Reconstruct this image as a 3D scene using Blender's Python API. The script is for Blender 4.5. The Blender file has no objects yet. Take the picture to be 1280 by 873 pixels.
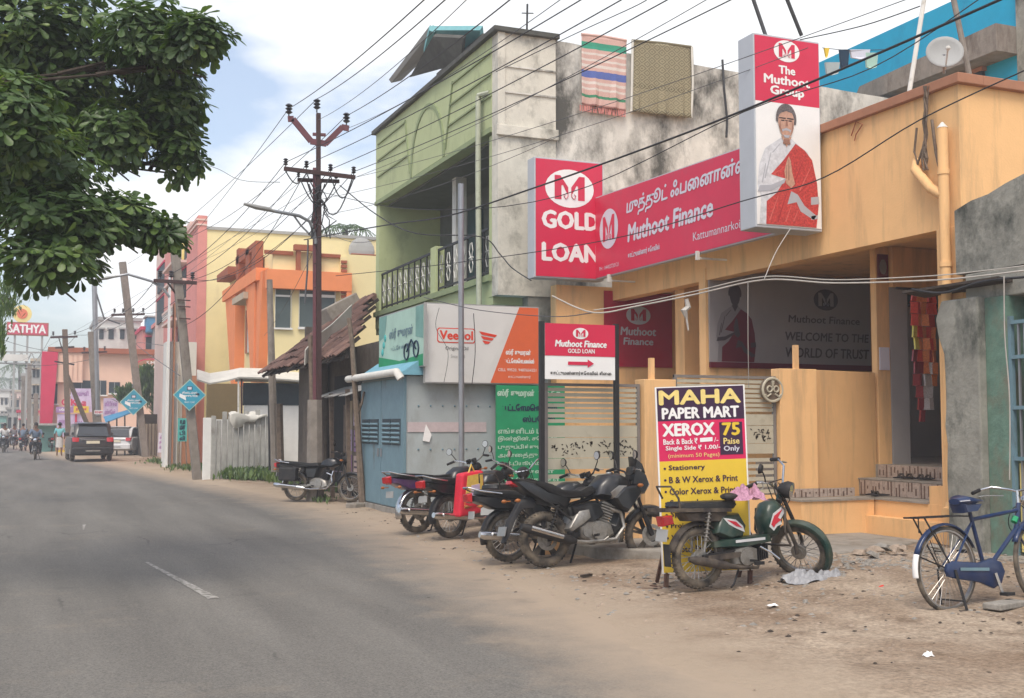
import bpy, bmesh, math, random
from mathutils import Vector, Matrix, noise
R = math.radians
rnd = random.Random(7)
S = bpy.context.scene
COL = S.collection

# ---------------------------------------------------------------- camera, sky, sun, exposure
F, CX, CY, H = 1450.0, 640.0, 436.5, 1.55
PH = math.atan((533 - CY) / F)
TH = math.atan(600 * math.cos(PH) / F)
cam_data = bpy.data.cameras.new('camera')
cam = bpy.data.objects.new('camera', cam_data); COL.objects.link(cam)
cam_data.sensor_width = 36; cam_data.lens = F / 1280 * 36
cam_data.clip_start = 0.1; cam_data.clip_end = 2500
cam.location = (0, 0, H)
cam.rotation_euler = (R(90) + PH, 0, -TH)
S.camera = cam
S.view_settings.view_transform = 'Standard'; S.view_settings.look = 'None'
S.view_settings.exposure = 0.60; S.view_settings.gamma = 1
S.cycles.max_bounces = 6; S.cycles.diffuse_bounces = 3; S.cycles.glossy_bounces = 3
S.cycles.volume_bounces = 0; S.cycles.transparent_max_bounces = 8

SUN_EL, SUN_AZ = R(58), R(215)          # azimuth clockwise from +Y
wd = bpy.data.worlds.new('World'); S.world = wd; wd.use_nodes = True
nt = wd.node_tree; N = nt.nodes; L = nt.links
N.clear()
sky = N.new('ShaderNodeTexSky'); sky.sky_type = 'NISHITA'; sky.sun_disc = False
sky.sun_elevation = SUN_EL; sky.sun_rotation = SUN_AZ; sky.air_density = 1.0; sky.dust_density = 3.0
bg = N.new('ShaderNodeBackground'); bg.inputs[1].default_value = 0.15
L.new(sky.outputs[0], bg.inputs[0])
tc = N.new('ShaderNodeTexCoord')
mp = N.new('ShaderNodeMapping'); mp.inputs['Scale'].default_value = (1.0, 1.0, 2.3); mp.inputs['Location'].default_value = (0.35, 0.1, 0.33)
L.new(tc.outputs['Generated'], mp.inputs[0])
n1 = N.new('ShaderNodeTexNoise'); n1.inputs['Scale'].default_value = 2.9; n1.inputs['Detail'].default_value = 7; n1.inputs['Roughness'].default_value = 0.52
L.new(mp.outputs[0], n1.inputs['Vector'])
# thicker cloud towards the right of the view (east side of the dome) and low down
sep = N.new('ShaderNodeSeparateXYZ'); L.new(tc.outputs['Generated'], sep.inputs[0])
mx = N.new('ShaderNodeMath'); mx.operation = 'MULTIPLY_ADD'; mx.inputs[1].default_value = 0.42; L.new(sep.outputs[0], mx.inputs[0]); L.new(n1.outputs[0], mx.inputs[2])
mz = N.new('ShaderNodeMath'); mz.operation = 'MULTIPLY_ADD'; mz.inputs[1].default_value = -0.30; L.new(sep.outputs[2], mz.inputs[0]); L.new(mx.outputs[0], mz.inputs[2])
cr = N.new('ShaderNodeValToRGB'); cr.color_ramp.elements[0].position = 0.43; cr.color_ramp.elements[1].position = 0.53
cr.color_ramp.elements[0].color = (0.22, 0.22, 0.22, 1); cr.color_ramp.elements[1].color = (1, 1, 1, 1)
L.new(mz.outputs[0], cr.inputs[0])
n2 = N.new('ShaderNodeTexNoise'); n2.inputs['Scale'].default_value = 4.5; n2.inputs['Detail'].default_value = 5
L.new(mp.outputs[0], n2.inputs['Vector'])
cc = N.new('ShaderNodeValToRGB'); cc.color_ramp.elements[0].position = 0.35; cc.color_ramp.elements[1].position = 0.68
cc.color_ramp.elements[0].color = (0.85, 0.88, 0.91, 1); cc.color_ramp.elements[1].color = (1.0, 0.99, 0.98, 1)
L.new(n2.outputs[0], cc.inputs[0])
bgc = N.new('ShaderNodeBackground'); bgc.inputs[1].default_value = 0.86; L.new(cc.outputs[0], bgc.inputs[0])
ms = N.new('ShaderNodeMixShader'); L.new(cr.outputs[0], ms.inputs[0]); L.new(bg.outputs[0], ms.inputs[1]); L.new(bgc.outputs[0], ms.inputs[2])
wo = N.new('ShaderNodeOutputWorld'); L.new(ms.outputs[0], wo.inputs[0])

sd = bpy.data.lights.new('sun', 'SUN'); sd.energy = 1.5; sd.angle = R(26); sd.color = (1.0, 0.93, 0.82)
so = bpy.data.objects.new('sun', sd); COL.objects.link(so)
sv = Vector((math.sin(SUN_AZ) * math.cos(SUN_EL), math.cos(SUN_AZ) * math.cos(SUN_EL), math.sin(SUN_EL)))
so.rotation_euler = sv.to_track_quat('Z', 'Y').to_euler(); so.location = (0, 0, 30)

# ---------------------------------------------------------------- survey: a pixel of the photo -> a point on a real plane
_fw = Vector((math.sin(TH) * math.cos(PH), math.cos(TH) * math.cos(PH), math.sin(PH)))
_rt = Vector((math.cos(TH), -math.sin(TH), 0)); _up = _rt.cross(_fw)
def at(px, py, X=None, Y=None, Z=None, d=None):
    r = _fw + _rt * ((px - CX) / F) - _up * ((py - CY) / F)
    if d is not None: t = d
    elif X is not None: t = X / r.x
    elif Y is not None: t = Y / r.y
    else: t = (Z - H) / r.z
    return Vector((0, 0, H)) + r * t

# ---------------------------------------------------------------- materials
def s2l(c):
    return tuple(((v / 255) / 12.92 if v / 255 <= 0.04045 else ((v / 255 + 0.055) / 1.055) ** 2.4) for v in c)
MATS = {}
def mat(name, c, rough=0.8, var=0.12, scale=6.0, bump=0.0, bscale=40.0, metal=0.0, stain=None, stain_amt=0.5, stain_scale=1.2, streak=1.0, spec=0.3, alpha=None, trans=0.0, coat=0.0, dust=0.0, detail=6):
    if name in MATS: return MATS[name]
    m = bpy.data.materials.new(name); m.use_nodes = True
    t = m.node_tree; n = t.nodes; l = t.links; b = n['Principled BSDF']
    b.inputs['Roughness'].default_value = rough; b.inputs['Metallic'].default_value = metal
    b.inputs['Specular IOR Level'].default_value = spec
    if coat: b.inputs['Coat Weight'].default_value = coat; b.inputs['Coat Roughness'].default_value = 0.08
    if trans: b.inputs['Transmission Weight'].default_value = trans
    geo = n.new('ShaderNodeNewGeometry')
    vec = geo.outputs['Position']
    oi = n.new('ShaderNodeObjectInfo')
    no = n.new('ShaderNodeTexNoise'); no.inputs['Scale'].default_value = scale; no.inputs['Detail'].default_value = detail; no.inputs['Roughness'].default_value = 0.65
    l.new(vec, no.inputs['Vector'])
    mr = n.new('ShaderNodeMapRange'); mr.inputs[1].default_value = 0.3; mr.inputs[2].default_value = 0.7
    mr.inputs[3].default_value = 1 - var; mr.inputs[4].default_value = 1 + var
    l.new(no.outputs[0], mr.inputs[0])
    rgb = n.new('ShaderNodeRGB'); rgb.outputs[0].default_value = (*c, 1)
    mu = n.new('ShaderNodeVectorMath'); mu.operation = 'SCALE'; l.new(rgb.outputs[0], mu.inputs[0]); l.new(mr.outputs[0], mu.inputs['Scale'])
    out = mu.outputs[0]
    if stain is not None:
        mp_ = n.new('ShaderNodeMapping'); mp_.inputs['Scale'].default_value = (1, 1, streak); l.new(vec, mp_.inputs[0])
        ns = n.new('ShaderNodeTexNoise'); ns.inputs['Scale'].default_value = stain_scale; ns.inputs['Detail'].default_value = 9; ns.inputs['Roughness'].default_value = 0.7
        l.new(mp_.outputs[0], ns.inputs['Vector'])
        r2 = n.new('ShaderNodeMapRange'); r2.inputs[1].default_value = 0.68 - 0.36 * stain_amt; r2.inputs[2].default_value = 0.86 - 0.36 * stain_amt
        l.new(ns.outputs[0], r2.inputs[0])
        mi = n.new('ShaderNodeMix'); mi.data_type = 'RGBA'; l.new(r2.outputs[0], mi.inputs['Factor'])
        l.new(out, mi.inputs['A']); mi.inputs['B'].default_value = (*stain, 1); out = mi.outputs['Result']
    if dust:
        nd = n.new('ShaderNodeTexNoise'); nd.inputs['Scale'].default_value = 9; nd.inputs['Detail'].default_value = 6; l.new(vec, nd.inputs['Vector'])
        r3 = n.new('ShaderNodeMapRange'); r3.inputs[1].default_value = 0.35; r3.inputs[2].default_value = 0.75; r3.inputs[4].default_value = dust; l.new(nd.outputs[0], r3.inputs[0])
        mi = n.new('ShaderNodeMix'); mi.data_type = 'RGBA'; l.new(r3.outputs[0], mi.inputs['Factor'])
        l.new(out, mi.inputs['A']); mi.inputs['B'].default_value = (0.30, 0.24, 0.17, 1); out = mi.outputs['Result']
    l.new(out, b.inputs['Base Color'])
    if bump:
        nb = n.new('ShaderNodeTexNoise'); nb.inputs['Scale'].default_value = bscale; nb.inputs['Detail'].default_value = 5; l.new(vec, nb.inputs['Vector'])
        bp = n.new('ShaderNodeBump'); bp.inputs['Strength'].default_value = bump; bp.inputs['Distance'].default_value = 0.02; l.new(nb.outputs[0], bp.inputs['Height'])
        l.new(bp.outputs[0], b.inputs['Normal'])
    MATS[name] = m
    return m
def M(name): return MATS[name]

# ---------------------------------------------------------------- mesh builder
OFF = {}
class MB:
    def __init__(s): s.v = []; s.f = []
    def add(s, vs, fs):
        k = len(s.v); s.v += [Vector(p) for p in vs]; s.f += [tuple(i + k for i in f) for f in fs]; return s
    def box(s, a, b):
        x0, y0, z0 = a; x1, y1, z1 = b
        return s.add([(x0,y0,z0),(x1,y0,z0),(x1,y1,z0),(x0,y1,z0),(x0,y0,z1),(x1,y0,z1),(x1,y1,z1),(x0,y1,z1)],
                     [(0,3,2,1),(4,5,6,7),(0,1,5,4),(1,2,6,5),(2,3,7,6),(3,0,4,7)])
    def obox(s, c, size, rot=None):
        m = Matrix.Rotation(rot, 3, 'Z') if isinstance(rot, (int, float)) else (rot or Matrix.Identity(3))
        h = Vector(size) / 2; c = Vector(c); vs = []
        for z in (-1, 1):
            for x, y in ((-1,-1),(1,-1),(1,1),(-1,1)): vs.append(c + m @ Vector((x*h.x, y*h.y, z*h.z)))
        return s.add(vs, [(0,3,2,1),(4,5,6,7),(0,1,5,4),(1,2,6,5),(2,3,7,6),(3,0,4,7)])
    def bar(s, p, q, w, h=None, upv=(0,0,1)):
        p = Vector(p); q = Vector(q); h = h or w; d = (q - p); ln = d.length or 1e-4; d = d / ln
        u = Vector(upv)
        if abs(d.dot(u)) > 0.98: u = Vector((1,0,0))
        x = d.cross(u).normalized(); z = x.cross(d)
        vs = []
        for e in (p, q):
            for a, b in ((-1,-1),(1,-1),(1,1),(-1,1)): vs.append(e + x*(a*w/2) + z*(b*h/2))
        return s.add(vs, [(0,1,2,3),(7,6,5,4),(0,4,5,1),(1,5,6,2),(2,6,7,3),(3,7,4,0)])
    def tube(s, pts, r, n=8, cap=True, flat=1.0):
        pts = [Vector(p) for p in pts]; k = len(pts)
        rs = r if isinstance(r, (list, tuple)) else [r] * k
        prev = None; rings = []
        for i, p in enumerate(pts):
            d = (pts[min(i+1, k-1)] - pts[max(i-1, 0)])
            if d.length < 1e-6: d = Vector((0,0,1))
            d.normalize()
            if prev is None:
                a = Vector((0,0,1)) if abs(d.z) < 0.9 else Vector((1,0,0))
                x = d.cross(a).normalized()
            else:
                x = (prev - d * prev.dot(d))
                x = x.normalized() if x.length > 1e-6 else d.orthogonal().normalized()
            prev = x; y = d.cross(x)
            rings.append([p + (x*math.cos(2*math.pi*j/n) + y*math.sin(2*math.pi*j/n)*flat) * rs[i] for j in range(n)])
        vs = [v for rg in rings for v in rg]; fs = []
        for i in range(k-1):
            for j in range(n): fs.append((i*n+j, i*n+(j+1)%n, (i+1)*n+(j+1)%n, (i+1)*n+j))
        if cap: fs.append(tuple(reversed(range(n)))); fs.append(tuple((k-1)*n + j for j in range(n)))
        return s.add(vs, fs)
    def cyl(s, p, q, r, n=12, r2=None): return s.tube([p, q], [r, r if r2 is None else r2], n)
    def torus(s, c, axis, R_, r, n=28, m=8, flat=1.0, a0=0, a1=2*math.pi):
        c = Vector(c); ax = Vector(axis).normalized(); u = ax.orthogonal().normalized()
        if abs(ax.y) > 0.5: u = Vector((1,0,0)); u = (u - ax*u.dot(ax)).normalized()
        w = ax.cross(u); full = abs(a1-a0) > 6.28; k = n if full else n+1; vs = []
        for i in range(k):
            a = a0 + (a1-a0)*i/n; d = u*math.cos(a) + w*math.sin(a)
            for j in range(m):
                b = 2*math.pi*j/m; vs.append(c + d*(R_ + r*math.cos(b)) + ax*(r*math.sin(b)*flat))
        fs = []
        for i in range(n):
            for j in range(m):
                i2 = (i+1) % k if full else i+1
                fs.append((i*m+j, i2*m+j, i2*m+(j+1)%m, i*m+(j+1)%m))
        return s.add(vs, fs)
    def prism(s, poly, o, u, v, n, t0, t1):
        """poly [(a,b)] in plane o + a*u + b*v, thickness along n from t0 to t1"""
        o, u, v, n = Vector(o), Vector(u), Vector(v), Vector(n); k = len(poly)
        vs = [o + u*a + v*b + n*t0 for a, b in poly] + [o + u*a + v*b + n*t1 for a, b in poly]
        fs = [tuple(range(k)), tuple(reversed(range(k, 2*k)))] + [(i, i+k, (i+1)%k+k, (i+1)%k) for i in range(k)]
        return s.add(vs, fs)
    def prof(s, poly, hw, y0=0.0, inset=0.8, edge=0.3):
        """side profile in x,z pillowed to half width hw along y"""
        k = len(poly); cx = sum(p[0] for p in poly)/k; cz = sum(p[1] for p in poly)/k; vs = []
        for y, sc in ((-hw, inset), (-hw*(1-edge*.45), 1-(1-inset)*.35), (-hw*(1-edge), 1), (hw*(1-edge), 1), (hw*(1-edge*.45), 1-(1-inset)*.35), (hw, inset)):
            vs += [(cx+(x-cx)*sc, y0+y, cz+(z-cz)*sc) for x, z in poly]
        fs = [tuple(range(k)), tuple(reversed(range(5*k, 6*k)))]
        for r in range(5):
            for i in range(k): fs.append((r*k+i, (r+1)*k+i, (r+1)*k+(i+1)%k, r*k+(i+1)%k))
        return s.add(vs, fs)
    def ball(s, c, r, n=10, m=7, sc=(1,1,1)):
        vs = []; c = Vector(c)
        for i in range(m+1):
            t = math.pi*i/m
            for j in range(n):
                a = 2*math.pi*j/n; vs.append(c + Vector((r*sc[0]*math.sin(t)*math.cos(a), r*sc[1]*math.sin(t)*math.sin(a), r*sc[2]*math.cos(t))))
        fs = [(i*n+j, (i+1)*n+j, (i+1)*n+(j+1)%n, i*n+(j+1)%n) for i in range(m) for j in range(n)]
        return s.add(vs, fs)
    def build(s, name, m, parent=None, smooth=False, bevel=0.0, label=None, cat=None, group=None, kind=None, loc=None, fix=True, attr=None):
        off = OFF.get(parent.name, Vector()) if parent is not None else None
        if parent is None:
            if loc is None:
                xs = [v.x for v in s.v]; ys = [v.y for v in s.v]; zs = [v.z for v in s.v]
                loc = Vector(((min(xs)+max(xs))/2, (min(ys)+max(ys))/2, min(zs))) if kind != 'structure' else Vector()
            off = Vector(loc)
        me = bpy.data.meshes.new(name); me.from_pydata([v - off for v in s.v], [], s.f)
        if fix:
            b = bmesh.new(); b.from_mesh(me); bmesh.ops.recalc_face_normals(b, faces=b.faces); b.to_mesh(me); b.free()
        if smooth:
            me.polygons.foreach_set('use_smooth', [True]*len(me.polygons))
            try: me.set_sharp_from_angle(angle=R(smooth if smooth is not True else 45))
            except Exception: pass
        if m is not None: me.materials.append(m if not isinstance(m, str) else MATS[m])
        o = bpy.data.objects.new(name, me); COL.objects.link(o)
        if parent is not None: o.parent = parent; OFF[o.name] = off
        else: o.location = off; OFF[o.name] = off
        if bevel:
            md = o.modifiers.new('bevel', 'BEVEL'); md.width = bevel; md.segments = 2; md.limit_method = 'ANGLE'; md.angle_limit = R(35)
        tag(o, label, cat, group, kind)
        return o
def tag(o, label=None, cat=None, group=None, kind=None):
    if label: o['label'] = label
    if cat: o['category'] = cat
    if group: o['group'] = group
    if kind: o['kind'] = kind
    return o
def thing(name, label, cat, loc=(0,0,0), rz=0.0, group=None, world=False, rot=None):
    o = bpy.data.objects.new(name, None); COL.objects.link(o); o.empty_display_size = 0.2
    o.location = loc; o.rotation_euler = rot if rot else (0, 0, rz)
    OFF[o.name] = Vector(loc) if world else Vector()
    return tag(o, label, cat, group)
def clone(o, parent=None, label=None, group=None):
    c = o.copy(); COL.objects.link(c)
    if parent is not None: c.parent = parent
    OFF[c.name] = OFF.get(o.name, Vector())
    if label: c['label'] = label
    if group: c['group'] = group
    for ch in list(o.children): clone(ch, c)
    return c
def shared(name, me, parent, loc, rot=None, scale=None, sm=None):
    o = bpy.data.objects.new(name, me); COL.objects.link(o); o.parent = parent
    o.location = Vector(loc) - OFF.get(parent.name, Vector())
    if rot is not None: o.rotation_euler = rot
    if scale is not None: o.scale = scale
    return o

# boards: flat print placed on real panels
class Board:
    def __init__(s, o, u, n, v=(0,0,1)):
        s.o = Vector(o); s.u = Vector(u).normalized(); s.n = Vector(n).normalized(); s.v = Vector(v).normalized()
    def pt(s, a, b, c=0.0): return s.o + s.u*a + s.v*b + s.n*c
    def panel(s, a0, b0, a1, b1, t0, t1, name, m, parent=None, **k):
        return MB().prism([(a0,b0),(a1,b0),(a1,b1),(a0,b1)], s.o, s.u, s.v, s.n, t0, t1).build(name, m, parent, **k)
    def poly(s, polys, c, name, m, parent, **k):
        mb = MB()
        for p in polys: mb.add([s.pt(a, b, c) for a, b in p], [tuple(range(len(p)))])
        return mb.build(name, m, parent, fix=False, **k)
    def ell(s, a, b, ra, rb, n=28, t=0.0):
        return [(a + ra*math.cos(2*math.pi*i/n), b + rb*math.sin(2*math.pi*i/n)) for i in range(n)]
    def text(s, body, a0, b0, a1, b1, c, m, parent, name='lettering', bold=0.0, shear=0.0, keep=False, wig=0.0):
        cu = bpy.data.curves.new('text', 'FONT'); cu.body = body; cu.resolution_u = 2
        to = bpy.data.objects.new('text', cu); COL.objects.link(to)
        dg = bpy.context.evaluated_depsgraph_get(); dg.update()
        me0 = to.evaluated_get(dg).to_mesh(); vs = [v.co.copy() for v in me0.vertices]; fs = [tuple(p.vertices) for p in me0.polygons]
        to.evaluated_get(dg).to_mesh_clear(); bpy.data.objects.remove(to); bpy.data.curves.remove(cu)
        if not vs: return None
        x0 = min(v.x for v in vs); x1 = max(v.x for v in vs); y0 = min(v.y for v in vs); y1 = max(v.y for v in vs)
        sy = (b1-b0)/(y1-y0); sx = (a1-a0 - shear*(b1-b0))/(x1-x0)
        if keep: sx = min(sx, sy); 
        mb = MB(); h = b1-b0
        shifts = [(0,0)] if not bold else [(-bold*h,0),(bold*h,0),(0,bold*h*.7),(0,-bold*h*.7)]
        for k, (dx, dy) in enumerate(shifts):
            pts = []
            for v in vs:
                b = (v.y-y0)*sy; a = a0 + (v.x-x0)*sx + shear*b
                pts.append(s.pt(a+dx, b0+b+dy, c + 0.0004*k))
            mb.add(pts, fs)
        return mb.build(name, m, parent, fix=False)

# ---------------------------------------------------------------- material table
mat('yellow_paint', (0.79,0.48,0.225), 0.85, 0.07, 1.2, 0.12, 35, stain=(0.56,0.355,0.18), stain_amt=0.50, stain_scale=3.2, streak=0.13, spec=0.2)
mat('brown_moulding', (0.36,0.17,0.10), 0.8, 0.1)
mat('cream_paint', (0.78,0.66,0.36), 0.8, 0.05, 1.5, stain=(0.55,0.45,0.28), stain_amt=0.22, stain_scale=0.5, streak=0.4)
mat('orange_paint', (0.78,0.26,0.105), 0.75, 0.06, 2)
mat('rust_paint', (0.33,0.10,0.05), 0.8, 0.12, 3)
mat('green_paint', (0.42,0.47,0.255), 0.8, 0.07, 2, 0.05, 40, stain=(0.26,0.29,0.17), stain_amt=0.35, stain_scale=1.3, streak=0.5)
mat('green_trim', (0.25,0.30,0.16), 0.8, 0.1, 4)
mat('dark_coping', (0.085,0.085,0.075), 0.9, 0.25, 5, 0.3, 30)
mat('whitewash', (0.60,0.57,0.49), 0.9, 0.12, 3.5, 0.25, 30, stain=(0.19,0.18,0.15), stain_amt=0.5, stain_scale=1.3, streak=0.7)
mat('mould_wall', (0.60,0.575,0.52), 0.92, 0.18, 2.0, 0.3, 28, stain=(0.085,0.082,0.072), stain_amt=0.68, stain_scale=0.9, streak=0.55)
mat('old_concrete', (0.27,0.262,0.225), 0.92, 0.25, 3.0, 0.45, 20, stain=(0.06,0.065,0.055), stain_amt=0.52, stain_scale=1.8, streak=0.6)
mat('concrete', (0.28,0.255,0.22), 0.9, 0.18, 4, 0.25, 45, stain=(0.16,0.13,0.10), stain_amt=0.45, stain_scale=2.2)
mat('pole_concrete', (0.23,0.20,0.17), 0.9, 0.2, 5, 0.3, 30, stain=(0.11,0.08,0.06), stain_amt=0.42, stain_scale=2.5, streak=0.3)
mat('teal_paint', (0.13,0.215,0.165), 0.85, 0.25, 5, 0.3, 30, stain=(0.17,0.165,0.12), stain_amt=0.55, stain_scale=3, streak=0.6)
mat('teal_trim', (0.18,0.40,0.42), 0.7, 0.1)
mat('dark_teal', (0.015,0.05,0.055), 0.5, 0.2)
mat('kiosk_metal', (0.145,0.235,0.275), 0.55, 0.1, 5, 0.03, 30, stain=(0.10,0.09,0.07), stain_amt=0.3, stain_scale=3, streak=0.4)
mat('kiosk_side', (0.36,0.40,0.40), 0.6, 0.06, 3, 0.03, 20, stain=(0.26,0.27,0.25), stain_amt=0.35, stain_scale=1.4, streak=0.4)
mat('kiosk_band', (0.50,0.42,0.42), 0.7, 0.1, 8)
mat('kiosk_roof', (0.17,0.38,0.47), 0.6, 0.1, 5)
mat('interior_shade', (0.012,0.012,0.013), 0.9, 0.2)
mat('dark_grille', (0.03,0.045,0.055), 0.6, 0.2)
mat('black_iron', (0.018,0.017,0.018), 0.55, 0.2, 20, spec=0.4)
mat('white_paint', (0.72,0.71,0.68), 0.6, 0.06, 5)
mat('pvc_white', (0.62,0.60,0.55), 0.45, 0.08, 6, stain=(0.35,0.32,0.27), stain_amt=0.3, stain_scale=5)
mat('pvc_green', (0.40,0.42,0.32), 0.55, 0.12, 5, stain=(0.25,0.25,0.19), stain_amt=0.4, stain_scale=4)
mat('steel_pole', (0.30,0.31,0.33), 0.4, 0.1, 5, metal=0.5)
mat('red_iron', (0.060,0.030,0.028), 0.7, 0.2, 8)
mat('red_iron_light', (0.15,0.055,0.065), 0.7, 0.15, 8)
mat('insulator', (0.035,0.03,0.035), 0.3, 0.1, spec=0.6)
mat('wire', (0.035,0.035,0.038), 0.6, 0.1)
mat('wire_grey', (0.09,0.09,0.095), 0.6, 0.1)
mat('wire_white', (0.42,0.39,0.35), 0.6, 0.15)
mat('sign_red', (0.60,0.018,0.065), 0.4, 0.05, 3, spec=0.4, stain=(0.50,0.045,0.085), stain_amt=0.3, stain_scale=1.2)
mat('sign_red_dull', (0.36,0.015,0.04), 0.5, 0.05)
mat('print_white', (0.80,0.79,0.77), 0.45, 0.03)
mat('print_pale', (0.62,0.61,0.68), 0.45, 0.03)
mat('print_black', (0.02,0.018,0.02), 0.5, 0.05)
mat('box_grey', (0.44,0.46,0.49), 0.45, 0.05, 3)
mat('mural_grey', (0.30,0.28,0.285), 0.35, 0.08, 2, spec=0.5)  # even dark greys for the porch board and its print
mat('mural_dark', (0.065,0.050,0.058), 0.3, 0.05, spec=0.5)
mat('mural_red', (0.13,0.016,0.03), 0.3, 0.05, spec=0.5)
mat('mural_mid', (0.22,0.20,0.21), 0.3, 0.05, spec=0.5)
mat('shawl_dark', (0.36,0.03,0.035), 0.6, 0.15, 20)
mat('shawl_light', (0.60,0.14,0.12), 0.6, 0.15, 20)
mat('skin_shade', (0.30,0.15,0.105), 0.6, 0.1, 20)
mat('print_skin', (0.50,0.29,0.21), 0.5, 0.2, 22)
mat('skin', (0.42,0.22,0.14), 0.6, 0.05)
mat('skin_dark', (0.17,0.085,0.05), 0.6, 0.05)
mat('hair', (0.015,0.012,0.012), 0.6, 0.1)
mat('hair_grey', (0.13,0.11,0.11), 0.6, 0.5, 45)
mat('print_shawl', (0.48,0.055,0.05), 0.6, 0.45, 34)
mat('print_shirt', (0.60,0.61,0.64), 0.5, 0.22, 12)
mat('print_fold', (0.40,0.41,0.45), 0.5, 0.05, 10)
mat('maha_dark', (0.045,0.018,0.05), 0.5, 0.05)
mat('maha_pink', (0.62,0.02,0.10), 0.5, 0.04)
mat('maha_yellow', (0.72,0.50,0.045), 0.5, 0.04)
mat('gold_print', (0.78,0.62,0.22), 0.5, 0.1, 12)
mat('banner_white', (0.66,0.66,0.63), 0.5, 0.04, 2, stain=(0.55,0.54,0.50), stain_amt=0.3)
mat('banner_orange', (0.66,0.13,0.045), 0.5, 0.04)
mat('veedol_red', (0.70,0.06,0.03), 0.5, 0.04)
mat('poster_green', (0.015,0.27,0.115), 0.6, 0.08, 4)
mat('poster_text', (0.42,0.60,0.48), 0.6, 0.1)
mat('poster_navy', (0.01,0.03,0.06), 0.6, 0.1)
mat('banner_teal', (0.17,0.34,0.30), 0.6, 0.15, 3)
mat('banner_mint', (0.38,0.55,0.46), 0.6, 0.1, 3)
mat('diamond_blue', (0.045,0.30,0.42), 0.5, 0.06)
mat('gate_beige', (0.46,0.42,0.32), 0.5, 0.05, 6, stain=(0.34,0.30,0.22), stain_amt=0.3, stain_scale=5)
mat('gate_frame', (0.20,0.18,0.165), 0.5, 0.1)
mat('bronze', (0.22,0.17,0.13), 0.4, 0.2, 14, metal=0.5)
mat('tile_pale', (0.40,0.32,0.27), 0.4, 0.25, 30)
mat('tile_dark', (0.145,0.095,0.075), 0.4, 0.25, 30)
mat('grey_wall', (0.36,0.34,0.33), 0.8, 0.06, 2)
mat('glass_grey', (0.085,0.11,0.115), 0.12, 0.1, 2, spec=0.6)
mat('glass_dark', (0.02,0.024,0.028), 0.08, 0.1, 2, spec=0.7)
mat('pink_paint', (0.62,0.25,0.22), 0.8, 0.08, 2, stain=(0.42,0.19,0.17), stain_amt=0.3, stain_scale=0.8, streak=0.4)
mat('pale_pink', (0.66,0.50,0.44), 0.8, 0.08, 2)
mat('peach_paint', (0.75,0.50,0.38), 0.8, 0.05, 1.2)
mat('crimson_paint', (0.55,0.03,0.085), 0.7, 0.08, 1.5)
mat('far_white', (0.62,0.61,0.57), 0.85, 0.12, 0.8, stain=(0.36,0.35,0.32), stain_amt=0.4, stain_scale=0.5, streak=0.4)
mat('far_grey', (0.33,0.33,0.32), 0.85, 0.15, 0.8)
mat('far_tan', (0.46,0.38,0.28), 0.85, 0.12, 0.8)
mat('far_blue', (0.06,0.22,0.38), 0.7, 0.1)
mat('sky_blue_wall', (0.012,0.33,0.52), 0.75, 0.07, 2.5, 0.1, 30, stain=(0.01,0.24,0.40), stain_amt=0.35, stain_scale=1.0, streak=0.4)
mat('purple_print', (0.36,0.20,0.40), 0.6, 0.3, 3)
mat('mauve_print', (0.55,0.44,0.60), 0.6, 0.2, 2.5)
mat('clay_tile', (0.115,0.062,0.048), 0.92, 0.35, 9, 0.3, 40, stain=(0.05,0.04,0.036), stain_amt=0.45, stain_scale=2.5)
mat('clay_tile_worn', (0.17,0.10,0.078), 0.92, 0.35, 9, 0.3, 40)
mat('old_wood', (0.16,0.12,0.09), 0.9, 0.3, 12, 0.3, 40)
mat('dark_wood', (0.05,0.038,0.03), 0.9, 0.3, 12, 0.3, 40)
mat('mud_wall', (0.10,0.082,0.065), 0.95, 0.3, 6, 0.4, 30)
mat('tin_sheet', (0.36,0.35,0.33), 0.6, 0.2, 6, stain=(0.20,0.13,0.09), stain_amt=0.35, stain_scale=4)
mat('canvas', (0.58,0.56,0.50), 0.85, 0.1, 4)
mat('tarp_brown', (0.20,0.15,0.075), 0.85, 0.1, 3)
mat('fence_concrete', (0.36,0.35,0.32), 0.9, 0.2, 5, 0.2, 40, stain=(0.17,0.155,0.13), stain_amt=0.5, stain_scale=2.5, streak=0.3)
mat('plastic_bag', (0.30,0.30,0.31), 0.35, 0.15, 18, 0.3, 60)
mat('red_wrapper', (0.62,0.04,0.03), 0.4, 0.15, 20)
mat('stone', (0.33,0.26,0.20), 0.95, 0.3, 14, 0.3, 50)
mat('stone_grey', (0.26,0.24,0.21), 0.95, 0.3, 14, 0.3, 50)
mat('board_cyan', (0.08,0.40,0.38), 0.6, 0.1)

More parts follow.
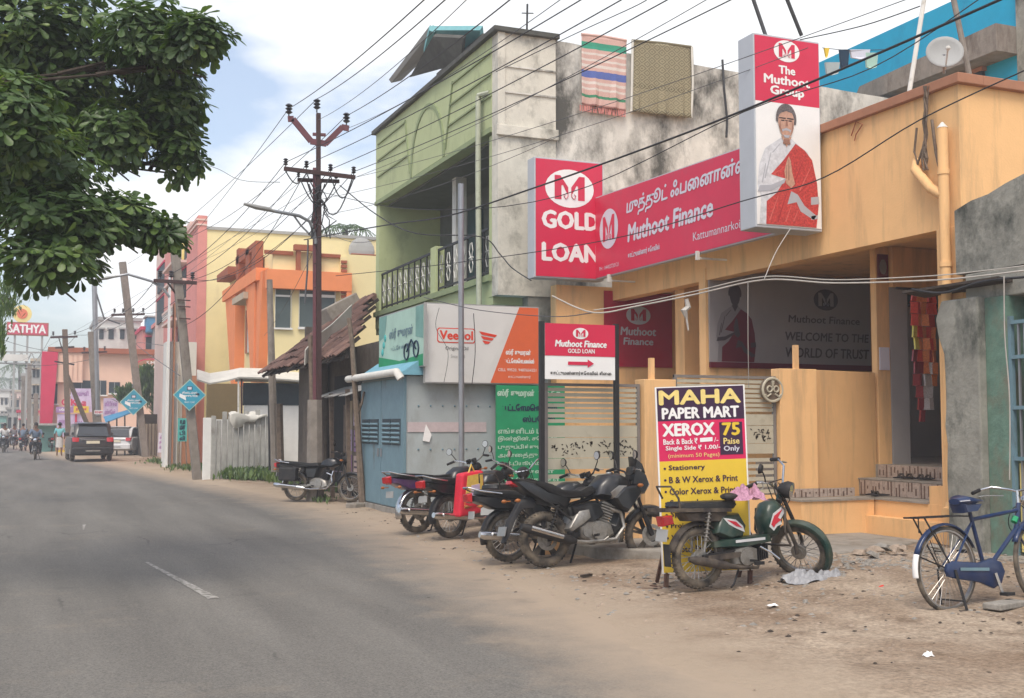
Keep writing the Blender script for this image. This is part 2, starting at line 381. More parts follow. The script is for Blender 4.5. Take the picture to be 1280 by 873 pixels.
# dusty earth
def ground_mat():
    m = bpy.data.materials.new('dusty_earth'); m.use_nodes = True; t = m.node_tree; n = t.nodes; l = t.links; b = n['Principled BSDF']
    b.inputs['Roughness'].default_value = 0.95; b.inputs['Specular IOR Level'].default_value = 0.15
    g = n.new('ShaderNodeNewGeometry').outputs['Position']
    def nz(s, d=8, r=0.6, v=None):
        x = n.new('ShaderNodeTexNoise'); x.inputs['Scale'].default_value = s; x.inputs['Detail'].default_value = d; x.inputs['Roughness'].default_value = r; l.new(v or g, x.inputs['Vector']); return x.outputs[0]
    def ramp(f, a, ca, b_, cb):
        x = n.new('ShaderNodeValToRGB'); x.color_ramp.elements[0].position = a; x.color_ramp.elements[0].color = (*ca, 1); x.color_ramp.elements[1].position = b_; x.color_ramp.elements[1].color = (*cb, 1); l.new(f, x.inputs[0]); return x.outputs[0]
    def mix(f, a, c, mode='MIX'):
        x = n.new('ShaderNodeMix'); x.data_type = 'RGBA'; x.blend_type = mode
        if isinstance(f, float): x.inputs['Factor'].default_value = f
        else: l.new(f, x.inputs['Factor'])
        l.new(a, x.inputs['A'])
        if isinstance(c, tuple): x.inputs['B'].default_value = (*c, 1)
        else: l.new(c, x.inputs['B'])
        return x.outputs['Result']
    base = ramp(nz(0.8, 9, 0.65), 0.36, (0.235,0.165,0.112), 0.62, (0.42,0.335,0.25))
    dark = ramp(nz(2.3, 10, 0.7), 0.52, (0,0,0), 0.68, (0.7,0.7,0.7))
    base = mix(dark, base, (0.165,0.115,0.078))
    fine = ramp(nz(26, 6, 0.75), 0.38, (0.66,0.66,0.66), 0.62, (1.18,1.18,1.18))
    base = mix(1.0, base, fine, 'MULTIPLY')
    vo = n.new('ShaderNodeTexVoronoi'); vo.inputs['Scale'].default_value = 16; l.new(g, vo.inputs['Vector'])
    peb = ramp(vo.outputs['Distance'], 0.07, (0.8,0.8,0.8), 0.12, (0,0,0))
    msk = n.new('ShaderNodeMath'); msk.operation = 'MULTIPLY'; l.new(peb, msk.inputs[0]); l.new(ramp(nz(1.7, 5), 0.5, (0,0,0), 0.6, (1,1,1)), msk.inputs[1])
    base = mix(msk.outputs[0], base, (0.30,0.25,0.20))
    ea = n.new('ShaderNodeAttribute'); ea.attribute_name = 'edge'
    es = n.new('ShaderNodeMath'); es.operation = 'MULTIPLY_ADD'; es.inputs[1].default_value = 0.9; es.inputs[2].default_value = -0.45; l.new(nz(1.6, 8, 0.7), es.inputs[0])
    eu = n.new('ShaderNodeMath'); eu.operation = 'ADD'; l.new(ea.outputs['Fac'], eu.inputs[0]); l.new(es.outputs[0], eu.inputs[1])
    pale = n.new('ShaderNodeMix'); pale.data_type = 'RGBA'; l.new(ramp(eu.outputs[0], 0.15, (0,0,0), 0.9, (0.97,0.97,0.97)), pale.inputs['Factor']); l.new(base, pale.inputs['A']); pale.inputs['B'].default_value = (0.36,0.285,0.21,1); base = pale.outputs['Result']
    l.new(base, b.inputs['Base Color'])
    bp = n.new('ShaderNodeBump'); bp.inputs['Strength'].default_value = 0.65; bp.inputs['Distance'].default_value = 0.04; l.new(nz(11, 10, 0.72), bp.inputs['Height']); l.new(bp.outputs[0], b.inputs['Normal'])
    MATS['dusty_earth'] = m; return m
ground_mat()
def asphalt_mat():
    m = bpy.data.materials.new('asphalt'); m.use_nodes = True; t = m.node_tree; n = t.nodes; l = t.links; b = n['Principled BSDF']
    b.inputs['Roughness'].default_value = 0.85; b.inputs['Specular IOR Level'].default_value = 0.25
    g = n.new('ShaderNodeNewGeometry').outputs['Position']
    def nz(s, d=8, r=0.6, v=None):
        x = n.new('ShaderNodeTexNoise'); x.inputs['Scale'].default_value = s; x.inputs['Detail'].default_value = d; x.inputs['Roughness'].default_value = r; l.new(v or g, x.inputs['Vector']); return x.outputs[0]
    def ramp(f, a, ca, b_, cb):
        x = n.new('ShaderNodeValToRGB'); x.color_ramp.elements[0].position = a; x.color_ramp.elements[0].color = (*ca, 1); x.color_ramp.elements[1].position = b_; x.color_ramp.elements[1].color = (*cb, 1); l.new(f, x.inputs[0]); return x.outputs[0]
    stretch = n.new('ShaderNodeMapping'); stretch.inputs['Scale'].default_value = (1.6, 0.16, 1); l.new(g, stretch.inputs[0])
    base = ramp(nz(0.9, 6, 0.55, stretch.outputs[0]), 0.35, (0.118,0.111,0.101), 0.66, (0.160,0.151,0.137))
    grit = ramp(nz(60, 5, 0.85), 0.34, (0.55,0.55,0.55), 0.66, (1.5,1.48,1.42))
    x = n.new('ShaderNodeMix'); x.data_type = 'RGBA'; x.blend_type = 'MULTIPLY'; x.inputs['Factor'].default_value = 1; l.new(base, x.inputs['A']); l.new(grit, x.inputs['B'])
    vc = n.new('ShaderNodeTexVoronoi'); vc.feature = 'DISTANCE_TO_EDGE'; vc.inputs['Scale'].default_value = 0.9
    dv = n.new('ShaderNodeMix'); dv.data_type = 'VECTOR'; dv.inputs['Factor'].default_value = 0.25; l.new(g, dv.inputs['A'])
    nn_ = n.new('ShaderNodeTexNoise'); nn_.inputs['Scale'].default_value = 1.7; nn_.inputs['Detail'].default_value = 8; l.new(g, nn_.inputs['Vector']); l.new(nn_.outputs['Color'], dv.inputs['B']); l.new(dv.outputs['Result'], vc.inputs['Vector'])
    cm = n.new('ShaderNodeMath'); cm.operation = 'MULTIPLY'; l.new(ramp(vc.outputs['Distance'], 0.004, (0.55,0.55,0.55), 0.012, (0,0,0)), cm.inputs[0]); l.new(ramp(nz(0.35, 4), 0.52, (0,0,0), 0.60, (1,1,1)), cm.inputs[1])
    x2 = n.new('ShaderNodeMix'); x2.data_type = 'RGBA'; l.new(cm.outputs[0], x2.inputs['Factor']); l.new(x.outputs['Result'], x2.inputs['A']); x2.inputs['B'].default_value = (0.05,0.046,0.042,1)
    ag = n.new('ShaderNodeTexVoronoi'); ag.inputs['Scale'].default_value = 45; l.new(g, ag.inputs['Vector'])
    x3 = n.new('ShaderNodeMix'); x3.data_type = 'RGBA'; l.new(ramp(ag.outputs['Distance'], 0.10, (0.45,0.45,0.45), 0.2, (0,0,0)), x3.inputs['Factor']); l.new(x2.outputs['Result'], x3.inputs['A']); x3.inputs['B'].default_value = (0.30,0.275,0.24,1); x = x3
    # dust creeping in from the shoulder: attribute 'edge' is 0 in the carriageway, 1 at its rim
    at_ = n.new('ShaderNodeAttribute'); at_.attribute_name = 'edge'
    ad = n.new('ShaderNodeMath'); ad.operation = 'MULTIPLY_ADD'; ad.inputs[1].default_value = 0.9; ad.inputs[2].default_value = -0.45; l.new(nz(1.6, 8, 0.7), ad.inputs[0])
    su = n.new('ShaderNodeMath'); su.operation = 'ADD'; l.new(at_.outputs['Fac'], su.inputs[0]); l.new(ad.outputs[0], su.inputs[1])
    d = ramp(su.outputs[0], 0.25, (0,0,0), 0.95, (0.97,0.97,0.97))
    y = n.new('ShaderNodeMix'); y.data_type = 'RGBA'; l.new(d, y.inputs['Factor']); l.new(x.outputs['Result'], y.inputs['A']); y.inputs['B'].default_value = (0.345,0.270,0.197,1)
    pt = ramp(nz(0.8, 9, 0.75), 0.55, (0,0,0), 0.75, (0.40,0.40,0.40))
    z = n.new('ShaderNodeMix'); z.data_type = 'RGBA'; l.new(pt, z.inputs['Factor']); l.new(y.outputs['Result'], z.inputs['A']); z.inputs['B'].default_value = (0.27,0.225,0.17,1)
    oil = n.new('ShaderNodeMix'); oil.data_type = 'RGBA'; l.new(ramp(nz(1.3, 3, 0.5), 0.64, (0,0,0), 0.76, (0.45,0.45,0.45)), oil.inputs['Factor']); l.new(z.outputs['Result'], oil.inputs['A']); oil.inputs['B'].default_value = (0.075,0.070,0.064,1)
    l.new(oil.outputs['Result'], b.inputs['Base Color'])
    bp = n.new('ShaderNodeBump'); bp.inputs['Strength'].default_value = 0.35; bp.inputs['Distance'].default_value = 0.006; l.new(nz(120, 3, 0.7), bp.inputs['Height']); l.new(bp.outputs[0], b.inputs['Normal'])
    MATS['asphalt'] = m; return m
asphalt_mat()
mat('rusty_iron',(.09,.04,.028),.85,.3,25,dust=.3)
mat('road_paint', (0.36,0.34,0.31), 0.8, 0.25, 18, stain=(0.15,0.14,0.12), stain_amt=0.72, stain_scale=16)

# ---------------------------------------------------------------- ground and road
def lerp(t, ks):
    if t <= ks[0][0]: return ks[0][1]
    for (a, x), (b, y) in zip(ks, ks[1:]):
        if t <= b: return x + (y-x)*(t-a)/(b-a)
    return ks[-1][1]
def sst(a, b, x):
    t = max(0, min(1, (x-a)/(b-a))); return t*t*(3-2*t)
EDGE = [(-40,3.0),(4,3.3),(6,3.6),(9,3.95),(13,4.4),(18,4.8),(20,4.85),(26,4.75),(33,4.15),(48,3.1),(59,1.6),(76,0.4),(100,-1.6),(140,-6.0),(230,-20)]
def gz(x, y):
    e = lerp(y, EDGE)
    z = 0.13 * sst(5.5, 7.6, x) * (1 - sst(17, 22, y)) * sst(6.0, 9.5, y + max(0, 0) ) if y > 0 else 0.0
    z += 0.03 * sst(e, e+1.2, x)
    return z
def ground():
    xs = [-900,-300,-120,-60,-30,-16,-9,-6] + [-4+0.5*i for i in range(14)] + [3+0.11*i for i in range(74)] + [11.5,13,16,22,30,45,70,120,250,500,1000]
    ys = [-60,-30,-12,-4,0,2] + [3+0.13*i for i in range(115)] + [18.2+0.3*i for i in range(40)] + [31,33,36,40,45,50,56,62,70,80,95,115,140,180,230,320,500,900,1600]
    mb = MB(); nx = len(xs); ed = []
    for y in ys:
        e = lerp(y, EDGE)
        for x in xs:
            out = sst(e-0.10, e+0.25, x) + (1 - sst(e-7.3, e-6.9, x))
            near = 1 if (3 < x < 11.3 and 3 < y < 30) else 0
            nzv = noise.noise(Vector((x*1.1, y*1.1, 0))) * 0.022 + noise.noise(Vector((x*4.3, y*4.3, 5))) * 0.011 * near
            mb.v.append(Vector((x, y, gz(x, y) - 0.03 + out * (0.03 + nzv)))); ed.append(1 - sst(0.1, 1.8, x - e))
    for j in range(len(ys)-1):
        for i in range(nx-1): mb.f.append((j*nx+i, j*nx+i+1, (j+1)*nx+i+1, (j+1)*nx+i))
    go = mb.build('ground', 'dusty_earth', kind='structure', smooth=60, fix=False)
    a = go.data.attributes.new('edge', 'FLOAT', 'POINT'); a.data.foreach_set('value', ed)
ground()
def road():
    mb = MB(); at_ = []; cs = [0,0.03,0.08,0.14,0.2,0.3,0.4,0.5,0.6,0.7,0.8,0.86,0.92,0.97,1.0]
    ys = [-40,-20,-8] + [0.7*i for i in range(60)] + [43,46,50,54,58,62,66,71,76,84,92,100,112,126,140,160,190,230]
    for y in ys:
        e = lerp(y, EDGE) + 0.35
        for c in cs:
            mb.v.append(Vector((e - 7.2 + 7.2*c, y, 0.006))); at_.append(max(0, 1 - min(c, 1-c)*7.2/1.7))
    k = len(cs)
    for j in range(len(ys)-1):
        for i in range(k-1): mb.f.append((j*k+i, j*k+i+1, (j+1)*k+i+1, (j+1)*k+i))
    o = mb.build('road', 'asphalt', kind='structure', fix=False)
    a = o.data.attributes.new('edge', 'FLOAT', 'POINT')
    for i, v in enumerate(at_): a.data[i].value = v
    # worn paint dashes on the centre of the road
    def dash(p, q, w, nm='road_marking'):
        p = Vector(p); q = Vector(q); d = (q-p).normalized(); s = Vector((-d.y, d.x, 0)); n = 26; m = MB()
        for i in range(n+1):
            c = p + (q-p)*(i/n); tw_ = 0.35+0.65*i/n; a = w*tw_*(0.5+0.14*noise.noise(Vector((i*.9, p.x, 1)))); b = w*tw_*(0.5+0.14*noise.noise(Vector((i*.9, p.x, 7))))
            m.v += [c + s*a + Vector((0,0,.010)), c - s*b + Vector((0,0,.010))]
        for i in range(n):
            m.f.append((2*i, 2*i+1, 2*i+3, 2*i+2))
        m.build(nm, 'road_paint', kind='structure', fix=False)
    dash((1.24,13.9,0), (1.55,10.75,0), 0.10)
    dash((0.75,18.6,0), (0.8,19.6,0), 0.05)
ground_done = road()

# ---------------------------------------------------------------- Muthoot office (yellow)
YB = thing('office_building', 'yellow painted office with open tiled porch and deep flat fascia behind the gates', 'building', (10,10.43,0), world=True)
MB().box((10,10.43,3.9),(10.25,19.3,5.58)).build('fascia_wall', 'yellow_paint', YB)
MB().box((9.93,10.35,5.58),(10.32,19.3,5.70)).box((10.32,10.35,5.58),(17,10.72,5.70)).build('parapet_coping', 'brown_moulding', YB, bevel=0.01)
MB().box((10.25,10.43,0),(17,10.63,5.58)).build('side_wall', 'yellow_paint', YB)
MB().box((10.25,10.63,4.1),(17,19.3,4.3)).build('ceiling', 'yellow_paint', YB)
MB().box((9.97,10.40,0),(10.42,10.81,3.9)).build('corner_pillar', 'yellow_paint', YB, bevel=0.008)
MB().box((8.85,19.3,0),(17,19.55,4.15)).build('back_wall', 'yellow_paint', YB)
MB().box((9.98,16.0,0),(13.3,16.2,4.1)).build('inner_wall', 'yellow_paint', YB)
MB().box((13.3,16.0,0.9),(17,16.2,4.1)).build('inner_wall', 'grey_wall', YB)
MB().box((16.9,10.7,0.9),(17,16,4.1)).build('inner_wall', 'grey_wall', YB)
MB().box((10.3,17.2,0),(10.75,17.5,4.1)).build('pillar', 'yellow_paint', YB)
MB().box((10.97,13.1,0.1),(11.2,13.22,4.1)).build('pillar', 'yellow_paint', YB, bevel=0.008)
MB().box((11.205,13.1,0.9),(11.53,13.40,4.08)).build('pillar', 'grey_wall', YB, bevel=0.008)
MB().box((11.205,13.02,3.52),(17,13.4,4.09)).build('lintel', 'yellow_paint', YB)
MB().box((11.535,13.12,3.28),(17,13.3,3.5)).build('door_frame', 'dark_teal', YB)
MB().box((10.89,10.65,0.1),(17,16,1.02)).build('porch_floor', 'concrete', YB)
# drain pipe with collars and the elbow from the wall
pp = MB().tube([(9.89,10.58,5.08),(9.89,10.58,0.62)], 0.062, 14).build('drain_pipe', 'yellow_paint', YB, smooth=True)
for z in (4.55, 3.45, 2.5, 1.35): MB().tube([(9.89,10.58,z+.03),(9.89,10.58,z-.03)], 0.072, 14).build('pipe_collar', 'yellow_paint', pp, smooth=True)
MB().tube([(9.89,10.58,0.66),(9.85,10.56,0.58),(9.75,10.52,0.55)], 0.066, 12).build('pipe_shoe', 'yellow_paint', pp, smooth=True)
MB().tube([(9.98,11.12,4.80),(9.9,11.06,4.68),(9.89,10.80,4.40),(9.89,10.6,4.28)], 0.06, 12).build('pipe_branch', 'yellow_paint', pp, smooth=True)
MB().tube([(9.89,10.58,5.08),(9.89,10.58,5.15)], [0.066,0.01], 12).build('pipe_cap', 'pvc_white', pp)
# low wall, pillars and footing of the gate line
MB().box((8.97,12.6,0.13),(9.55,12.8,2.30)).build('low_wall', 'yellow_paint', YB, bevel=0.006)
MB().obox((10.22,12.97,1.2),(1.42,0.12,2.2), math.atan2(.35,1.3)).build('low_wall', 'yellow_paint', YB, bevel=0.006)
MB().box((6.97,12.6,0.05),(7.42,12.85,2.13)).build('gate_pillar', 'yellow_paint', YB, bevel=0.008)
MB().box((5.62,12.66,0.0),(6.96,12.82,0.48)).build('footing_wall', 'yellow_paint', YB)
MB().box((7.43,12.66,0.0),(8.96,12.82,0.66)).build('footing_wall', 'yellow_paint', YB)
for x, zt in ((9.27,2.62), (7.10,2.40)): MB().box((x,12.68,zt-.38),(x+.06,12.74,zt)).build('rod_sleeve', 'yellow_paint', YB)
# landing and steps with patterned tiles
MB().box((10.16,10.82,0.59),(10.95,11.24,0.82)).build('step_cheek', 'yellow_paint', YB)
st = MB().box((9.98,10.82,0.1),(10.15,12.58,0.40)).box((10.15,10.82,0.1),(10.9,12.58,0.60)).box((8.98,12.2,0.1),(10.115,12.59,0.60)).build('step_base', 'yellow_paint', YB)
MB().box((10.13,11.25,0.60),(10.56,12.59,0.625)).box((8.96,12.18,0.60),(10.10,12.59,0.625)).build('tread', 'concrete', st)
MB().box((10.52,11.1,0.60),(10.96,13.0,0.825)).build('step_base', 'concrete', st)
MB().box((10.5,10.95,0.826),(10.9,13.0,0.845)).build('tread', 'concrete', st)
def tiles(p, q, z0, z1, w, nrm):
    p = Vector(p); q = Vector(q); n = max(1, int((q-p).length / w)); d = (q-p)/n; nv = Vector(nrm)
    for i in range(n):
        a = p + d*(i+.02); b = p + d*(i+.98)
        t = MB().prism([(0,z0),(1,z0),(1,z1),(0,z1)], a - Vector((0,0,0)), b-a, (0,0,1), nv, 0, 0.02).build('tile', 'tile_pale', st)
        mb = MB()
        for k in range(3):
            u0 = .08+.3*k + rnd.uniform(-.04,.04); h0 = rnd.choice((0,.15,.4)); h1 = rnd.choice((.6,.85,1.0))
            mb.add([a+(b-a)*u0+nv*.022+Vector((0,0,z0+(z1-z0)*h0)), a+(b-a)*(u0+.12)+nv*.022+Vector((0,0,z0+(z1-z0)*h0)), a+(b-a)*(u0+.12)+nv*.022+Vector((0,0,z0+(z1-z0)*h1)), a+(b-a)*u0+nv*.022+Vector((0,0,z0+(z1-z0)*h1))], [(0,1,2,3)])
        mb.build('tile_pattern', 'tile_dark', t, fix=False) if False else OFFTILE.append((mb, st))
OFFTILE = []
tiles((10.52,12.95,0), (10.52,11.1,0), .63, .82, .21, (-1,0,0))
tiles((10.88,13.0,0), (10.88,10.7,0), .85, 1.02, .21, (-1,0,0))
tiles((8.99,12.575,0), (10.1,12.575,0), .63, .74, .2, (0,-1,0))
allp = MB()
for mb_, _ in OFFTILE: allp.add(mb_.v, mb_.f)
allp.build('tile_pattern', 'tile_dark', st, fix=False, kind='stuff')
# concrete apron
MB().prism([(5.95,11.9),(6.6,11.15),(7.9,10.35),(8.8,10.5),(9.45,10.85),(9.92,11.1),(9.92,12.65),(5.9,12.65)], (0,0,0), (1,0,0), (0,1,0), (0,0,1), -0.1, 0.185).build('pavement', 'concrete', kind='structure', bevel=0.02)

def sandals(loc, rz, label):
    t = thing('sandals', label, 'footwear', loc, rz)
    for s in (-1, 1):
        sole = MB().tube([(-.13,s*.06,.012),(-.05,s*.06,.012),(.08,s*.065,.012),(.13,s*.06,.012)], [.028,.036,.045,.025], 10, flat=.35)
        so_ = sole.build('sandal', 'print_black', t, smooth=True)
        MB().tube([(.02,s*.06-.045,.01),(.04,s*.06-.02,.055),(.04,s*.06+.02,.055),(.02,s*.06+.045,.01)], .016, 6).build('strap', 'dark_wood', so_, smooth=True)
sandals((10.3,12.35,.64), 2.9, 'dark sandals left on the lowest tiled landing beside the low wall')
sandals((10.7,12.30,.86), 0.3, 'pair of dark sandals on the upper tread, nearer the low wall')
sandals((10.7,11.95,.86), 0.1, 'pair of dark sandals on the upper tread, nearer the drain pipe')

# gates
def gate(x0, x1, z0, z1, label, nb):
    y = 12.70; t = thing('gate', label, 'gate', (x0, y, z0), world=True)
    [MB().bar((q_,y,z0),(q_,y,z1),.04).build('frame_post', 'gate_frame', t) for q_ in (x0+.02, x1-.02)]
    MB().bar((x0,y,z1-.02),(x1,y,z1-.02),.035).build('top_rail', 'gate_frame', t)
    h = z1 - z0; a = z0 + h*.34; b = z0 + h*.68
    k = 0
    for i in range(7):
        z = b + .035 + (z1-b-.06)*i/7
        MB().bar((x0+.04,y,z+.01),(x1-.04,y,z+.01),.012,.042).build('bar', 'gate_beige', t)
    for i in range(6):
        z = z0 + .03 + (a-z0-.03)*i/6
        MB().bar((x0+.04,y,z),(x1-.04,y,z),.012,.048).build('bar', 'gate_beige', t)
    MB().box((x0+.04,y-.012,b-.15),(x1-.04,y+.012,b-.01)).build('plate', 'gate_beige', t)
    MB().box((x0+.04,y-.012,a),(x1-.04,y+.012,a+.13)).build('plate', 'gate_beige', t)
    pl = MB().box((x0+.04,y-.008,a+.135),(x1-.04,y+.008,b-.155)).build('pierced_plate', 'gate_beige', t)
    cut = MB(); r2 = random.Random(int(x0*10))
    for i in range(int((x1-x0)*60)):
        cx = r2.uniform(x0+.1, x1-.1); cz = r2.uniform(a+.17, b-.2); an = r2.uniform(-1.5,1.5); ln = r2.uniform(.012,.036); w = r2.uniform(.006,.014)
        dx, dz = math.cos(an)*ln, math.sin(an)*ln; nx, nz_ = -math.sin(an)*w, math.cos(an)*w
        cut.add([(cx-dx,y-.0105,cz-dz),(cx+nx,y-.0105,cz+nz_),(cx+dx,y-.0105,cz+dz),(cx-nx,y-.0105,cz-nz_)], [(0,1,2,3)])
    cut.build('cut_out', 'dark_wood', pl, fix=False)
    return t
g1 = gate(5.66, 6.95, .50, 2.07, 'beige slatted metal gate seen under the red and white arrow sign', 7)
g2 = gate(7.44, 8.96, .68, 2.20, 'beige slatted metal gate beside the round bronze medallion', 7)
md_ = thing('medallion', 'round bronze medallion hung on the gate beside the low yellow wall', 'ornament', (8.86,12.62,2.0), world=True)
MB().cyl((8.86,12.66,2.02),(8.86,12.61,2.02),.165,22).build('disc', 'bronze', md_, smooth=40)
MB().torus((8.86,12.61,2.02),(0,1,0),.15,.018,24,6).build('rim', 'gate_beige', md_, smooth=True)
for s in (-1,1):
    MB().torus((8.86+s*.05,12.60,2.03),(0,1,0),.038,.012,12,6).tube([(8.86+s*.03,12.60,1.97),(8.86+s*.09,12.60,1.93),(8.86+s*.12,12.60,1.96)],.012,6).build('relief', 'gate_beige', md_, smooth=True)
MB().tube([(8.86,12.60,2.06),(8.86,12.60,2.14)],[.012,.03],6).build('relief', 'gate_beige', md_, smooth=True)

# ---------------------------------------------------------------- signs of the office
def emblem(B, cx, cy, w, c, fg, bgm, parent, ratio=0.78):
    """white oval with an M whose strokes end in two trunks"""
    e = B.poly([B.ell(cx, cy, w/2, w/2*ratio)], c, 'emblem', bgm, parent)
    s = w*.31; hy = w*ratio*.33; k = c + .004
    L_ = [(-1,-.9),(-1,1),(-.62,1),(-.1,.1),(-.1,-.55),(-.3,-.15),(-.45,.25),(-.55,.2),(-.55,-.9)]
    polys = []
    for sg in (-1, 1):
        polys.append([(cx + sg*a*-1*s*1.05 if False else cx + sg*(-a)*s*-1, cy + b*hy) for a, b in L_] if sg == 1 else [(cx - a*s, cy + b*hy) for a, b in L_])
    mb = MB()
    for p in polys: mb.add([B.pt(a, b, k) for a, b in p], [tuple(range(len(p)))])
    for sg in (-1, 1):
        pts = [(cx+sg*s*.12, cy-hy*.2), (cx+sg*s*.12, cy-hy*.65), (cx+sg*s*.28, cy-hy*.85), (cx+sg*s*.4, cy-hy*.6), (cx+sg*s*.3, cy-hy*.45)]
        mb.tube([B.pt(a, b, k) for a, b in pts], w*.017, 5, flat=.3)
    mb.build('emblem_mark', fg, e, fix=False)
    return e
# hanging GOLD LOAN box
gl = thing('sign', 'red GOLD LOAN box sign with white oval elephant emblem on the wall corner', 'sign', (8.27,19.1,4.2), world=True)
B = Board((8.27,18.98,4.22), (1,0,0), (0,-1,0))
MB().box((8.27,18.98,4.22),(9.67,19.29,6.42)).build('sign_case', 'box_grey', gl, bevel=.01)
B.panel(.03,.03,1.37,2.17,0.0,.012,'sign_face','sign_red',gl)
emblem(B, .70, 1.66, .98, .016, 'sign_red', 'print_white', gl, .72)
B.text('GOLD', .16, .92, 1.28, 1.23, .016, 'print_white', gl, bold=.07)
B.text('LOAN', .16, .32, 1.28, .64, .016, 'print_white', gl, bold=.07)
# long banner
bn = thing('banner_sign', 'long red Muthoot Finance board with Tamil name along the yellow fascia', 'sign', (9.5,16,4.24), world=True)
LB = 5.9; By = 19.1
B = Board((9.50,By,4.24), (0,-1,0), (-1,0,0))
MB().prism([(0,0),(LB,-.02),(LB,1.36),(0,1.52)], B.o, B.u, B.v, B.n, -.10, 0).build('frame', 'box_grey', bn)
MB().prism([(.02,.02),(LB-.02,0.0),(LB-.02,1.34),(.02,1.50)], B.o, B.u, B.v, B.n, 0, .01).build('sign_face', 'sign_red', bn)
for y_ in (18.4, 15.4): MB().bar((9.47,y_,4.12),(9.47,y_,4.26),.05).bar((9.5,y_,4.15),(10.02,y_,4.15),.03).build('bracket', 'pvc_white', bn)
emblem(B, .68, .85, .72, .016, 'sign_red', 'print_pale', bn, 1.0)
B.text('முத்தூட் ஃபைனான்ஸ்', 1.35, .92, 5.15, 1.27, .016, 'print_pale', bn, bold=.03, shear=.12)
B.text('Muthoot Finance', 1.4, .50, 4.15, .80, .016, 'print_pale', bn, bold=.05, shear=.12)
B.text('காட்டுமன்னார் கோவில்', 1.4, .20, 2.5, .32, .016, 'print_pale', bn, bold=.03)
B.text('Kattumannarkoil', 3.55, .20, 4.9, .33, .016, 'print_pale', bn)
B.text('PH : 04402720121', .3, .13, 1.05, .20, .016, 'print_pale', bn)
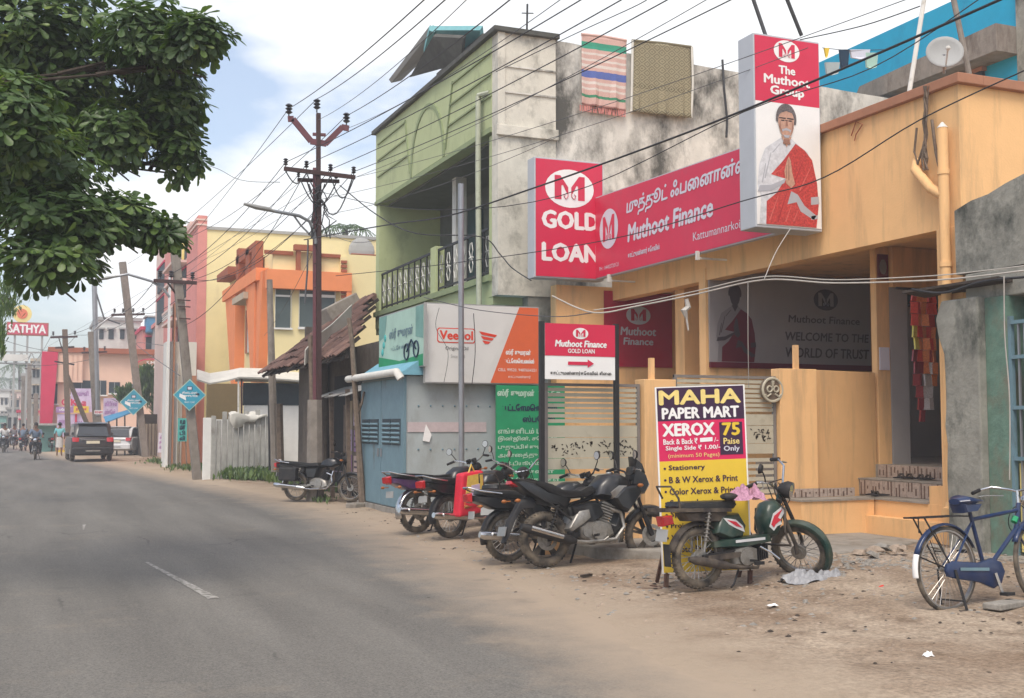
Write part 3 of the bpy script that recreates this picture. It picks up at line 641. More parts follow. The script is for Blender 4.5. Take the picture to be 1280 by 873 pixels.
# pillar box sign with a printed portrait
ps = thing('sign', 'tall white and red box sign printed with a man in a red shawl', 'sign', (8.85,12.92,4.2), world=True)
MB().box((8.85,12.92,4.20),(9.93,13.29,6.85)).build('sign_case', 'box_grey', ps, bevel=.012)
B = Board((8.85,12.92,4.20), (1,0,0), (0,-1,0))
B.panel(.02,.04,1.06,1.72,0,.008,'sign_face','print_white',ps)
B.panel(.02,1.72,1.06,2.62,0,.009,'sign_face','sign_red',ps)
emblem(B, .53, 2.45, .42, .013, 'sign_red', 'print_white', ps, .72)
B.text('The', .40, 2.13, .66, 2.24, .013, 'print_white', ps, bold=.06)
B.text('Muthoot', .16, 1.98, .90, 2.10, .013, 'print_white', ps, bold=.06)
B.text('Group', .26, 1.80, .80, 1.95, .013, 'print_white', ps, bold=.06)
def portrait(B, ox, oy, s, c, parent, ms):
    skin, hairm, shirt, shawl, fold, dark = ms
    P = lambda pts: [(ox+a*s*1.04, oy+b*s) for a, b in pts]
    pr = B.poly([P([(.02,0),(.05,.35),(.0,.52),(.03,.78),(.12,1.0),(.30,1.12),(.36,1.16),(.52,1.16),(.60,1.10),(.76,1.0),(.85,.85),(.90,.5),(.88,0)])], c, 'portrait', shirt, parent)
    B.poly([P([(.12,0),(.13,.3),(.28,.42),(.42,.62),(.20,.66),(.38,.85),(.50,1.0),(.58,1.10),(.72,1.02),(.83,.90),(.90,.6),(.92,.3),(.88,0)])], c+.002, 'shawl', shawl, pr)
    B.poly([P([(.03,.50),(.0,.42),(.20,.44),(.40,.56),(.42,.62),(.20,.52)]), P([(.44,.28),(.58,.32),(.64,.2),(.84,.10),(.88,.16),(.70,.28),(.60,.42),(.5,.46)])], c+.004, 'cuff', fold, pr)
    for k_,(x0_,y0_,x1_,y1_,w_) in enumerate([(.16,.05,.30,.38,.02),(.28,.04,.44,.46,.025),(.40,.05,.50,.28,.02),(.56,.62,.72,.95,.02),(.62,.48,.82,.84,.022),(.60,.44,.86,.66,.02),(.24,.67,.44,.80,.015),(.34,.80,.52,.98,.012),(.52,.06,.60,.22,.018),(.68,.04,.70,.10,.02)]):
        B.poly([P([(x0_,y0_),(x0_+w_,y0_),(x1_+w_*.3,y1_),(x1_,y1_)])], c+.003+.0002*k_, 'fold', ('shawl_dark' if k_%2 else 'shawl_light') if shawl=='print_shawl' else shawl, pr)
    for k_,(x0_,y0_,x1_,y1_) in enumerate([(.10,.60,.20,.95),(.06,.54,.12,.80),(.22,.95,.34,1.08),(.14,.48,.36,.55)]):
        B.poly([P([(x0_,y0_),(x0_+.02,y0_),(x1_+.012,y1_),(x1_,y1_)])], c+.0015, 'fold', fold, pr)
    B.poly([P([(.80,.30),(.93,.32),(.92,.42),(.80,.40)]), P([(.80,.10),(.90,.12),(.90,.17),(.8,.15)])], c+.004, 'stripe', fold, pr)
    B.poly([P([(.42,.56),(.40,.72),(.44,.86),(.47,.92),(.50,.86),(.52,.70),(.56,.56),(.50,.50)])], c+.006, 'hands', skin, pr)
    B.poly([P(B0) for B0 in ([(.36,1.18),(.44,1.04),(.52,1.18)],)], c+.006, 'neck', skin, pr)
    hd = [( .44+.125*math.cos(t)*(1 if math.sin(t)>0 else .92), 1.36+.20*math.sin(t)) for t in [i*math.pi/10 for i in range(20)]]
    hr = [( .44+.155*math.cos(t), 1.42+.20*math.sin(t)) for t in [(-.35+i*.155*1.0)*1.0 for i in range(25)]]
    B.poly([P(hr)], c+.007, 'hair', hairm, pr)
    B.poly([P(hd)], c+.009, 'face', skin, pr)
    B.poly([P([(.31,1.44),(.33,1.55),(.44,1.58),(.54,1.55),(.57,1.44),(.53,1.50),(.44,1.52),(.36,1.49)])], c+.011, 'fringe', hairm, pr)
    B.poly([P([(.33,1.415),(.43,1.415),(.43,1.43),(.33,1.43)]), P([(.45,1.415),(.55,1.415),(.55,1.43),(.45,1.43)]), P([(.36,1.385),(.41,1.385),(.41,1.40),(.36,1.40)]), P([(.47,1.385),(.52,1.385),(.52,1.40),(.47,1.40)]), P([(.42,1.39),(.46,1.39),(.46,1.40),(.42,1.40)])], c+.011, 'spectacles', dark, pr)
    B.poly([P([(.37,1.27),(.44,1.295),(.51,1.27),(.50,1.24),(.47,1.26),(.41,1.26),(.38,1.24)]), P([(.39,1.20),(.49,1.20),(.47,1.165),(.41,1.165)])], c+.011, 'beard', fold, pr)
    if shawl=='print_shawl':
        B.poly([P([(.435,1.40),(.455,1.40),(.465,1.32),(.425,1.315)]), P([(.33,1.30),(.345,1.42),(.355,1.30),(.38,1.22)]), P([(.53,1.42),(.548,1.30),(.50,1.20),(.525,1.30)]), P([(.40,1.145),(.48,1.145),(.50,1.08),(.38,1.08)])], c+.0105, 'face_shading', 'skin_shade', pr)
        B.poly([P([(.455,.60),(.465,.88),(.475,.88),(.475,.60)]), P([(.42,.62),(.43,.80),(.437,.80),(.435,.62)])], c+.0065, 'finger_line', 'skin_shade', pr)
portrait(B, .03, .05, 1.03, .012, ps, ('print_skin','hair_grey','print_shirt','print_shawl','print_fold','print_black'))
MB().tube([(9.2,13.1,6.85),(8.75,13.0,7.75)], .028, 6).build('stay_rod', 'wire_grey', ps)
# poster on the back wall, mural board on the inner wall
po = thing('poster', 'red Muthoot Finance poster with white oval emblem on the shaded back wall', 'poster', (9.8,19.28,2.6), world=True)
B = Board((9.82,19.29,2.66), (1,0,0), (0,-1,0))
B.panel(0,0,1.45,1.42,.0,.02,'poster_sheet','sign_red_dull',po)
emblem(B, .72, .98, .52, .024, 'sign_red_dull', 'box_grey', po, .68)
B.text('Muthoot', .34, .60, 1.10, .75, .024, 'box_grey', po, bold=.05, shear=.1)
B.text('Finance', .40, .42, 1.04, .55, .024, 'box_grey', po, bold=.05, shear=.1)
mu_ = thing('mural_board', 'dark grey board reading WELCOME TO THE WORLD OF TRUST inside the porch', 'sign', (11.5,15.98,2.5), world=True)
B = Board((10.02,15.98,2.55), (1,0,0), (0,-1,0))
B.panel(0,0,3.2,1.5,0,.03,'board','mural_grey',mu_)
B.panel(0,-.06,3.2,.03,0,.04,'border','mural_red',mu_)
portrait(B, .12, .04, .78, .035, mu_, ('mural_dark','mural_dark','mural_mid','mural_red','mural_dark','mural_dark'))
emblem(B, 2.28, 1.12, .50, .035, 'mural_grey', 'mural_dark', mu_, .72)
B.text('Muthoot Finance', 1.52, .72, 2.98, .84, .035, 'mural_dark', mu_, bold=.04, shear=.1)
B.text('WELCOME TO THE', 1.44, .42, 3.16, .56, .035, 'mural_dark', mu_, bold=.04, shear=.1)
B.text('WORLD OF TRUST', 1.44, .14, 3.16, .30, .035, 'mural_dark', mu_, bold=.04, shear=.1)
ep = MB().box((10.995,13.07,3.62),(11.17,13.097,3.98)).build('picture', 'mural_red', label='small dark red framed picture high on the porch pillar', cat='picture')
MB().ball((11.08,13.072,3.8),.07,10,6,(1,.15,1.6)).build('figure', 'gate_frame', ep)
MB().box((11.0,13.08,2.34),(11.17,13.097,2.66)).build('notice', 'print_pale', label='small white paper notice stuck low on the porch pillar', cat='notice')

# sachet strips in the doorway
pk = [('snack_red',(.62,.07,.05)),('snack_orange',(.72,.25,.10)),('snack_yellow',(.65,.58,.10)),('snack_silver',(.65,.65,.68)),('snack_maroon',(.26,.04,.05))]
for n_, c_ in pk: mat(n_, c_, .3, .3, 60, spec=.6)
def sachet(m_):
    mb = MB(); mb.prism([(-.055,0),(-.045,-.02),(-.05,-.14),(-.055,-.16),(.055,-.16),(.05,-.14),(.045,-.02),(.055,0)], (0,0,0), (1,0,0), (0,0,1), (0,1,0), -.012, .012)
    return mb
base_me = {}
for n_, _ in pk:
    o_ = sachet(n_).build('packet', n_, None, loc=(0,0,0)); base_me[n_] = o_.data; bpy.data.objects.remove(o_)
labs = ['strip of red snack packets hanging leftmost in the office doorway', 'strip of orange and red snack packets, second from left in the doorway', 'middle strip of orange snack packets hanging in the doorway', 'strip of red packets ending in silver ones, second from the drain pipe', 'strip of red snack packets hanging nearest the drain pipe']
seqs = [['snack_red']*3+['snack_yellow']*2+['snack_maroon']*3, ['snack_orange','snack_red']*3+['snack_maroon']*5, ['snack_orange']*7+['snack_silver']*3, ['snack_red']*6+['snack_silver']*4, ['snack_red']*3+['snack_orange']*5]
for i in range(5):
    x = 11.16 + i*.100; t = thing('packet_strip', labs[i], 'snack packets', (x, 12.55+.02*i, 3.42), group='strips of packets hanging in the doorway')
    for k, n_ in enumerate(seqs[i]):
        shared('packet', base_me[n_], t, (rnd.uniform(-.008,.008), rnd.uniform(-.02,.02), -.165*k), (rnd.uniform(-.15,.15), rnd.uniform(-.06,.06), rnd.uniform(-.5,.5)))
MB().bar((10.9,12.6,3.44),(11.8,12.6,3.44),.03).build('hanging_rail', 'black_iron', YB)

mat('recess_shade',(.10,.11,.10),.85,.15,3)  # balcony recess shade put into the base colour of wall and ceiling
# ---------------------------------------------------------------- green two storey house
GB = thing('green_house', 'two storey green house with balcony, arch relief and mould stained side wall', 'house', (7.96,20,0), world=True)
MB().box((8.6,20.02,0),(9.17,20.3,4.0)).build('lower_wall', 'old_concrete', GB)
MB().box((7.97,20.0,4.0),(9.17,20.3,9.0)).build('side_wall', 'whitewash', GB)
MB().box((7.93,19.93,7.02),(9.2,20.0,7.22)).build('string_course', 'whitewash', GB, bevel=.01)
for z in (7.85, 8.35): MB().box((7.96,19.975,z),(9.17,20.0,z+.03)).build('groove_band', 'mould_wall', GB)
MB().box((7.955,19.96,7.22),(8.1,20.0,9.0)).build('corner_trim', 'whitewash', GB)
wl = MB()
tops = []
for i in range(24):
    x = 9.171 + (17.9-9.171)*i/23; tops.append((x, 9.02 - 0.012*i + 0.02*noise.noise(Vector((i*.7,0,0)))))
wl.prism([(9.171,0)] + [(17.9,0)] + list(reversed([(x,z) for x,z in tops])), (0,0,0), (1,0,0), (0,0,1), (0,1,0), 20.08, 20.34)
wl.build('side_wall', 'mould_wall', GB)
MB().box((7.86,19.9,9.0),(9.22,20.5,9.10)).box((7.86,20.5,9.0),(8.3,28.5,9.10)).build('roof_coping', 'dark_coping', GB, bevel=.012)
fa = MB().box((7.96,20.3,7.25),(8.2,28.4,9.0)).build('fascia_panel', 'green_paint', GB)
# relief: arch and stepped slanting bands
B = Board((7.96,20.0,7.25), (0,1,0), (-1,0,0))       # u runs away from the camera
def strip(pts, w, name='relief_band', m='green_trim', par=None):
    mb = MB(); 
    for p, q in zip(pts, pts[1:]): mb.bar(B.pt(p[0],p[1],.012), B.pt(q[0],q[1],.012), w, .04, upv=(1,0,0))
    return mb.build(name, m, par or fa)
archp = [(4.2+1.15*math.cos(t), .02+1.38*math.sin(t)) for t in [math.pi*i/16 for i in range(17)]]
MB().prism([(p[0],p[1]) for p in archp], B.o, B.u, B.v, B.n, -.01, .012).build('arch_panel', 'green_paint', fa)
strip(archp, .10, 'arch_moulding')
for k in range(3):
    b = 1.45 - k*.42
    strip([(.30,b),(2.55+k*.12,b)], .035)
    strip([(8.2,b),(5.80-k*.10,b)], .035)
strip([(2.5,1.5),(2.95,.15)], .035); strip([(5.85,1.5),(5.45,.15)], .035)
MB().box((7.93,20.3,7.15),(8.22,28.4,7.25)).build('fascia_moulding', 'green_trim', GB)
MB().box((8.22,20.3,7.1),(9.7,28.4,7.22)).build('balcony_ceiling', 'recess_shade', GB)
MB().box((7.98,28.1,4.0),(9.6,28.4,7.15)).build('end_wall', 'green_paint', GB)
MB().box((7.99,20.3,4.0),(8.25,20.5,7.1)).build('end_wall', 'green_paint', GB)
MB().box((9.6,20.35,4.0),(9.8,28.4,7.1)).build('recess_wall', 'recess_shade', GB)
MB().box((8.0,20.32,3.85),(9.7,28.4,4.42)).build('balcony_slab', 'green_paint', GB)
MB().box((7.92,20.35,4.30),(8.0,28.4,4.42)).build('slab_nosing', 'green_trim', GB)
MB().box((8.3,20.4,0),(8.5,28.4,3.85)).build('shop_wall', 'mud_wall', GB)
MB().box((8.6,24.1,4.42),(8.85,24.35,7.1)).build('column', 'far_white', GB)
dr = MB().box((9.54,25.0,4.42),(9.6,26.9,6.7)).build('door', 'dark_teal', GB)
MB().box((9.50,25.9,4.42),(9.55,25.95,6.7)).build('door_stile', 'far_grey', dr)
wn = MB().box((9.54,21.2,4.6),(9.6,23.2,6.7)).build('window', 'dark_grille', GB)
for z in (4.9,5.2,5.5,5.8,6.1,6.4): MB().box((9.51,21.2,z),(9.545,23.2,z+.03)).build('window_bar', 'black_iron', wn)
pr_ = MB().box((7.99,23.7,4.42),(8.2,24.05,5.45)).build('balustrade_pier', 'green_paint', GB, bevel=.01)
for a, b in ((20.5,23.7),(24.05,28.1)):
    rl = MB().bar((8.06,a,5.36),(8.06,b,5.36),.04,.05).build('handrail', 'black_iron', GB)
    MB().bar((8.06,a,4.52),(8.06,b,4.52),.03,.04).build('lower_rail', 'black_iron', rl)
    n = int((b-a)/.42)
    for i in range(n+1):
        y = a + (b-a)*i/n
        MB().bar((8.06,y,4.42),(8.06,y,5.34),.028).build('baluster', 'black_iron', rl)
        if i < n:
            yc = y + (b-a)/n/2; orn = MB()
            for s_ in (-1,1):
                orn.tube([(8.05,yc+s_*.03,4.62),(8.05,yc+s_*.11,4.78),(8.05,yc+s_*.03,4.92),(8.05,yc+s_*.10,5.06),(8.05,yc+s_*.04,5.22)], .012, 4)
            orn.tube([(8.05,yc-.11,4.92),(8.05,yc+.11,4.92)], .018, 4)
            orn.build('ornament', 'far_white' if i % 3 else 'far_grey', rl)
MB().box((9.17,20.0,6.9),(9.19,20.05,7.1)).build('drip_stone', 'old_concrete', GB)
dp = MB().tube([(7.86,20.75,7.95),(7.84,20.7,6.3),(7.84,20.62,3.3)], .055, 10).build('drain_pipe', 'pvc_green', GB, smooth=True)
MB().tube([(7.97,20.42,7.95),(7.86,20.75,7.97)], .05, 8).build('pipe_elbow', 'pvc_green', dp, smooth=True)
# folded canopy on the roof
ca = thing('roof_canopy', 'folded turquoise edged concrete canopy standing on the green house roof', 'canopy', (8.3,24.5,9.1), world=True)
MB().box((8.5,22.2,9.0),(9.9,25.2,9.75)).build('base_block', 'dark_coping', ca)
def slab(pts, t, nm, m): 
    p = [Vector(x) for x in pts]; nrm = (p[1]-p[0]).cross(p[3]-p[0]).normalized()
    return MB().add([*p, *[q + nrm*t for q in p]], [(0,1,2,3),(7,6,5,4),(0,4,5,1),(1,5,6,2),(2,6,7,3),(3,7,4,0)]).build(nm, m, ca)
c1 = at(489,104,d=28.2); c2 = at(541,36,d=26.2); c3 = at(596,38,d=25.0); c4 = at(585,72,d=24.6); c5 = at(520,98,d=26.5)
slab([at(489,104,d=27.6), at(541,36,d=25.6), at(538,66,d=26.4), at(502,101,d=28.0)], .10, 'wing_slab', 'far_grey')
slab([at(537,38,d=25.6), at(600,38,d=24.3), at(603,66,d=25.1), at(540,66,d=26.6)], .12, 'top_slab', 'teal_trim')
slab([at(541,46,d=25.0), at(579,48,d=24.2), at(575,80,d=24.6), at(512,97,d=27.2)], .10, 'soffit_slab', 'dark_coping')
MB().tube([at(541,36,d=25.5), at(534,64,d=26.2)], .10, 5).build('edge_band', 'teal_trim', ca)
# antenna on the roof
MB().tube([(8.9,20.8,9.0),(8.92,20.8,9.95)],.02,6).tube([(8.8,20.8,9.75),(9.05,20.8,9.78)],.012,5).build('roof_antenna', 'wire', label='thin antenna stub above the corner of the green house roof', cat='antenna')

# cloths hung over the mould stained wall
def cloth(name, label, px0, px1, ytop, ybot, m, ncol, seed):
    t = thing(name, label, 'cloth', at((px0+px1)/2, ybot, Y=20.0), world=True)
    a = at(px0, ytop, Y=20.03); b = at(px1, ytop+8, Y=20.03); c = at(px0-2, ybot, Y=20.03); d = at(px1-2, ybot+8, Y=20.03)
    nx, nz_ = 20, 30; mb = MB(); uv = []
    for j in range(nz_+1):
        v = j/nz_
        for i in range(nx+1):
            u = i/nx; p = a.lerp(b, u).lerp(c.lerp(d, u), v)
            w = .035*math.sin(u*13+seed)*v + .02*math.sin(u*29+seed*2)*v + .012*noise.noise(Vector((u*3,v*3,seed)))
            mb.v.append(p + Vector((0, -.03 - abs(w)*1.6, 0))); uv.append((u,v))
    for j in range(nz_):
        for i in range(nx): k = j*(nx+1)+i; mb.f.append((k,k+1,k+nx+2,k+nx+1))
    o = mb.build('cloth_sheet', m, t, smooth=True, fix=False)
    l = o.data.uv_layers.new(name='uv')
    for lp in o.data.loops: l.data[lp.index].uv = uv[lp.vertex_index]
    md = o.modifiers.new('thickness','SOLIDIFY'); md.thickness = .012
    # fold over the wall top
    top = MB().tube([a+Vector((0,-.03,0)), a.lerp(b,.5)+Vector((0,-.02,.02)), b+Vector((0,-.03,0))], .035, 6).build('fold', m, t, smooth=True)
    return t, (a,b,c,d)
def stripe_mat(name, bands, basec, checks=False):
    m = bpy.data.materials.new(name); m.use_nodes = True; t = m.node_tree; n = t.nodes; l = t.links; b = n['Principled BSDF']; b.inputs['Roughness'].default_value = .9
    tcn = n.new('ShaderNodeTexCoord'); sp = n.new('ShaderNodeSeparateXYZ'); l.new(tcn.outputs['UV'], sp.inputs[0])
    cr_ = n.new('ShaderNodeValToRGB'); cr_.color_ramp.interpolation = 'CONSTANT'; e = cr_.color_ramp.elements
    e[0].position = 0; e[0].color = (*basec,1); e.remove(e[1])
    for p_, c_ in bands: x = e.new(p_); x.color = (*c_,1)
    l.new(sp.outputs[1], cr_.inputs[0]); src = cr_.outputs[0]
    if checks:
        vo = n.new('ShaderNodeTexWave'); vo.wave_type = 'RINGS'; 
        mpn = n.new('ShaderNodeMapping'); mpn.inputs['Scale'].default_value = (6,8,1); l.new(tcn.outputs['UV'], mpn.inputs[0])
        fr = n.new('ShaderNodeVectorMath'); fr.operation = 'FRACTION'; l.new(mpn.outputs[0], fr.inputs[0])
        sb = n.new('ShaderNodeVectorMath'); sb.operation = 'SUBTRACT'; sb.inputs[1].default_value = (.5,.5,0); l.new(fr.outputs[0], sb.inputs[0])
        ab = n.new('ShaderNodeVectorMath'); ab.operation = 'ABSOLUTE'; l.new(sb.outputs[0], ab.inputs[0])
        s2 = n.new('ShaderNodeSeparateXYZ'); l.new(ab.outputs[0], s2.inputs[0])
        ad = n.new('ShaderNodeMath'); ad.operation = 'ADD'; l.new(s2.outputs[0], ad.inputs[0]); l.new(s2.outputs[1], ad.inputs[1])
        pi = n.new('ShaderNodeMath'); pi.operation = 'PINGPONG'; pi.inputs[1].default_value = .16; l.new(ad.outputs[0], pi.inputs[0])
        gt = n.new('ShaderNodeMath'); gt.operation = 'GREATER_THAN'; gt.inputs[1].default_value = .085; l.new(pi.outputs[0], gt.inputs[0])
        mi = n.new('ShaderNodeMix'); mi.data_type = 'RGBA'; fm = n.new('ShaderNodeMath'); fm.operation = 'MULTIPLY'; fm.inputs[1].default_value = .75; l.new(gt.outputs[0], fm.inputs[0]); l.new(fm.outputs[0], mi.inputs['Factor']); l.new(src, mi.inputs['A']); mi.inputs['B'].default_value = (.33,.29,.19,1); src = mi.outputs['Result']
    ns = n.new('ShaderNodeTexNoise'); ns.inputs['Scale'].default_value = 60; l.new(tcn.outputs['UV'], ns.inputs['Vector'])
    mm = n.new('ShaderNodeMapRange'); mm.inputs[3].default_value = .75; mm.inputs[4].default_value = 1.2; l.new(ns.outputs[0], mm.inputs[0])
    sc = n.new('ShaderNodeVectorMath'); sc.operation = 'SCALE'; l.new(src, sc.inputs[0]); l.new(mm.outputs[0], sc.inputs['Scale']); l.new(sc.outputs[0], b.inputs['Base Color'])
    MATS[name] = m; return m
PK = (.56,.36,.31); W_ = (.62,.55,.50)
stripe_mat('striped_towel', [(.09,(.04,.27,.17)),(.15,(.04,.30,.20)),(.19,PK),(.24,W_),(.27,PK),(.33,W_),(.36,PK),(.41,W_),(.45,PK),(.50,(.09,.13,.36)),(.60,PK),(.65,W_),(.69,PK),(.74,W_),(.77,PK),(.84,(.05,.22,.12)),(.88,PK),(.97,(.40,.20,.18))], PK)
stripe_mat('patterned_rug', [(.60,(.12,.10,.055)),(.66,(.20,.17,.10)),(.94,(.12,.10,.055))], (.17,.145,.085), True)
tw, q4 = cloth('towel', 'pink towel with green and blue stripes hung over the mouldy wall top', 726, 782, 44, 132, 'striped_towel', 20, 1)
fr_ = MB(); a,b,c,d = q4
for i in range(26): p = c.lerp(d, i/25) + Vector((0,-.05,0)); fr_.bar(p, p+Vector((rnd.uniform(-.02,.02),0,-.12)), .02)
fr_.build('fringe', 'snack_red' if False else 'pink_paint', tw)
rg, q4 = cloth('rug', 'brown patterned rug with white edging hung over the mouldy wall', 789, 863, 52, 141, 'patterned_rug', 20, 4)
a,b,c,d = q4
MB().tube([a+Vector((0,-.06,0)), a.lerp(c,.5)+Vector((0,-.07,0)), c+Vector((0,-.07,0))], .028, 5).build('edging', 'canvas', rg)
MB().tube([b+Vector((0,-.06,0)), b.lerp(d,.5)+Vector((.03,-.08,0)), d+Vector((0,-.09,0))], .028, 5).build('edging', 'canvas', rg)
MB().tube([at(903,75,Y=20.05), at(905,110,Y=20.0), at(909,150,Y=20.0), at(908,172,Y=20.0)], .024, 6).build('hanging_pipe', 'wire', label='short black pipe hanging down the mouldy wall right of the rug', cat='pipe')

# ---------------------------------------------------------------- blue house behind, dish, poles, washing
BB = thing('blue_house', 'bright blue rendered house rising behind the roofs at the upper right', 'house', (18,17.1,0), world=True)
MB().box((18,17.1,0),(22,26,at(1150,20,X=18).z)).build('wall', 'sky_blue_wall', BB)
MB().box((17.92,16.8,0),(18.35,17.09,at(1150,20,X=18).z+.3)).build('corner_pipe', 'old_concrete', BB)
MB().prism([(17.1,8.95),(21.5,8.95),(21.2,9.35),(17.1,9.5)], (17.4,0,0), (0,1,0), (0,0,1), (1,0,0), 0, .6).build('sun_shade', 'pole_concrete', BB)
wb = MB().box((17.9,18.0,8.0),(17.99,18.7,8.9)).build('window', 'dark_grille', BB)
MB().box((17.86,17.95,8.86),(17.99,18.75,8.94)).build('frame', 'brown_moulding', wb)
ds = thing('satellite_dish', 'grey satellite dish facing the street on the yellow parapet', 'satellite dish', (10.35,10.6,5.7), world=True)
c = at(1181,65,d=14.3); ax = Vector((-.55,-.80,.30)).normalized(); u = ax.orthogonal().normalized(); w = ax.cross(u); mb = MB(); n = 22
mb.v.append(c - ax*.06)
for k in range(1,6):
    for j in range(n):
        a = 2*math.pi*j/n; rr = .225*k/5; mb.v.append(c + u*math.cos(a)*rr + w*math.sin(a)*rr - ax*(.06 - .06*(k/5)**2))
for j in range(n): mb.f.append((0,1+j,1+(j+1)%n))
for k in range(4):
    for j in range(n): mb.f.append((1+k*n+j,1+(k+1)*n+j,1+(k+1)*n+(j+1)%n,1+k*n+(j+1)%n))
d_ = mb.build('reflector', 'far_grey', ds, smooth=True); md = d_.modifiers.new('thickness','SOLIDIFY'); md.thickness = .008
MB().tube([c-ax*.05, c-ax*.12+Vector((0,0,-.1)), at(1180,92,d=14.5)], .018, 6).build('bracket', 'steel_pole', ds)
MB().tube([c+Vector((0,0,-.22)), c+ax*.25+Vector((0,0,-.12))], .01, 5).ball(c+ax*.26+Vector((0,0,-.11)), .03, 8, 5).build('feed_horn', 'pvc_white', ds)
MB().tube([at(1135,125,d=16.5), at(1157,-12,d=16.8)], .033, 8).build('roof_pole', 'pvc_white', label='pale pole on the roof left of the satellite dish', cat='pole')
MB().tube([at(1212,96,d=14.6), at(1190,-10,d=14.8)], .035, 8).build('roof_pole', 'pole_concrete', label='rough dark pole leaning behind the satellite dish', cat='pole')
MB().tube([at(1002,45,Y=19.5), at(980,-10,Y=19.5)], .04, 6).build('roof_pole', 'wire', label='dark rod leaning up from behind the tall box sign', cat='pole')
for i, (x0, x1, y0, y1, m_, nm_) in enumerate([(1050,1062,62,84,'poster_navy','dark child shirt hung to dry left of the blue house'),(1063,1088,62,72,'print_pale','white striped garment drying against the blue wall'),(1082,1098,66,84,'banner_mint','mint green garment drying against the blue wall'),(1032,1050,78,92,'kiosk_side','pale folded sheet on the wall beside the box sign'),(1031,1037,60,70,'maha_yellow','small yellow garment beside the top of the box sign')]):
    p = [at(x0,y0,Y=20.2), at(x1,y0,Y=20.2), at(x1-2,y1,Y=20.2), at((x0+x1)/2,y1+2,Y=20.12), at(x0+2,y1,Y=20.2)]
    o = MB().add(p + [q+Vector((0,.05,0)) for q in p], [(0,1,2,3,4),(9,8,7,6,5)] + [(k,k+5,(k+1)%5+5,(k+1)%5) for k in range(5)]).build('garment', m_, label=nm_, cat='garment')
MB().tube([at(1028,60,Y=20.22), at(1064,64,Y=20.2), at(1110,62,Y=20.22)], .008, 4).build('clothes_line', 'wire', label='washing line strung above the wall beside the blue house', cat='line')
# creeper stump on the yellow fascia
cr1 = MB(); 
for k in range(5):
    pts = [at(1158+rnd.uniform(-3,3), 108+i*15, X=9.95-.01*k) + Vector((rnd.uniform(-.03,0), rnd.uniform(-.03,.03), 0)) for i in range(8)]; cr1.tube(pts, [.012]*8, 5)
cr1.tube([at(1146,160,X=9.93), at(1143,190,X=9.93), at(1147,205,X=9.9), at(1155,180,X=9.9)], .015, 5)
cr1.tube([at(1165,150,X=9.93), at(1170,190,X=9.9), at(1174,208,X=9.88)], .02, 5)
cr1.build('dead_creeper', 'old_wood', label='dried creeper hanging from the roof edge beside the pipe elbow', cat='plant')
MB().tube([at(1064,170,X=9.98), at(1070,152,X=9.96), at(1078,156,X=9.96), at(1070,168,X=9.97), at(1068,176,X=9.98)], .008, 5).build('hook', 'rust_paint', label='small rusty wire hook on the yellow fascia', cat='hook')

# ---------------------------------------------------------------- grey shop at the right edge
SH = thing('old_shop', 'weathered grey concrete shop with green doorway and iron grille at right edge', 'shop', (9.8,8.5,0), world=True)
up_ = MB(); prof_ = []
for i in range(16):
    y = 10.39 - i*.26; z = 4.05 + (.32 if i > 4 else .06*i) + .05*noise.noise(Vector((i*1.3,2,0)))
    prof_.append((y, z))
up_.prism([(10.385,3.30)] + prof_ + [(6.3,3.30)], (9.86,0,0), (0,1,0), (0,0,1), (1,0,0), 0, .25).build('parapet', 'old_concrete', SH)
MB().box((9.86,6.3,2.98),(10.2,10.25,3.29)).build('beam', 'old_concrete', SH, bevel=.015)
pi_ = MB(); ring = []
for k in range(15):
    z = 0.1 + (3.0-.1)*k/14; bulge = .05*noise.noise(Vector((k*.8,0,3))) + (.16*max(0, 1-abs(z-2.75)/.35)) + .02
    ring.append((10.44 + bulge, z))
pi_.prism([(9.93,0.1)] + ring + [(9.93,3.0)], (9.72,0,0), (0,1,0), (0,0,1), (1,0,0), 0, .45).build('broken_pier', 'old_concrete', SH, bevel=.02)
MB().box((9.82,9.62,0),(10.1,9.925,2.98)).build('door_jamb', 'teal_paint', SH)
MB().box((10.11,6.3,0),(10.3,9.62,2.98)).build('back_wall', 'dark_grille', SH)
grl = MB().bar((9.86,9.60,0.1),(9.86,9.60,2.75),.05).build('grille_frame', 'kiosk_metal', SH)
for y_ in [9.50-.085*i for i in range(14)]: MB().bar((9.87,y_,0.45),(9.87,y_,2.7),.022).build('grille_bar', 'steel_pole', grl)
for z_ in (.5,1.2,1.75,2.3,2.68): MB().bar((9.85,9.58,z_),(9.85,8.2,z_),.04).build('grille_rail', 'kiosk_metal', grl)
MB().box((9.88,8.2,0.2),(9.92,9.55,1.15)).build('shutter_panel', 'gold_print', SH)
MB().box((9.4,6.3,0),(9.9,9.6,.16)).build('doorstep', 'concrete', SH)
aw = MB().obox((9.82,10.3,3.14),(.35,1.5,.03),Matrix.Rotation(.12,3,'Y')).build('awning_sheet', 'dark_wood', SH)

# ---------------------------------------------------------------- kiosk with its boards
KI = thing('kiosk', 'blue grey sheet metal kiosk with louvred doors and pale side wall', 'kiosk', (5.9,19,0), world=True)
MB().box((5.93,19.12,0.12),(8.6,22.0,2.42)).build('side_panel', 'kiosk_side', KI)
MB().box((5.85,19.05,0),(8.6,22.05,.12)).build('plinth', 'concrete', KI)
for i, (a, b) in enumerate(((19.16,20.5),(20.53,21.9))):
    dd = MB().box((5.88,a,.14),(5.925,b,2.38)).build('door', 'kiosk_metal', KI, bevel=.006)
    for k in range(2):
        y0 = a + .12 + k*(b-a-.2)/2; 
        MB().box((5.865,y0,1.22),(5.885,y0+(b-a)/2-.16,1.68)).build('vent', 'dark_grille', dd)
        for z in (1.27,1.35,1.43,1.51,1.59): MB().obox((5.86,y0+(b-a)/4-.08,z),(.03,(b-a)/2-.18,.035),Matrix.Rotation(.6,3,'Y')).build('louvre', 'kiosk_metal', dd)
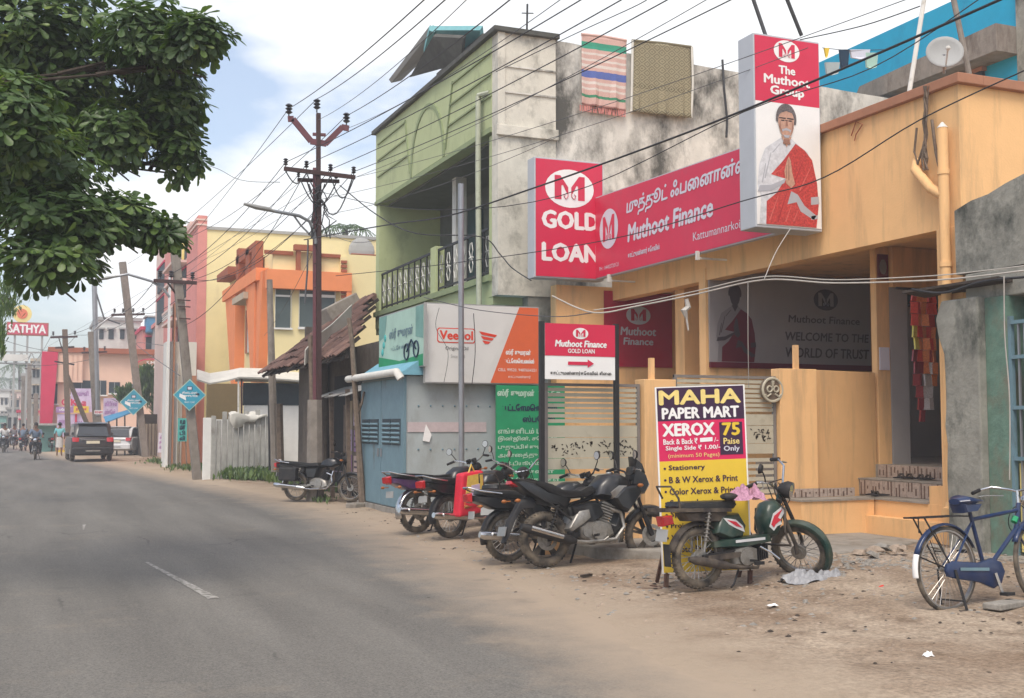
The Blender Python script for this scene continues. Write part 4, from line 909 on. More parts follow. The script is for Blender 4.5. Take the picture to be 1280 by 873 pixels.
MB().bar((5.86,20.42,1.0),(5.86,20.42,1.15),.03).bar((5.86,20.62,1.0),(5.86,20.62,1.15),.03).build('door_handle', 'steel_pole', KI)
MB().bar((5.9,19.12,.12),(5.9,19.12,2.42),.05).build('corner_angle', 'kiosk_metal', KI)
MB().prism([(0,0),(2.8,0),(2.8,.34),(.5,.34)], (5.75,19.0,2.43), (1,0,0), (0,0,1), (0,1,0), 0, 3.05).build('roof_sheet', 'kiosk_roof', KI)
MB().tube([(5.72,22.3,2.47),(5.72,19.0,2.47),(5.78,18.96,2.36)], .07, 10).build('gutter_pipe', 'pvc_white', KI, smooth=True)
MB().box((5.95,19.105,1.45),(7.4,19.12,1.62)).build('paint_band', 'kiosk_band', KI)
for z in (1.15,1.9):
    for i in range(7): MB().ball((6.15+i*.22,19.115,z),.018,6,4).build('rivet', 'kiosk_metal', KI)
MB().prism([(0,0),(.12,-.02),(.16,.10),(.06,.28),(.03,.16)], (6.22,19.10,1.3), (1,0,0), (0,0,1), (0,-1,0), 0, .015).build('sticker', 'print_white', KI)
# Veedol board
vb = thing('banner_board', 'white and orange Veedol engine oil board on top of the kiosk', 'signboard', (6.2,18.95,2.3), world=True)
Bo = at(530,479,Y=18.9); Br = at(674,483,Y=18.9); Bt = at(530,378,Y=18.9); wv = Br.x-Bo.x; hv = Bt.z-Bo.z
B = Board((Bo.x,18.9,Bo.z), (1,0,0), (0,-1,0))
B.panel(0,0,wv,hv,-.05,0,'backing','far_grey',vb); B.panel(.02,.02,wv-.02,hv-.02,0,.006,'print_sheet','banner_white',vb)
B.poly([[(wv*.565,.02),(wv-.02,.02),(wv-.02,hv-.02),(wv*.82,hv-.02)]], .010, 'orange_area', 'banner_orange', vb)
for off_ in (.06,.12): B.poly([[(wv*.565-off_,.02),(wv*.565-off_+.02,.02),(wv*.82-off_+.02,hv-.02),(wv*.82-off_,hv-.02)]], .010, 'orange_line', 'banner_white', vb)
rr_ = [(.26,.70),(.90,.70),(.93,.73),(.93,.93),(.90,.96),(.26,.96),(.23,.93),(.23,.73)]
B.poly([rr_], .010, 'logo_box', 'veedol_red', vb); B.poly([[(.58+(a-.58)*.95,.83+(b-.83)*.87) for a,b in rr_]], .013, 'logo_box', 'banner_white', vb)
B.text('Veedol', .28,.76,.88,.91,.016,'veedol_red',vb,bold=.06)
for k in range(3): B.poly([[(1.0+k*.03,.92-k*.08),(1.34-k*.06,.86-k*.06),(1.30-k*.06,.82-k*.06),(1.05+k*.03,.86-k*.08)]], .013, 'logo_wing', 'veedol_red', vb)
B.text('Original Oil', .38,.56,.80,.64,.013,'print_black',vb); B.text('Since 1928', .48,.44,.74,.50,.013,'far_grey',vb)
B.text('ஸ்ரீ குமரன்', wv*.70,.50,wv*.92,.62,.014,'print_white',vb,bold=.03)
B.text('ஆட்டோமொபைல்ஸ்', wv*.68,.34,wv*.95,.46,.014,'print_white',vb,bold=.03)
B.text('CELL 99520, 9487654321', wv*.63,.22,wv*.97,.28,.014,'print_white',vb); B.text('காட்டுமன்னார்', wv*.72,.10,wv*.92,.16,.014,'print_white',vb)
# mint banner on the street side
mb2 = thing('banner_board', 'mint green Tamil shop banner with a bicycle facing the street above the kiosk doors', 'signboard', (6.1,20.3,2.5), world=True)
y0 = at(530,420,X=6.12).y; y1 = at(474,420,X=6.12).y; zb = at(530,458,X=6.12).z; zt = at(530,379,X=6.12).z
B = Board((6.12,y1,zb), (0,-1,0), (-1,0,0)); wv = y1-y0; hv = zt-zb
B.panel(0,0,wv,hv,-.05,0,'backing','far_grey',mb2); B.panel(.02,.02,wv-.02,hv-.02,0,.006,'print_sheet','banner_mint',mb2)
B.poly([[(.02,.02),(wv-.02,.02),(wv-.02,.22),(wv*.5,.16),(.02,.30)]], .010, 'green_foot', 'poster_green', mb2)
B.poly([[(.02,hv*.55),(wv*.15,hv*.62),(wv*.2,hv-.02),(.02,hv-.02)],[(wv*.84,hv*.5),(wv-.02,hv*.45),(wv-.02,hv-.02),(wv*.84,hv-.02)]], .010, 'picture_patch', 'banner_teal', mb2)
B.text('ஸ்ரீ குமரன்', wv*.26,hv*.52,wv*.78,hv*.72,.012,'kiosk_metal',mb2,bold=.04)
B.text('ஆட்டோ ஸ்பேர்ஸ்', wv*.26,hv*.32,wv*.82,hv*.42,.012,'kiosk_metal',mb2,bold=.03)
MB().torus(B.pt(wv*.86,.32,.02),B.n,.14,.015,14,4).torus(B.pt(wv*.66,.30,.02),B.n,.14,.015,14,4).bar(B.pt(wv*.66,.3,.02),B.pt(wv*.76,.5,.02),.02).bar(B.pt(wv*.76,.5,.02),B.pt(wv*.86,.32,.02),.02).build('bicycle_print','poster_navy',mb2)
for k in range(3): MB().ball(B.pt(wv*(.10+.03*k),hv*(.35+.12*k),.01),.07,8,5,(.3,1,1)).build('picture_patch','board_cyan',mb2)
# green Tamil poster
gp = thing('banner_board', 'green painted board crowded with white Tamil lines beside the kiosk', 'signboard', (7.5,18.85,.2), world=True)
B = Board((7.50,18.88,.12), (1,0,0), (0,-1,0))
B.panel(0,0,1.32,2.15,-.04,0,'board','poster_green',gp)
B.text('ஸ்ரீ குமரன் ஆட்டோ', .02,1.92,1.22,2.08,.006,'poster_text',gp,bold=.04)
B.text('ஆட்டோமொபைல்', .06,1.66,1.16,1.82,.006,'poster_navy',gp,bold=.05)
B.text('ஸ்பேர்ஸ்', .50,1.48,1.12,1.62,.006,'poster_navy',gp,bold=.05)
for k, t_ in enumerate(['எங்களிடம் LML ALL','இன்ஜின், செயின்','புதுப்பிக்கும் கிட்','அனைத்து வகை','டயர் டியூப் மற்றும்','ஆயில் வகைகள்','உதிரி பாகங்கள்','மொத்தம் சில்லறை','கிடைக்கும்']):
    B.text(t_, .03,1.30-k*.145,1.22-.06*(k%3),1.40-k*.145,.006,'poster_text',gp,bold=.03)
MB().tube([at(577,612,Y=18.3), at(576,230,Y=18.3)], .048, 12).build('steel_pole', 'steel_pole', smooth=True, label='plain grey steel pole standing in front of the Veedol board', cat='pole')
# red and white arrow sign on two posts
ar = thing('arrow_sign', 'red and white Muthoot Gold Loan arrow sign on two dark posts', 'sign', (5.85,12.5,0), world=True)
x0 = at(677,440,Y=12.5).x; x1 = at(770,440,Y=12.5).x; zt = at(677,404,Y=12.5).z; zb = at(677,474,Y=12.5).z
for x in (x0, x1): MB().bar((x,12.5,0.05),(x,12.5,zt+.02),.055).build('post', 'black_iron', ar)
B = Board((x0+.03,12.47,zb), (1,0,0), (0,-1,0)); wv = x1-x0-.06; hv = zt-zb
B.panel(0,0,wv,hv,-.03,0,'panel','print_white',ar); B.panel(0,hv*.42,wv,hv,0,.004,'red_field','sign_red',ar)
emblem(B, wv*.5, hv*.83, wv*.22, .008, 'sign_red', 'print_white', ar, .66)
B.text('Muthoot Finance', wv*.14,hv*.585,wv*.88,hv*.70,.008,'print_white',ar,bold=.06,shear=.15); B.text('GOLD LOAN', wv*.32,hv*.475,wv*.70,hv*.55,.008,'print_white',ar,bold=.04)
B.poly([[(wv*.32,hv*.26),(wv*.60,hv*.26),(wv*.60,hv*.215),(wv*.69,hv*.29),(wv*.60,hv*.365),(wv*.60,hv*.32),(wv*.32,hv*.32)]], .008, 'arrow', 'sign_red', ar)
B.text('காட்டுமன்னார்கோவில் கிளை', wv*.07,hv*.07,wv*.94,hv*.15,.008,'print_black',ar,bold=.03)
# MAHA PAPER MART standee
mp_ = thing('standee', 'yellow, pink and purple MAHA PAPER MART board leaning on a rusty foot', 'signboard', (5.95,10.35,.05), world=True)
o_ = at(829,724,Z=.12); B = Board((o_.x+.02,o_.y+.05,.16), (.94,-.33,.035), (-.33,-.94,0), (-.048,-.02,1))
WM, HM = .86, 1.76
B.panel(0,0,WM,HM,-.02,0,'board','print_white',mp_); B.panel(.015,.01,WM-.015,HM*.60,0,.004,'yellow_field','maha_yellow',mp_)
B.panel(.015,HM*.60,WM-.015,HM*.815,0,.004,'pink_field','maha_pink',mp_); B.panel(.015,HM*.815,WM-.015,HM-.01,0,.004,'purple_field','maha_dark',mp_)
B.text('MAHA', .04,HM*.905,WM-.05,HM*.978,.008,'gold_print',mp_,bold=.07); B.text('PAPER MART', .06,HM*.828,WM-.07,HM*.885,.008,'print_white',mp_,bold=.06)
B.text('XEROX', .06,HM*.735,.55,HM*.80,.008,'print_white',mp_,bold=.07)
B.text('Back & Back ₹', .06,HM*.69,.385,HM*.72,.008,'print_white',mp_,bold=.03); B.poly([[(.41,HM*.697),(.53,HM*.70),(.53,HM*.722),(.41,HM*.719)]], .008, 'pasted_patch', 'print_white', mp_); B.text('/-', .545,HM*.695,.585,HM*.72,.008,'print_white',mp_)
B.text('Single Side ₹ 1.00/-', .08,HM*.652,.60,HM*.682,.008,'print_white',mp_,bold=.03); B.text('(minimum 50 Pages)', .10,HM*.612,.59,HM*.640,.008,'gold_print',mp_)
B.panel(.60,HM*.625,.82,HM*.80,.004,.007,'dark_box','maha_dark',mp_)
B.text('75', .63,HM*.73,.79,HM*.795,.011,'maha_yellow',mp_,bold=.06); B.text('Paise', .635,HM*.682,.785,HM*.715,.011,'gold_print',mp_,bold=.03); B.text('Only', .635,HM*.637,.785,HM*.672,.011,'print_pale',mp_,bold=.03)
for k, t_ in enumerate(['Stationery','B & W Xerox & Print','Color Xerox & Printout','Scan  • Lamination','Spiral Binding','Project Works','Wedding Cards','Photo Print']):
    B.text('•', .05,HM*(.555-.062*k),.075,HM*(.568-.062*k),.008,'maha_dark',mp_); B.text(t_, .10,HM*(.545-.062*k),.10+min(.74,len(t_)*.0345),HM*(.578-.062*k),.008,'maha_dark',mp_,bold=.03)
for a_ in (.05, .85):
    p = B.pt(a_,0,-.03); MB().bar(p+Vector((0,0,.35)), p+Vector((.06,.30,-.12)), .03).bar(p+Vector((0,0,.1)), p+Vector((-.03,-.03,-.14)), .035).build('leg', 'rusty_iron', mp_)
p = B.pt(.05,0,-.03); MB().bar(p+Vector((-.30,.10,-.15)), p+Vector((.18,-.12,-.15)), .035).bar(p+Vector((-.05,.22,-.15)), p+Vector((-.02,-.14,-.15)), .035).build('foot', 'rusty_iron', mp_)

# ---------------------------------------------------------------- tiled hut
HU = thing('tiled_hut', 'old mud walled hut under a sagging dark clay tile roof', 'hut', (5.6,26.5,0), world=True)
EX, EZ, RX, RZ, Y0, Y1 = 5.6, 2.95, 7.9, 4.8, 22.45, 31.0
MB().box((6.56,22.6,0),(6.7,30.8,3.3)).build('wall', 'mud_wall', HU)
MB().box((6.7,30.6,0),(7.9,30.8,4.2)).build('wall', 'mud_wall', HU)
MB().box((6.05,27.2,0),(6.5,27.9,3.1)).build('mud_pillar', 'mud_wall', HU, bevel=.04)
MB().box((6.50,23.4,0),(6.555,26.6,2.7)).build('opening', 'interior_shade', HU)  # solid black panel on the wall, painted shade for the dim interior
for i in range(9): f_ = min(1, .12+i*.18); MB().bar((5.62,22.6+i*1.04,2.86),(5.62+2.26*f_,22.6+i*1.04,2.86+1.84*f_),.06,.08).build('rafter', 'dark_wood', HU)
MB().bar((5.75,22.5,2.94),(5.75,31,2.94),.07).build('eave_beam', 'dark_wood', HU)
sl = Vector((RX-EX, 0, RZ-EZ)); L_ = sl.length; sd_ = sl.normalized(); nn = Vector((-sd_.z,0,sd_.x)); NR, NC = 9, 32
tm = {}
for m_ in ('clay_tile','clay_tile_worn'):
    mb = MB(); w = (Y1-Y0)/NC; ln = L_/NR*1.18
    for e in (0, ln):
        for k in range(5):
            a = math.pi*k/4; mb.v.append(Vector((e*1.0, (k/4-.5)*w*1.06, .045*math.sin(a)+.012)))
        for k in range(5): mb.v.append(Vector((e*1.0, (k/4-.5)*w*1.06, .045*math.sin(math.pi*k/4)-.006)))
    for k in range(4): mb.f += [(k,k+1,k+11,k+10),(k+5,k+15,k+16,k+6),(k,k+5,k+6,k+1),(k+10,k+11,k+16,k+15)]
    mb.f += [(0,10,15,5),(4,9,19,14)]
    o_ = mb.build('tile', m_, None, loc=(0,0,0)); tm[m_] = o_.data; bpy.data.objects.remove(o_)
pitch = -math.atan2(sl.z, sl.x)
for r in range(NR):
    for c in range(NC):
        y = Y0 + (c+.5)*(Y1-Y0)/NC
        if (r == 0 and rnd.random() < .12) or y < Y0 + (r/(NR-1))*5.7 + rnd.uniform(-.08,.08): continue
        y += 0; sag = -.10*math.sin(math.pi*(y-Y0)/(Y1-Y0)*2.2)*math.sin(math.pi*min(1,(r+.6)/NR)) + .05*noise.noise(Vector((r*.7,c*.4,0)))
        p = Vector((EX,y,EZ)) + sl*((r)/NR - .03) + nn*(.05+.018*(0) + sag)
        t_ = shared('tile', tm['clay_tile_worn' if rnd.random() < .3 else 'clay_tile'], HU, p, (rnd.gauss(0,.03), pitch + .035 + rnd.gauss(0,.02), rnd.gauss(0,.03)))
MB().prism([(0,Y0+.1),(L_*.98,Y0+5.9),(L_*.98,Y1),(0,Y1)], Vector((EX+.02,0,EZ-.10)), sd_, (0,1,0), nn, 0, .02).build('roof_boards', 'dark_wood', HU)
MB().tube([(7.92,28.3,4.82),(7.92,29.5,4.80),(7.92,31,4.88)], .10, 7).build('ridge_tiles', 'clay_tile_worn', HU, smooth=True)
bk = MB().obox(at(424,388,d=29.5),(1.1,.55,.42),Matrix.Rotation(-.5,3,'Y') @ Matrix.Rotation(.4,3,'Z')).build('concrete_block', 'concrete', bevel=.03, label='broken concrete block lying on the ridge of the tile roof', cat='rubble')
sh_ = MB(); pa = [at(382,447,d=24.6), at(398,430,d=25.2), at(415,412,d=25.8), at(428,402,d=26.1), at(440,392,d=26.4)]
for i, p in enumerate(pa): w = .16+.05*math.sin(i*2.1); sh_.v += [p+Vector((0,0,w)), p-Vector((0,-.05,w))]
for i in range(len(pa)-1): sh_.f.append((2*i,2*i+1,2*i+3,2*i+2))
so_ = sh_.build('torn_sheet', 'canvas', label='torn pale plastic sheet lying across the tile roof', cat='sheet', fix=False); so_.modifiers.new('thickness','SOLIDIFY').thickness = .02
tn = thing('tin_awning', 'short bent tin awning over the hut doorway behind the iron pole', 'awning', (6.0,24,2.3), world=True)
for i in range(5):
    a = 22.6 + i*.62; mb = MB(); n = 8
    for k in range(n+1):
        for e, z in ((5.75, 2.16+.03*noise.noise(Vector((i,k,0)))), (6.5, 2.42)): mb.v.append(Vector((e - (.1 if i % 2 and e < 6 else 0), a + .60*k/n, z + .015*(k%2))))
    for k in range(n): mb.f.append((2*k,2*k+1,2*k+3,2*k+2))
    o_ = mb.build('tin_sheet', 'tin_sheet', tn, fix=False); o_.modifiers.new('thickness','SOLIDIFY').thickness = .012
for i, (y, ht) in enumerate(((23.0,2.3),(24.4,2.25),(25.6,2.3))): MB().bar((5.95,y,0),(5.9,y+.05,ht),.08).build('post', 'old_wood', tn)
# hoarding boards with handbills
hb = thing('hoarding', 'plank hoarding covered in faded purple handbills in front of the hut', 'hoarding', (6.3,23.2,0), world=True)
for i in range(12): MB().box((6.42,22.3+i*.26,.15),(6.46,22.54+i*.26,2.1+rnd.uniform(-.08,.05))).build('plank', 'old_wood' if i % 3 else 'far_tan', hb)
for i in range(14):
    y = 22.4 + (i % 5)*.55 + rnd.uniform(-.05,.05); z = .45 + (i//5)*.55 + rnd.uniform(-.05,.05)
    q = MB().box((6.40,y,z),(6.416,y+.38,z+.46)).build('handbill', ['purple_print','mauve_print','far_white','pale_pink'][i % 4], hb)
    for k in range(3): MB().box((6.392,y+.05,z+.08+k*.12),(6.399,y+.32,z+.12+k*.12)).build('print_line', 'maha_dark', q)
wp = thing('wooden_post', 'crooked wooden post leaning beside the kiosk doors', 'post', (5.6,22.3,0), world=True)
MB().tube([at(453,632,d=22.0), at(446,520,d=22.2), at(440,430,d=22.4), at(436,398,d=22.5)], [.07,.06,.05,.045], 7).build('shaft', 'old_wood', wp)
MB().tube([at(446,520,d=22.2), at(452,505,d=22.1), at(455,490,d=22.2)], .025, 5).build('branch_stub', 'old_wood', wp)
MB().tube([at(390,500,d=24.6), at(388,420,d=24.8)], .06, 6).tube([at(386,455,d=24.7), at(394,430,d=24.7)], .03, 5).build('wooden_post', 'old_wood', label='short forked wooden post propping the tile eave by the iron pole', cat='post')
MB().tube([at(344,590,d=31.4), at(340,470,d=31.5), at(337,350,d=31.8)], [.11,.10,.08], 8).build('wooden_post', 'pole_concrete', label='thin old post standing left of the tile roof, in front of the orange wall', cat='post')
MB().tube([at(351,590,d=31.2), at(349,505,d=31.3)], .10, 6).build('wooden_post', 'old_wood', label='stubby post between the hut and the slab fence', cat='post')
MB().tube([at(337,588,d=31.4), at(336,500,d=31.6)], .03, 6).build('iron_rod', 'black_iron', label='thin dark rod upright beside the thin old post', cat='rod')

# ---------------------------------------------------------------- orange and cream building
OB = thing('orange_building', 'cream building with orange frame and tall grey windows above the hut', 'building', (7,36,0), world=True)
XC = at(340,400,Y=36).x; ZT = at(345,313,Y=36).z
def yx(px): return at(px,400,X=XC).y
def zz(py, px=380): return at(px,py,Y=36).z
XR = at(500,400,Y=36).x
MB().box((XC,36,0),(XR,44.5,ZT)).build('wall', 'cream_paint', OB)
def slab_on(px0,py0,px1,py1,d0,d1,nm,m_,par=OB,Y=36):
    a = at(px0,py1,Y=Y); b = at(px1,py0,Y=Y); return MB().box((a.x,Y-d1,a.z),(b.x,Y-d0,b.z)).build(nm,m_,par)
slab_on(331,343,437,361,.0,.30,'orange_band','orange_paint'); slab_on(430,361,437,430,0,.28,'orange_band','orange_paint')
for x0,x1 in ((344,363),(374,418)):
    w_ = slab_on(x0,361,x1,411,0.0,.03,'window','glass_grey'); 
    a = at(x0,371,Y=36); b = at(x1,369.5,Y=36); MB().box((a.x,35.93,a.z),(b.x,35.97,b.z)).build('transom','white_paint',w_)
    a = at(x0,412,Y=36); b = at(x1,410.5,Y=36); MB().box((a.x-.05,35.9,a.z),(b.x+.05,35.97,b.z)).build('sill','white_paint',w_)
    a = at(x0-1,412,Y=36); b = at(x0,361,Y=36); MB().box((a.x,35.93,a.z),(b.x,35.98,b.z)).build('frame','white_paint',w_)
    a = at(x1,412,Y=36); b = at(x1+1,361,Y=36); MB().box((a.x,35.93,a.z),(b.x,35.98,b.z)).build('frame','white_paint',w_)
a = at(356,361,Y=36); 
slab_on(366,309,399,314,.05,.3,'parapet_frame','rust_paint'); slab_on(369,314,374,343,.05,.25,'parapet_frame','rust_paint'); slab_on(394,314,399,343,.05,.25,'parapet_frame','rust_paint')
slab_on(330,315,366,317.5,0,.1,'coping','rust_paint'); slab_on(399,319,425,321.5,0,.1,'coping','rust_paint')
for k in range(9): slab_on(425,327+k*5.4,432,330+k*5.4,0,.2,'striped_block','rust_paint')
slab_on(424,322,433,375,0,.12,'striped_pier','cream_paint')
def street(px0,z0,px1,z1,t,nm,m_,par=OB,skew=0):
    ya, yb = yx(px0), yx(px1)
    B_ = Board((XC,0,0),(0,1,0),(-1,0,0)); return MB().prism([(ya,z0),(yb,z0),(yb+skew,z1),(ya+skew,z1)], B_.o,B_.u,B_.v,B_.n,0,t).build(nm,m_,par)
zb = lambda py,px: at(px,py,X=XC).z
z3 = zb(345,330); z1_ = zb(480,320)
MB().prism([(yx(332),z3),(yx(339),z3),(yx(334),z1_),(yx(331),z1_)],(XC,0,0),(0,1,0),(0,0,1),(-1,0,0),0,.28).build('orange_fin','orange_paint',OB)
MB().prism([(yx(318),z3+.1),(yx(331),z3+.1),(yx(331),z1_),(yx(328),z1_)],(XC,0,0),(0,1,0),(0,0,1),(-1,0,0),0,.34).build('orange_fin','orange_paint',OB)
MB().prism([(yx(306),z3-.2),(yx(293),z3-.2),(yx(302),z1_),(yx(306),z1_)],(XC,0,0),(0,1,0),(0,0,1),(-1,0,0),0,.34).build('orange_fin','orange_paint',OB)
MB().box((XC-.40,yx(335),z3-.25),(XC,yx(291),z3+.15)).build('orange_band','orange_paint',OB)
ww = MB().box((XC-.06,yx(323),zb(440,316)),(XC,yx(309),zb(385,316))).build('window','glass_grey',OB)
for k in (.33,.66): y_ = yx(323)+(yx(309)-yx(323))*k; MB().box((XC-.10,y_-.03,zb(440,316)),(XC-.06,y_+.03,zb(385,316))).build('glazing_bar','white_paint',ww)
MB().box((XC-.5,yx(323),zb(378,316)),(XC,yx(308),zb(370,316))).build('sun_shade','far_tan',OB)
for a, b in ((317,321),(325,330),(305,308)): MB().box((XC-.3,yx(b),z3),(XC-.05,yx(a),zb(312,b))).build('parapet_frame','rust_paint',OB)
MB().box((XC-.3,yx(330),zb(316,325)),(XC-.05,yx(316),zb(309,322))).build('parapet_frame','rust_paint',OB)
MB().box((XC-.3,yx(316),zb(328,311)),(XC-.05,yx(304),zb(318,311))).build('parapet_frame','rust_paint',OB)
MB().prism([(yx(302),zb(350,295)),(yx(287),zb(352,290)),(yx(287),zb(344,290)),(yx(302),zb(336,300))],(XC,0,0),(0,1,0),(0,0,1),(-1,0,0),-.3,.5).build('corner_cap','rust_paint',OB)
MB().box((XC-1.1,35.9,zz(478,345)),(XR,36.0,zz(470,345))).build('shop_slab','canvas',OB)
aw2 = thing('awning', 'sagging white canvas awning under the orange building', 'awning', (XC-.5,35.2,2.8), world=True)
mb = MB(); pts_ = [(246,476),(262,481),(285,477),(300,473),(330,474),(385,478)]
for px_,py_ in pts_: mb.v += [at(px_,py_,Y=35.2), at(px_,py_-12+rnd.uniform(-1,1),Y=36.2)]
for i in range(len(pts_)-1): mb.f.append((2*i,2*i+1,2*i+3,2*i+2))
o_ = mb.build('canvas','canvas',aw2,fix=False); o_.modifiers.new('thickness','SOLIDIFY').thickness = .05
for px_ in (298, 302): MB().bar(at(px_,474,Y=35.3), at(px_,575,Y=35.3), .05).build('pole','pvc_white' if px_==298 else 'red_iron',aw2)
a = at(258,560,Y=37.5); b = at(300,480,Y=37.5); MB().box((a.x,37.5,0),(b.x,37.7,b.z)).build('curtain','tarp_brown',OB)
a = at(303,507,Y=35.9); b = at(388,480,Y=35.9); MB().box((a.x,35.80,a.z),(b.x,35.86,b.z)).build('shutter_head','dark_grille',OB)
a = at(303,590,Y=35.9); b = at(388,507,Y=35.9); MB().box((a.x,35.80,0),(b.x,35.86,b.z)).build('white_sheet','white_paint',OB)

# large cream building and the pink front
YP = 46.0; XP = at(257,400,Y=YP).x
CB = thing('cream_building', 'tall plain cream gable wall of the pink fronted house behind the orange building', 'building', (XP,YP,0), world=True)
a = at(257,287,Y=YP); b = at(500,300,Y=YP)
MB().box((XP,YP,0),(b.x,58,a.z)).build('wall','cream_paint',CB); MB().box((XP-.02,YP-.06,a.z),(b.x,YP+.15,a.z+.12)).build('coping','far_grey',CB)
dsh = MB().ball(at(452,314,Y=45.8),.55,12,8,(1,.25,1)).build('water_tank_lid','far_grey',CB)
a = at(437,318,Y=45.9); b = at(470,321,Y=45.9); MB().box((a.x,45.6,b.z),(b.x,46,a.z)).build('ledge','rust_paint',CB)
def yp(px): return at(px,400,X=XP).y
zp = lambda py,px: at(px,py,X=XP).z
for i in range(1): pass
MB().box((XP-.35,YP-.02,0),(XP,yp(243),zp(274,256))).build('front_pier','pink_paint',CB)
MB().box((XP-.25,yp(243),0),(XP,yp(226),zp(290,235))).build('front_wall','pale_pink',CB)
MB().box((XP-.35,yp(231),0),(XP+1,yp(214),zp(300,220))).build('front_pier','pink_paint',CB)
MB().box((XP-.2,yp(214),0),(XP+3,yp(199),zp(308,206))).build('front_wall','pale_pink',CB)
for py_ in (278, 284): MB().box((XP-.42,YP-.05,zp(py_+2,256)),(XP,yp(240),zp(py_,256))).build('cornice','pale_pink',CB)
for py_, in ((330,),(352,),(385,),(400,)): MB().box((XP-.9,yp(243),zp(py_+3,240)),(XP,yp(228),zp(py_,240))).build('balcony_slab','pale_pink',CB)
for (p0,p1,q0,q1) in ((240,230,336,372),(240,230,405,425),(240,230,300,324),(212,203,330,360),(212,203,370,400)):
    f_ = MB().box((XP-.29,yp(p0),zp(q1,p0)),(XP-.22,yp(p1),zp(q0,p0))).build('window','dark_grille',CB)
    MB().box((XP-.33,yp(p0)-.1,zp(q0,p0)),(XP-.22,yp(p1)+.1,zp(q0,p0)+.12)).build('lintel','crimson_paint',f_)
for k in range(3): MB().bar((XP-.85,yp(243),zp(395-k*3,240)),(XP-.85,yp(228),zp(395-k*3,240)),.05).build('railing','white_paint',CB)
MB().torus((XP-.28,yp(234),zp(318,236)),(1,0,0),.9,.12,14,5,a0=0,a1=math.pi).build('arch','gold_print',CB)

# narrow white and maroon fronted shop left of the leaning pole
NB = thing('narrow_shop', 'white and maroon pilastered shop front behind the leaning concrete pole', 'shop', (5.2,44,0), world=True)
def pbox(px0,py0,px1,py1,Y,dep,nm,m_,par,z0=None,proud=0):
    a = at(px0,py1,Y=Y); b = at(px1,py0,Y=Y); return MB().box((a.x,Y-proud,a.z if z0 is None else z0),(b.x,Y+dep,b.z)).build(nm,m_,par)
pbox(205,428,246,600,45,1.2,'wall','far_white',NB,0); pbox(226,470,246,600,45,.1,'panel','brown_moulding',NB,0,.05)
pbox(207,345,213,600,45,.4,'pilaster','white_paint',NB,0,.3); pbox(213,380,219,600,45,.4,'pilaster','brown_moulding',NB,0,.25); pbox(219,455,222,600,45,.4,'pilaster','white_paint',NB,0,.3)

# slab fence
FE = thing('slab_fence', 'fence of upright weathered concrete slabs with a cloth thrown over it', 'fence', (6,34.2,0), world=True)
xs_ = at(258,560,Y=34.3).x
for i in range(13):
    x = xs_ + .03 + i*.158; h_ = 1.85 + rnd.uniform(-.18,.18); m_ = 'white_paint' if i == 0 else 'fence_concrete'
    if i in (5,): h_ -= .3
    MB().obox((x,34.3+rnd.uniform(-.03,.03),h_/2),(.13 if i else .26,.07,h_+.02),rnd.uniform(-.1,.1)).build('slab', m_, FE, bevel=.012)
mb = MB(); 
for i in range(13):
    x = xs_ + .62 + i*.09; dz = .22 + .12*math.sin(i*.9) + (.1 if 3 < i < 9 else 0)
    mb.v += [Vector((x,34.16,1.93-dz*(1+.5*math.sin(i*.5)))), Vector((x,34.17,1.86+.06*math.sin(i*.6))), Vector((x,34.36,1.93+.05*math.sin(i))), Vector((x,34.46,1.6))]
for i in range(12):
    for k in range(3): mb.f.append((4*i+k,4*i+k+1,4*i+k+5,4*i+k+4))
o_ = mb.build('cloth','canvas',label='white cloth draped over the top of the slab fence',cat='cloth',smooth=True,fix=False); o_.modifiers.new('thickness','SOLIDIFY').thickness=.015
MB().box((xs_+.3,34.9,0),(xs_+2.3,34.95,1.75)).build('white_backing_sheet','white_paint',FE)

# ---------------------------------------------------------------- peach commercial block and what stands round it
PB = thing('peach_building', 'peach two storey shop block with oval name board and crimson corner', 'building', (5,80,0), world=True)
YQ = 80.0
pbox(62,440,209,600,YQ,10,'wall','peach_paint',PB,0)
pbox(60,438,210,441,YQ,10,'coping','rust_paint',PB,None,.5)
MB().prism([(at(50,540,Y=YQ).x,0),(at(63,540,Y=YQ).x,0),(at(70,540,Y=YQ).x,at(70,441,Y=YQ).z),(at(50,540,Y=YQ).x,at(52,440,Y=YQ).z)],(0,YQ-.6,0),(1,0,0),(0,0,1),(0,1,0),0,8).build('corner_wall','crimson_paint',PB)
cp = pbox(62,441,104,478,YQ,.2,'parapet_panel','peach_paint',PB,None,.4)
for px_ in range(66,104,6): pbox(px_,443,px_+.8,476,YQ,.1,'rib','pale_pink',PB,None,.48)
for (x0,x1,y0,y1) in ((62,72,480,505),(88,116,476,494),(118,133,476,494),(136,150,478,492),(160,170,480,500)):
    f_ = pbox(x0,y0,x1,y1,YQ,.1,'window','dark_grille',PB,None,.05); pbox(x0-1,y1,x1+1,y1+1.5,YQ,.1,'sill','white_paint',f_,None,.25)
    pbox((x0+x1)/2-.5,y0,(x0+x1)/2+.5,y1,YQ,.1,'mullion','far_grey',f_,None,.1)
pbox(60,480,63.5,545,YQ,.1,'pier','white_paint',PB,None,.5)
B = Board(at(62,441,Y=YQ-.5),(1,0,0),(0,-1,0)); sc_ = 80/1450*1.0
cx_ = at(189,456,Y=YQ-.45); B = Board((cx_.x,YQ-.45,cx_.z),(1,0,0),(0,-1,0))
ov = B.poly([B.ell(0,0,.95,.40)],0,'oval_board','crimson_paint',PB); B.poly([B.ell(0,0,.85,.33)],.01,'oval_board','brown_moulding',PB)
B.text('S.M.', -.3,.03,.3,.22,.02,'print_white',PB,bold=.03); B.text('COMPLEX', -.6,-.22,.6,-.05,.02,'print_white',PB,bold=.03)
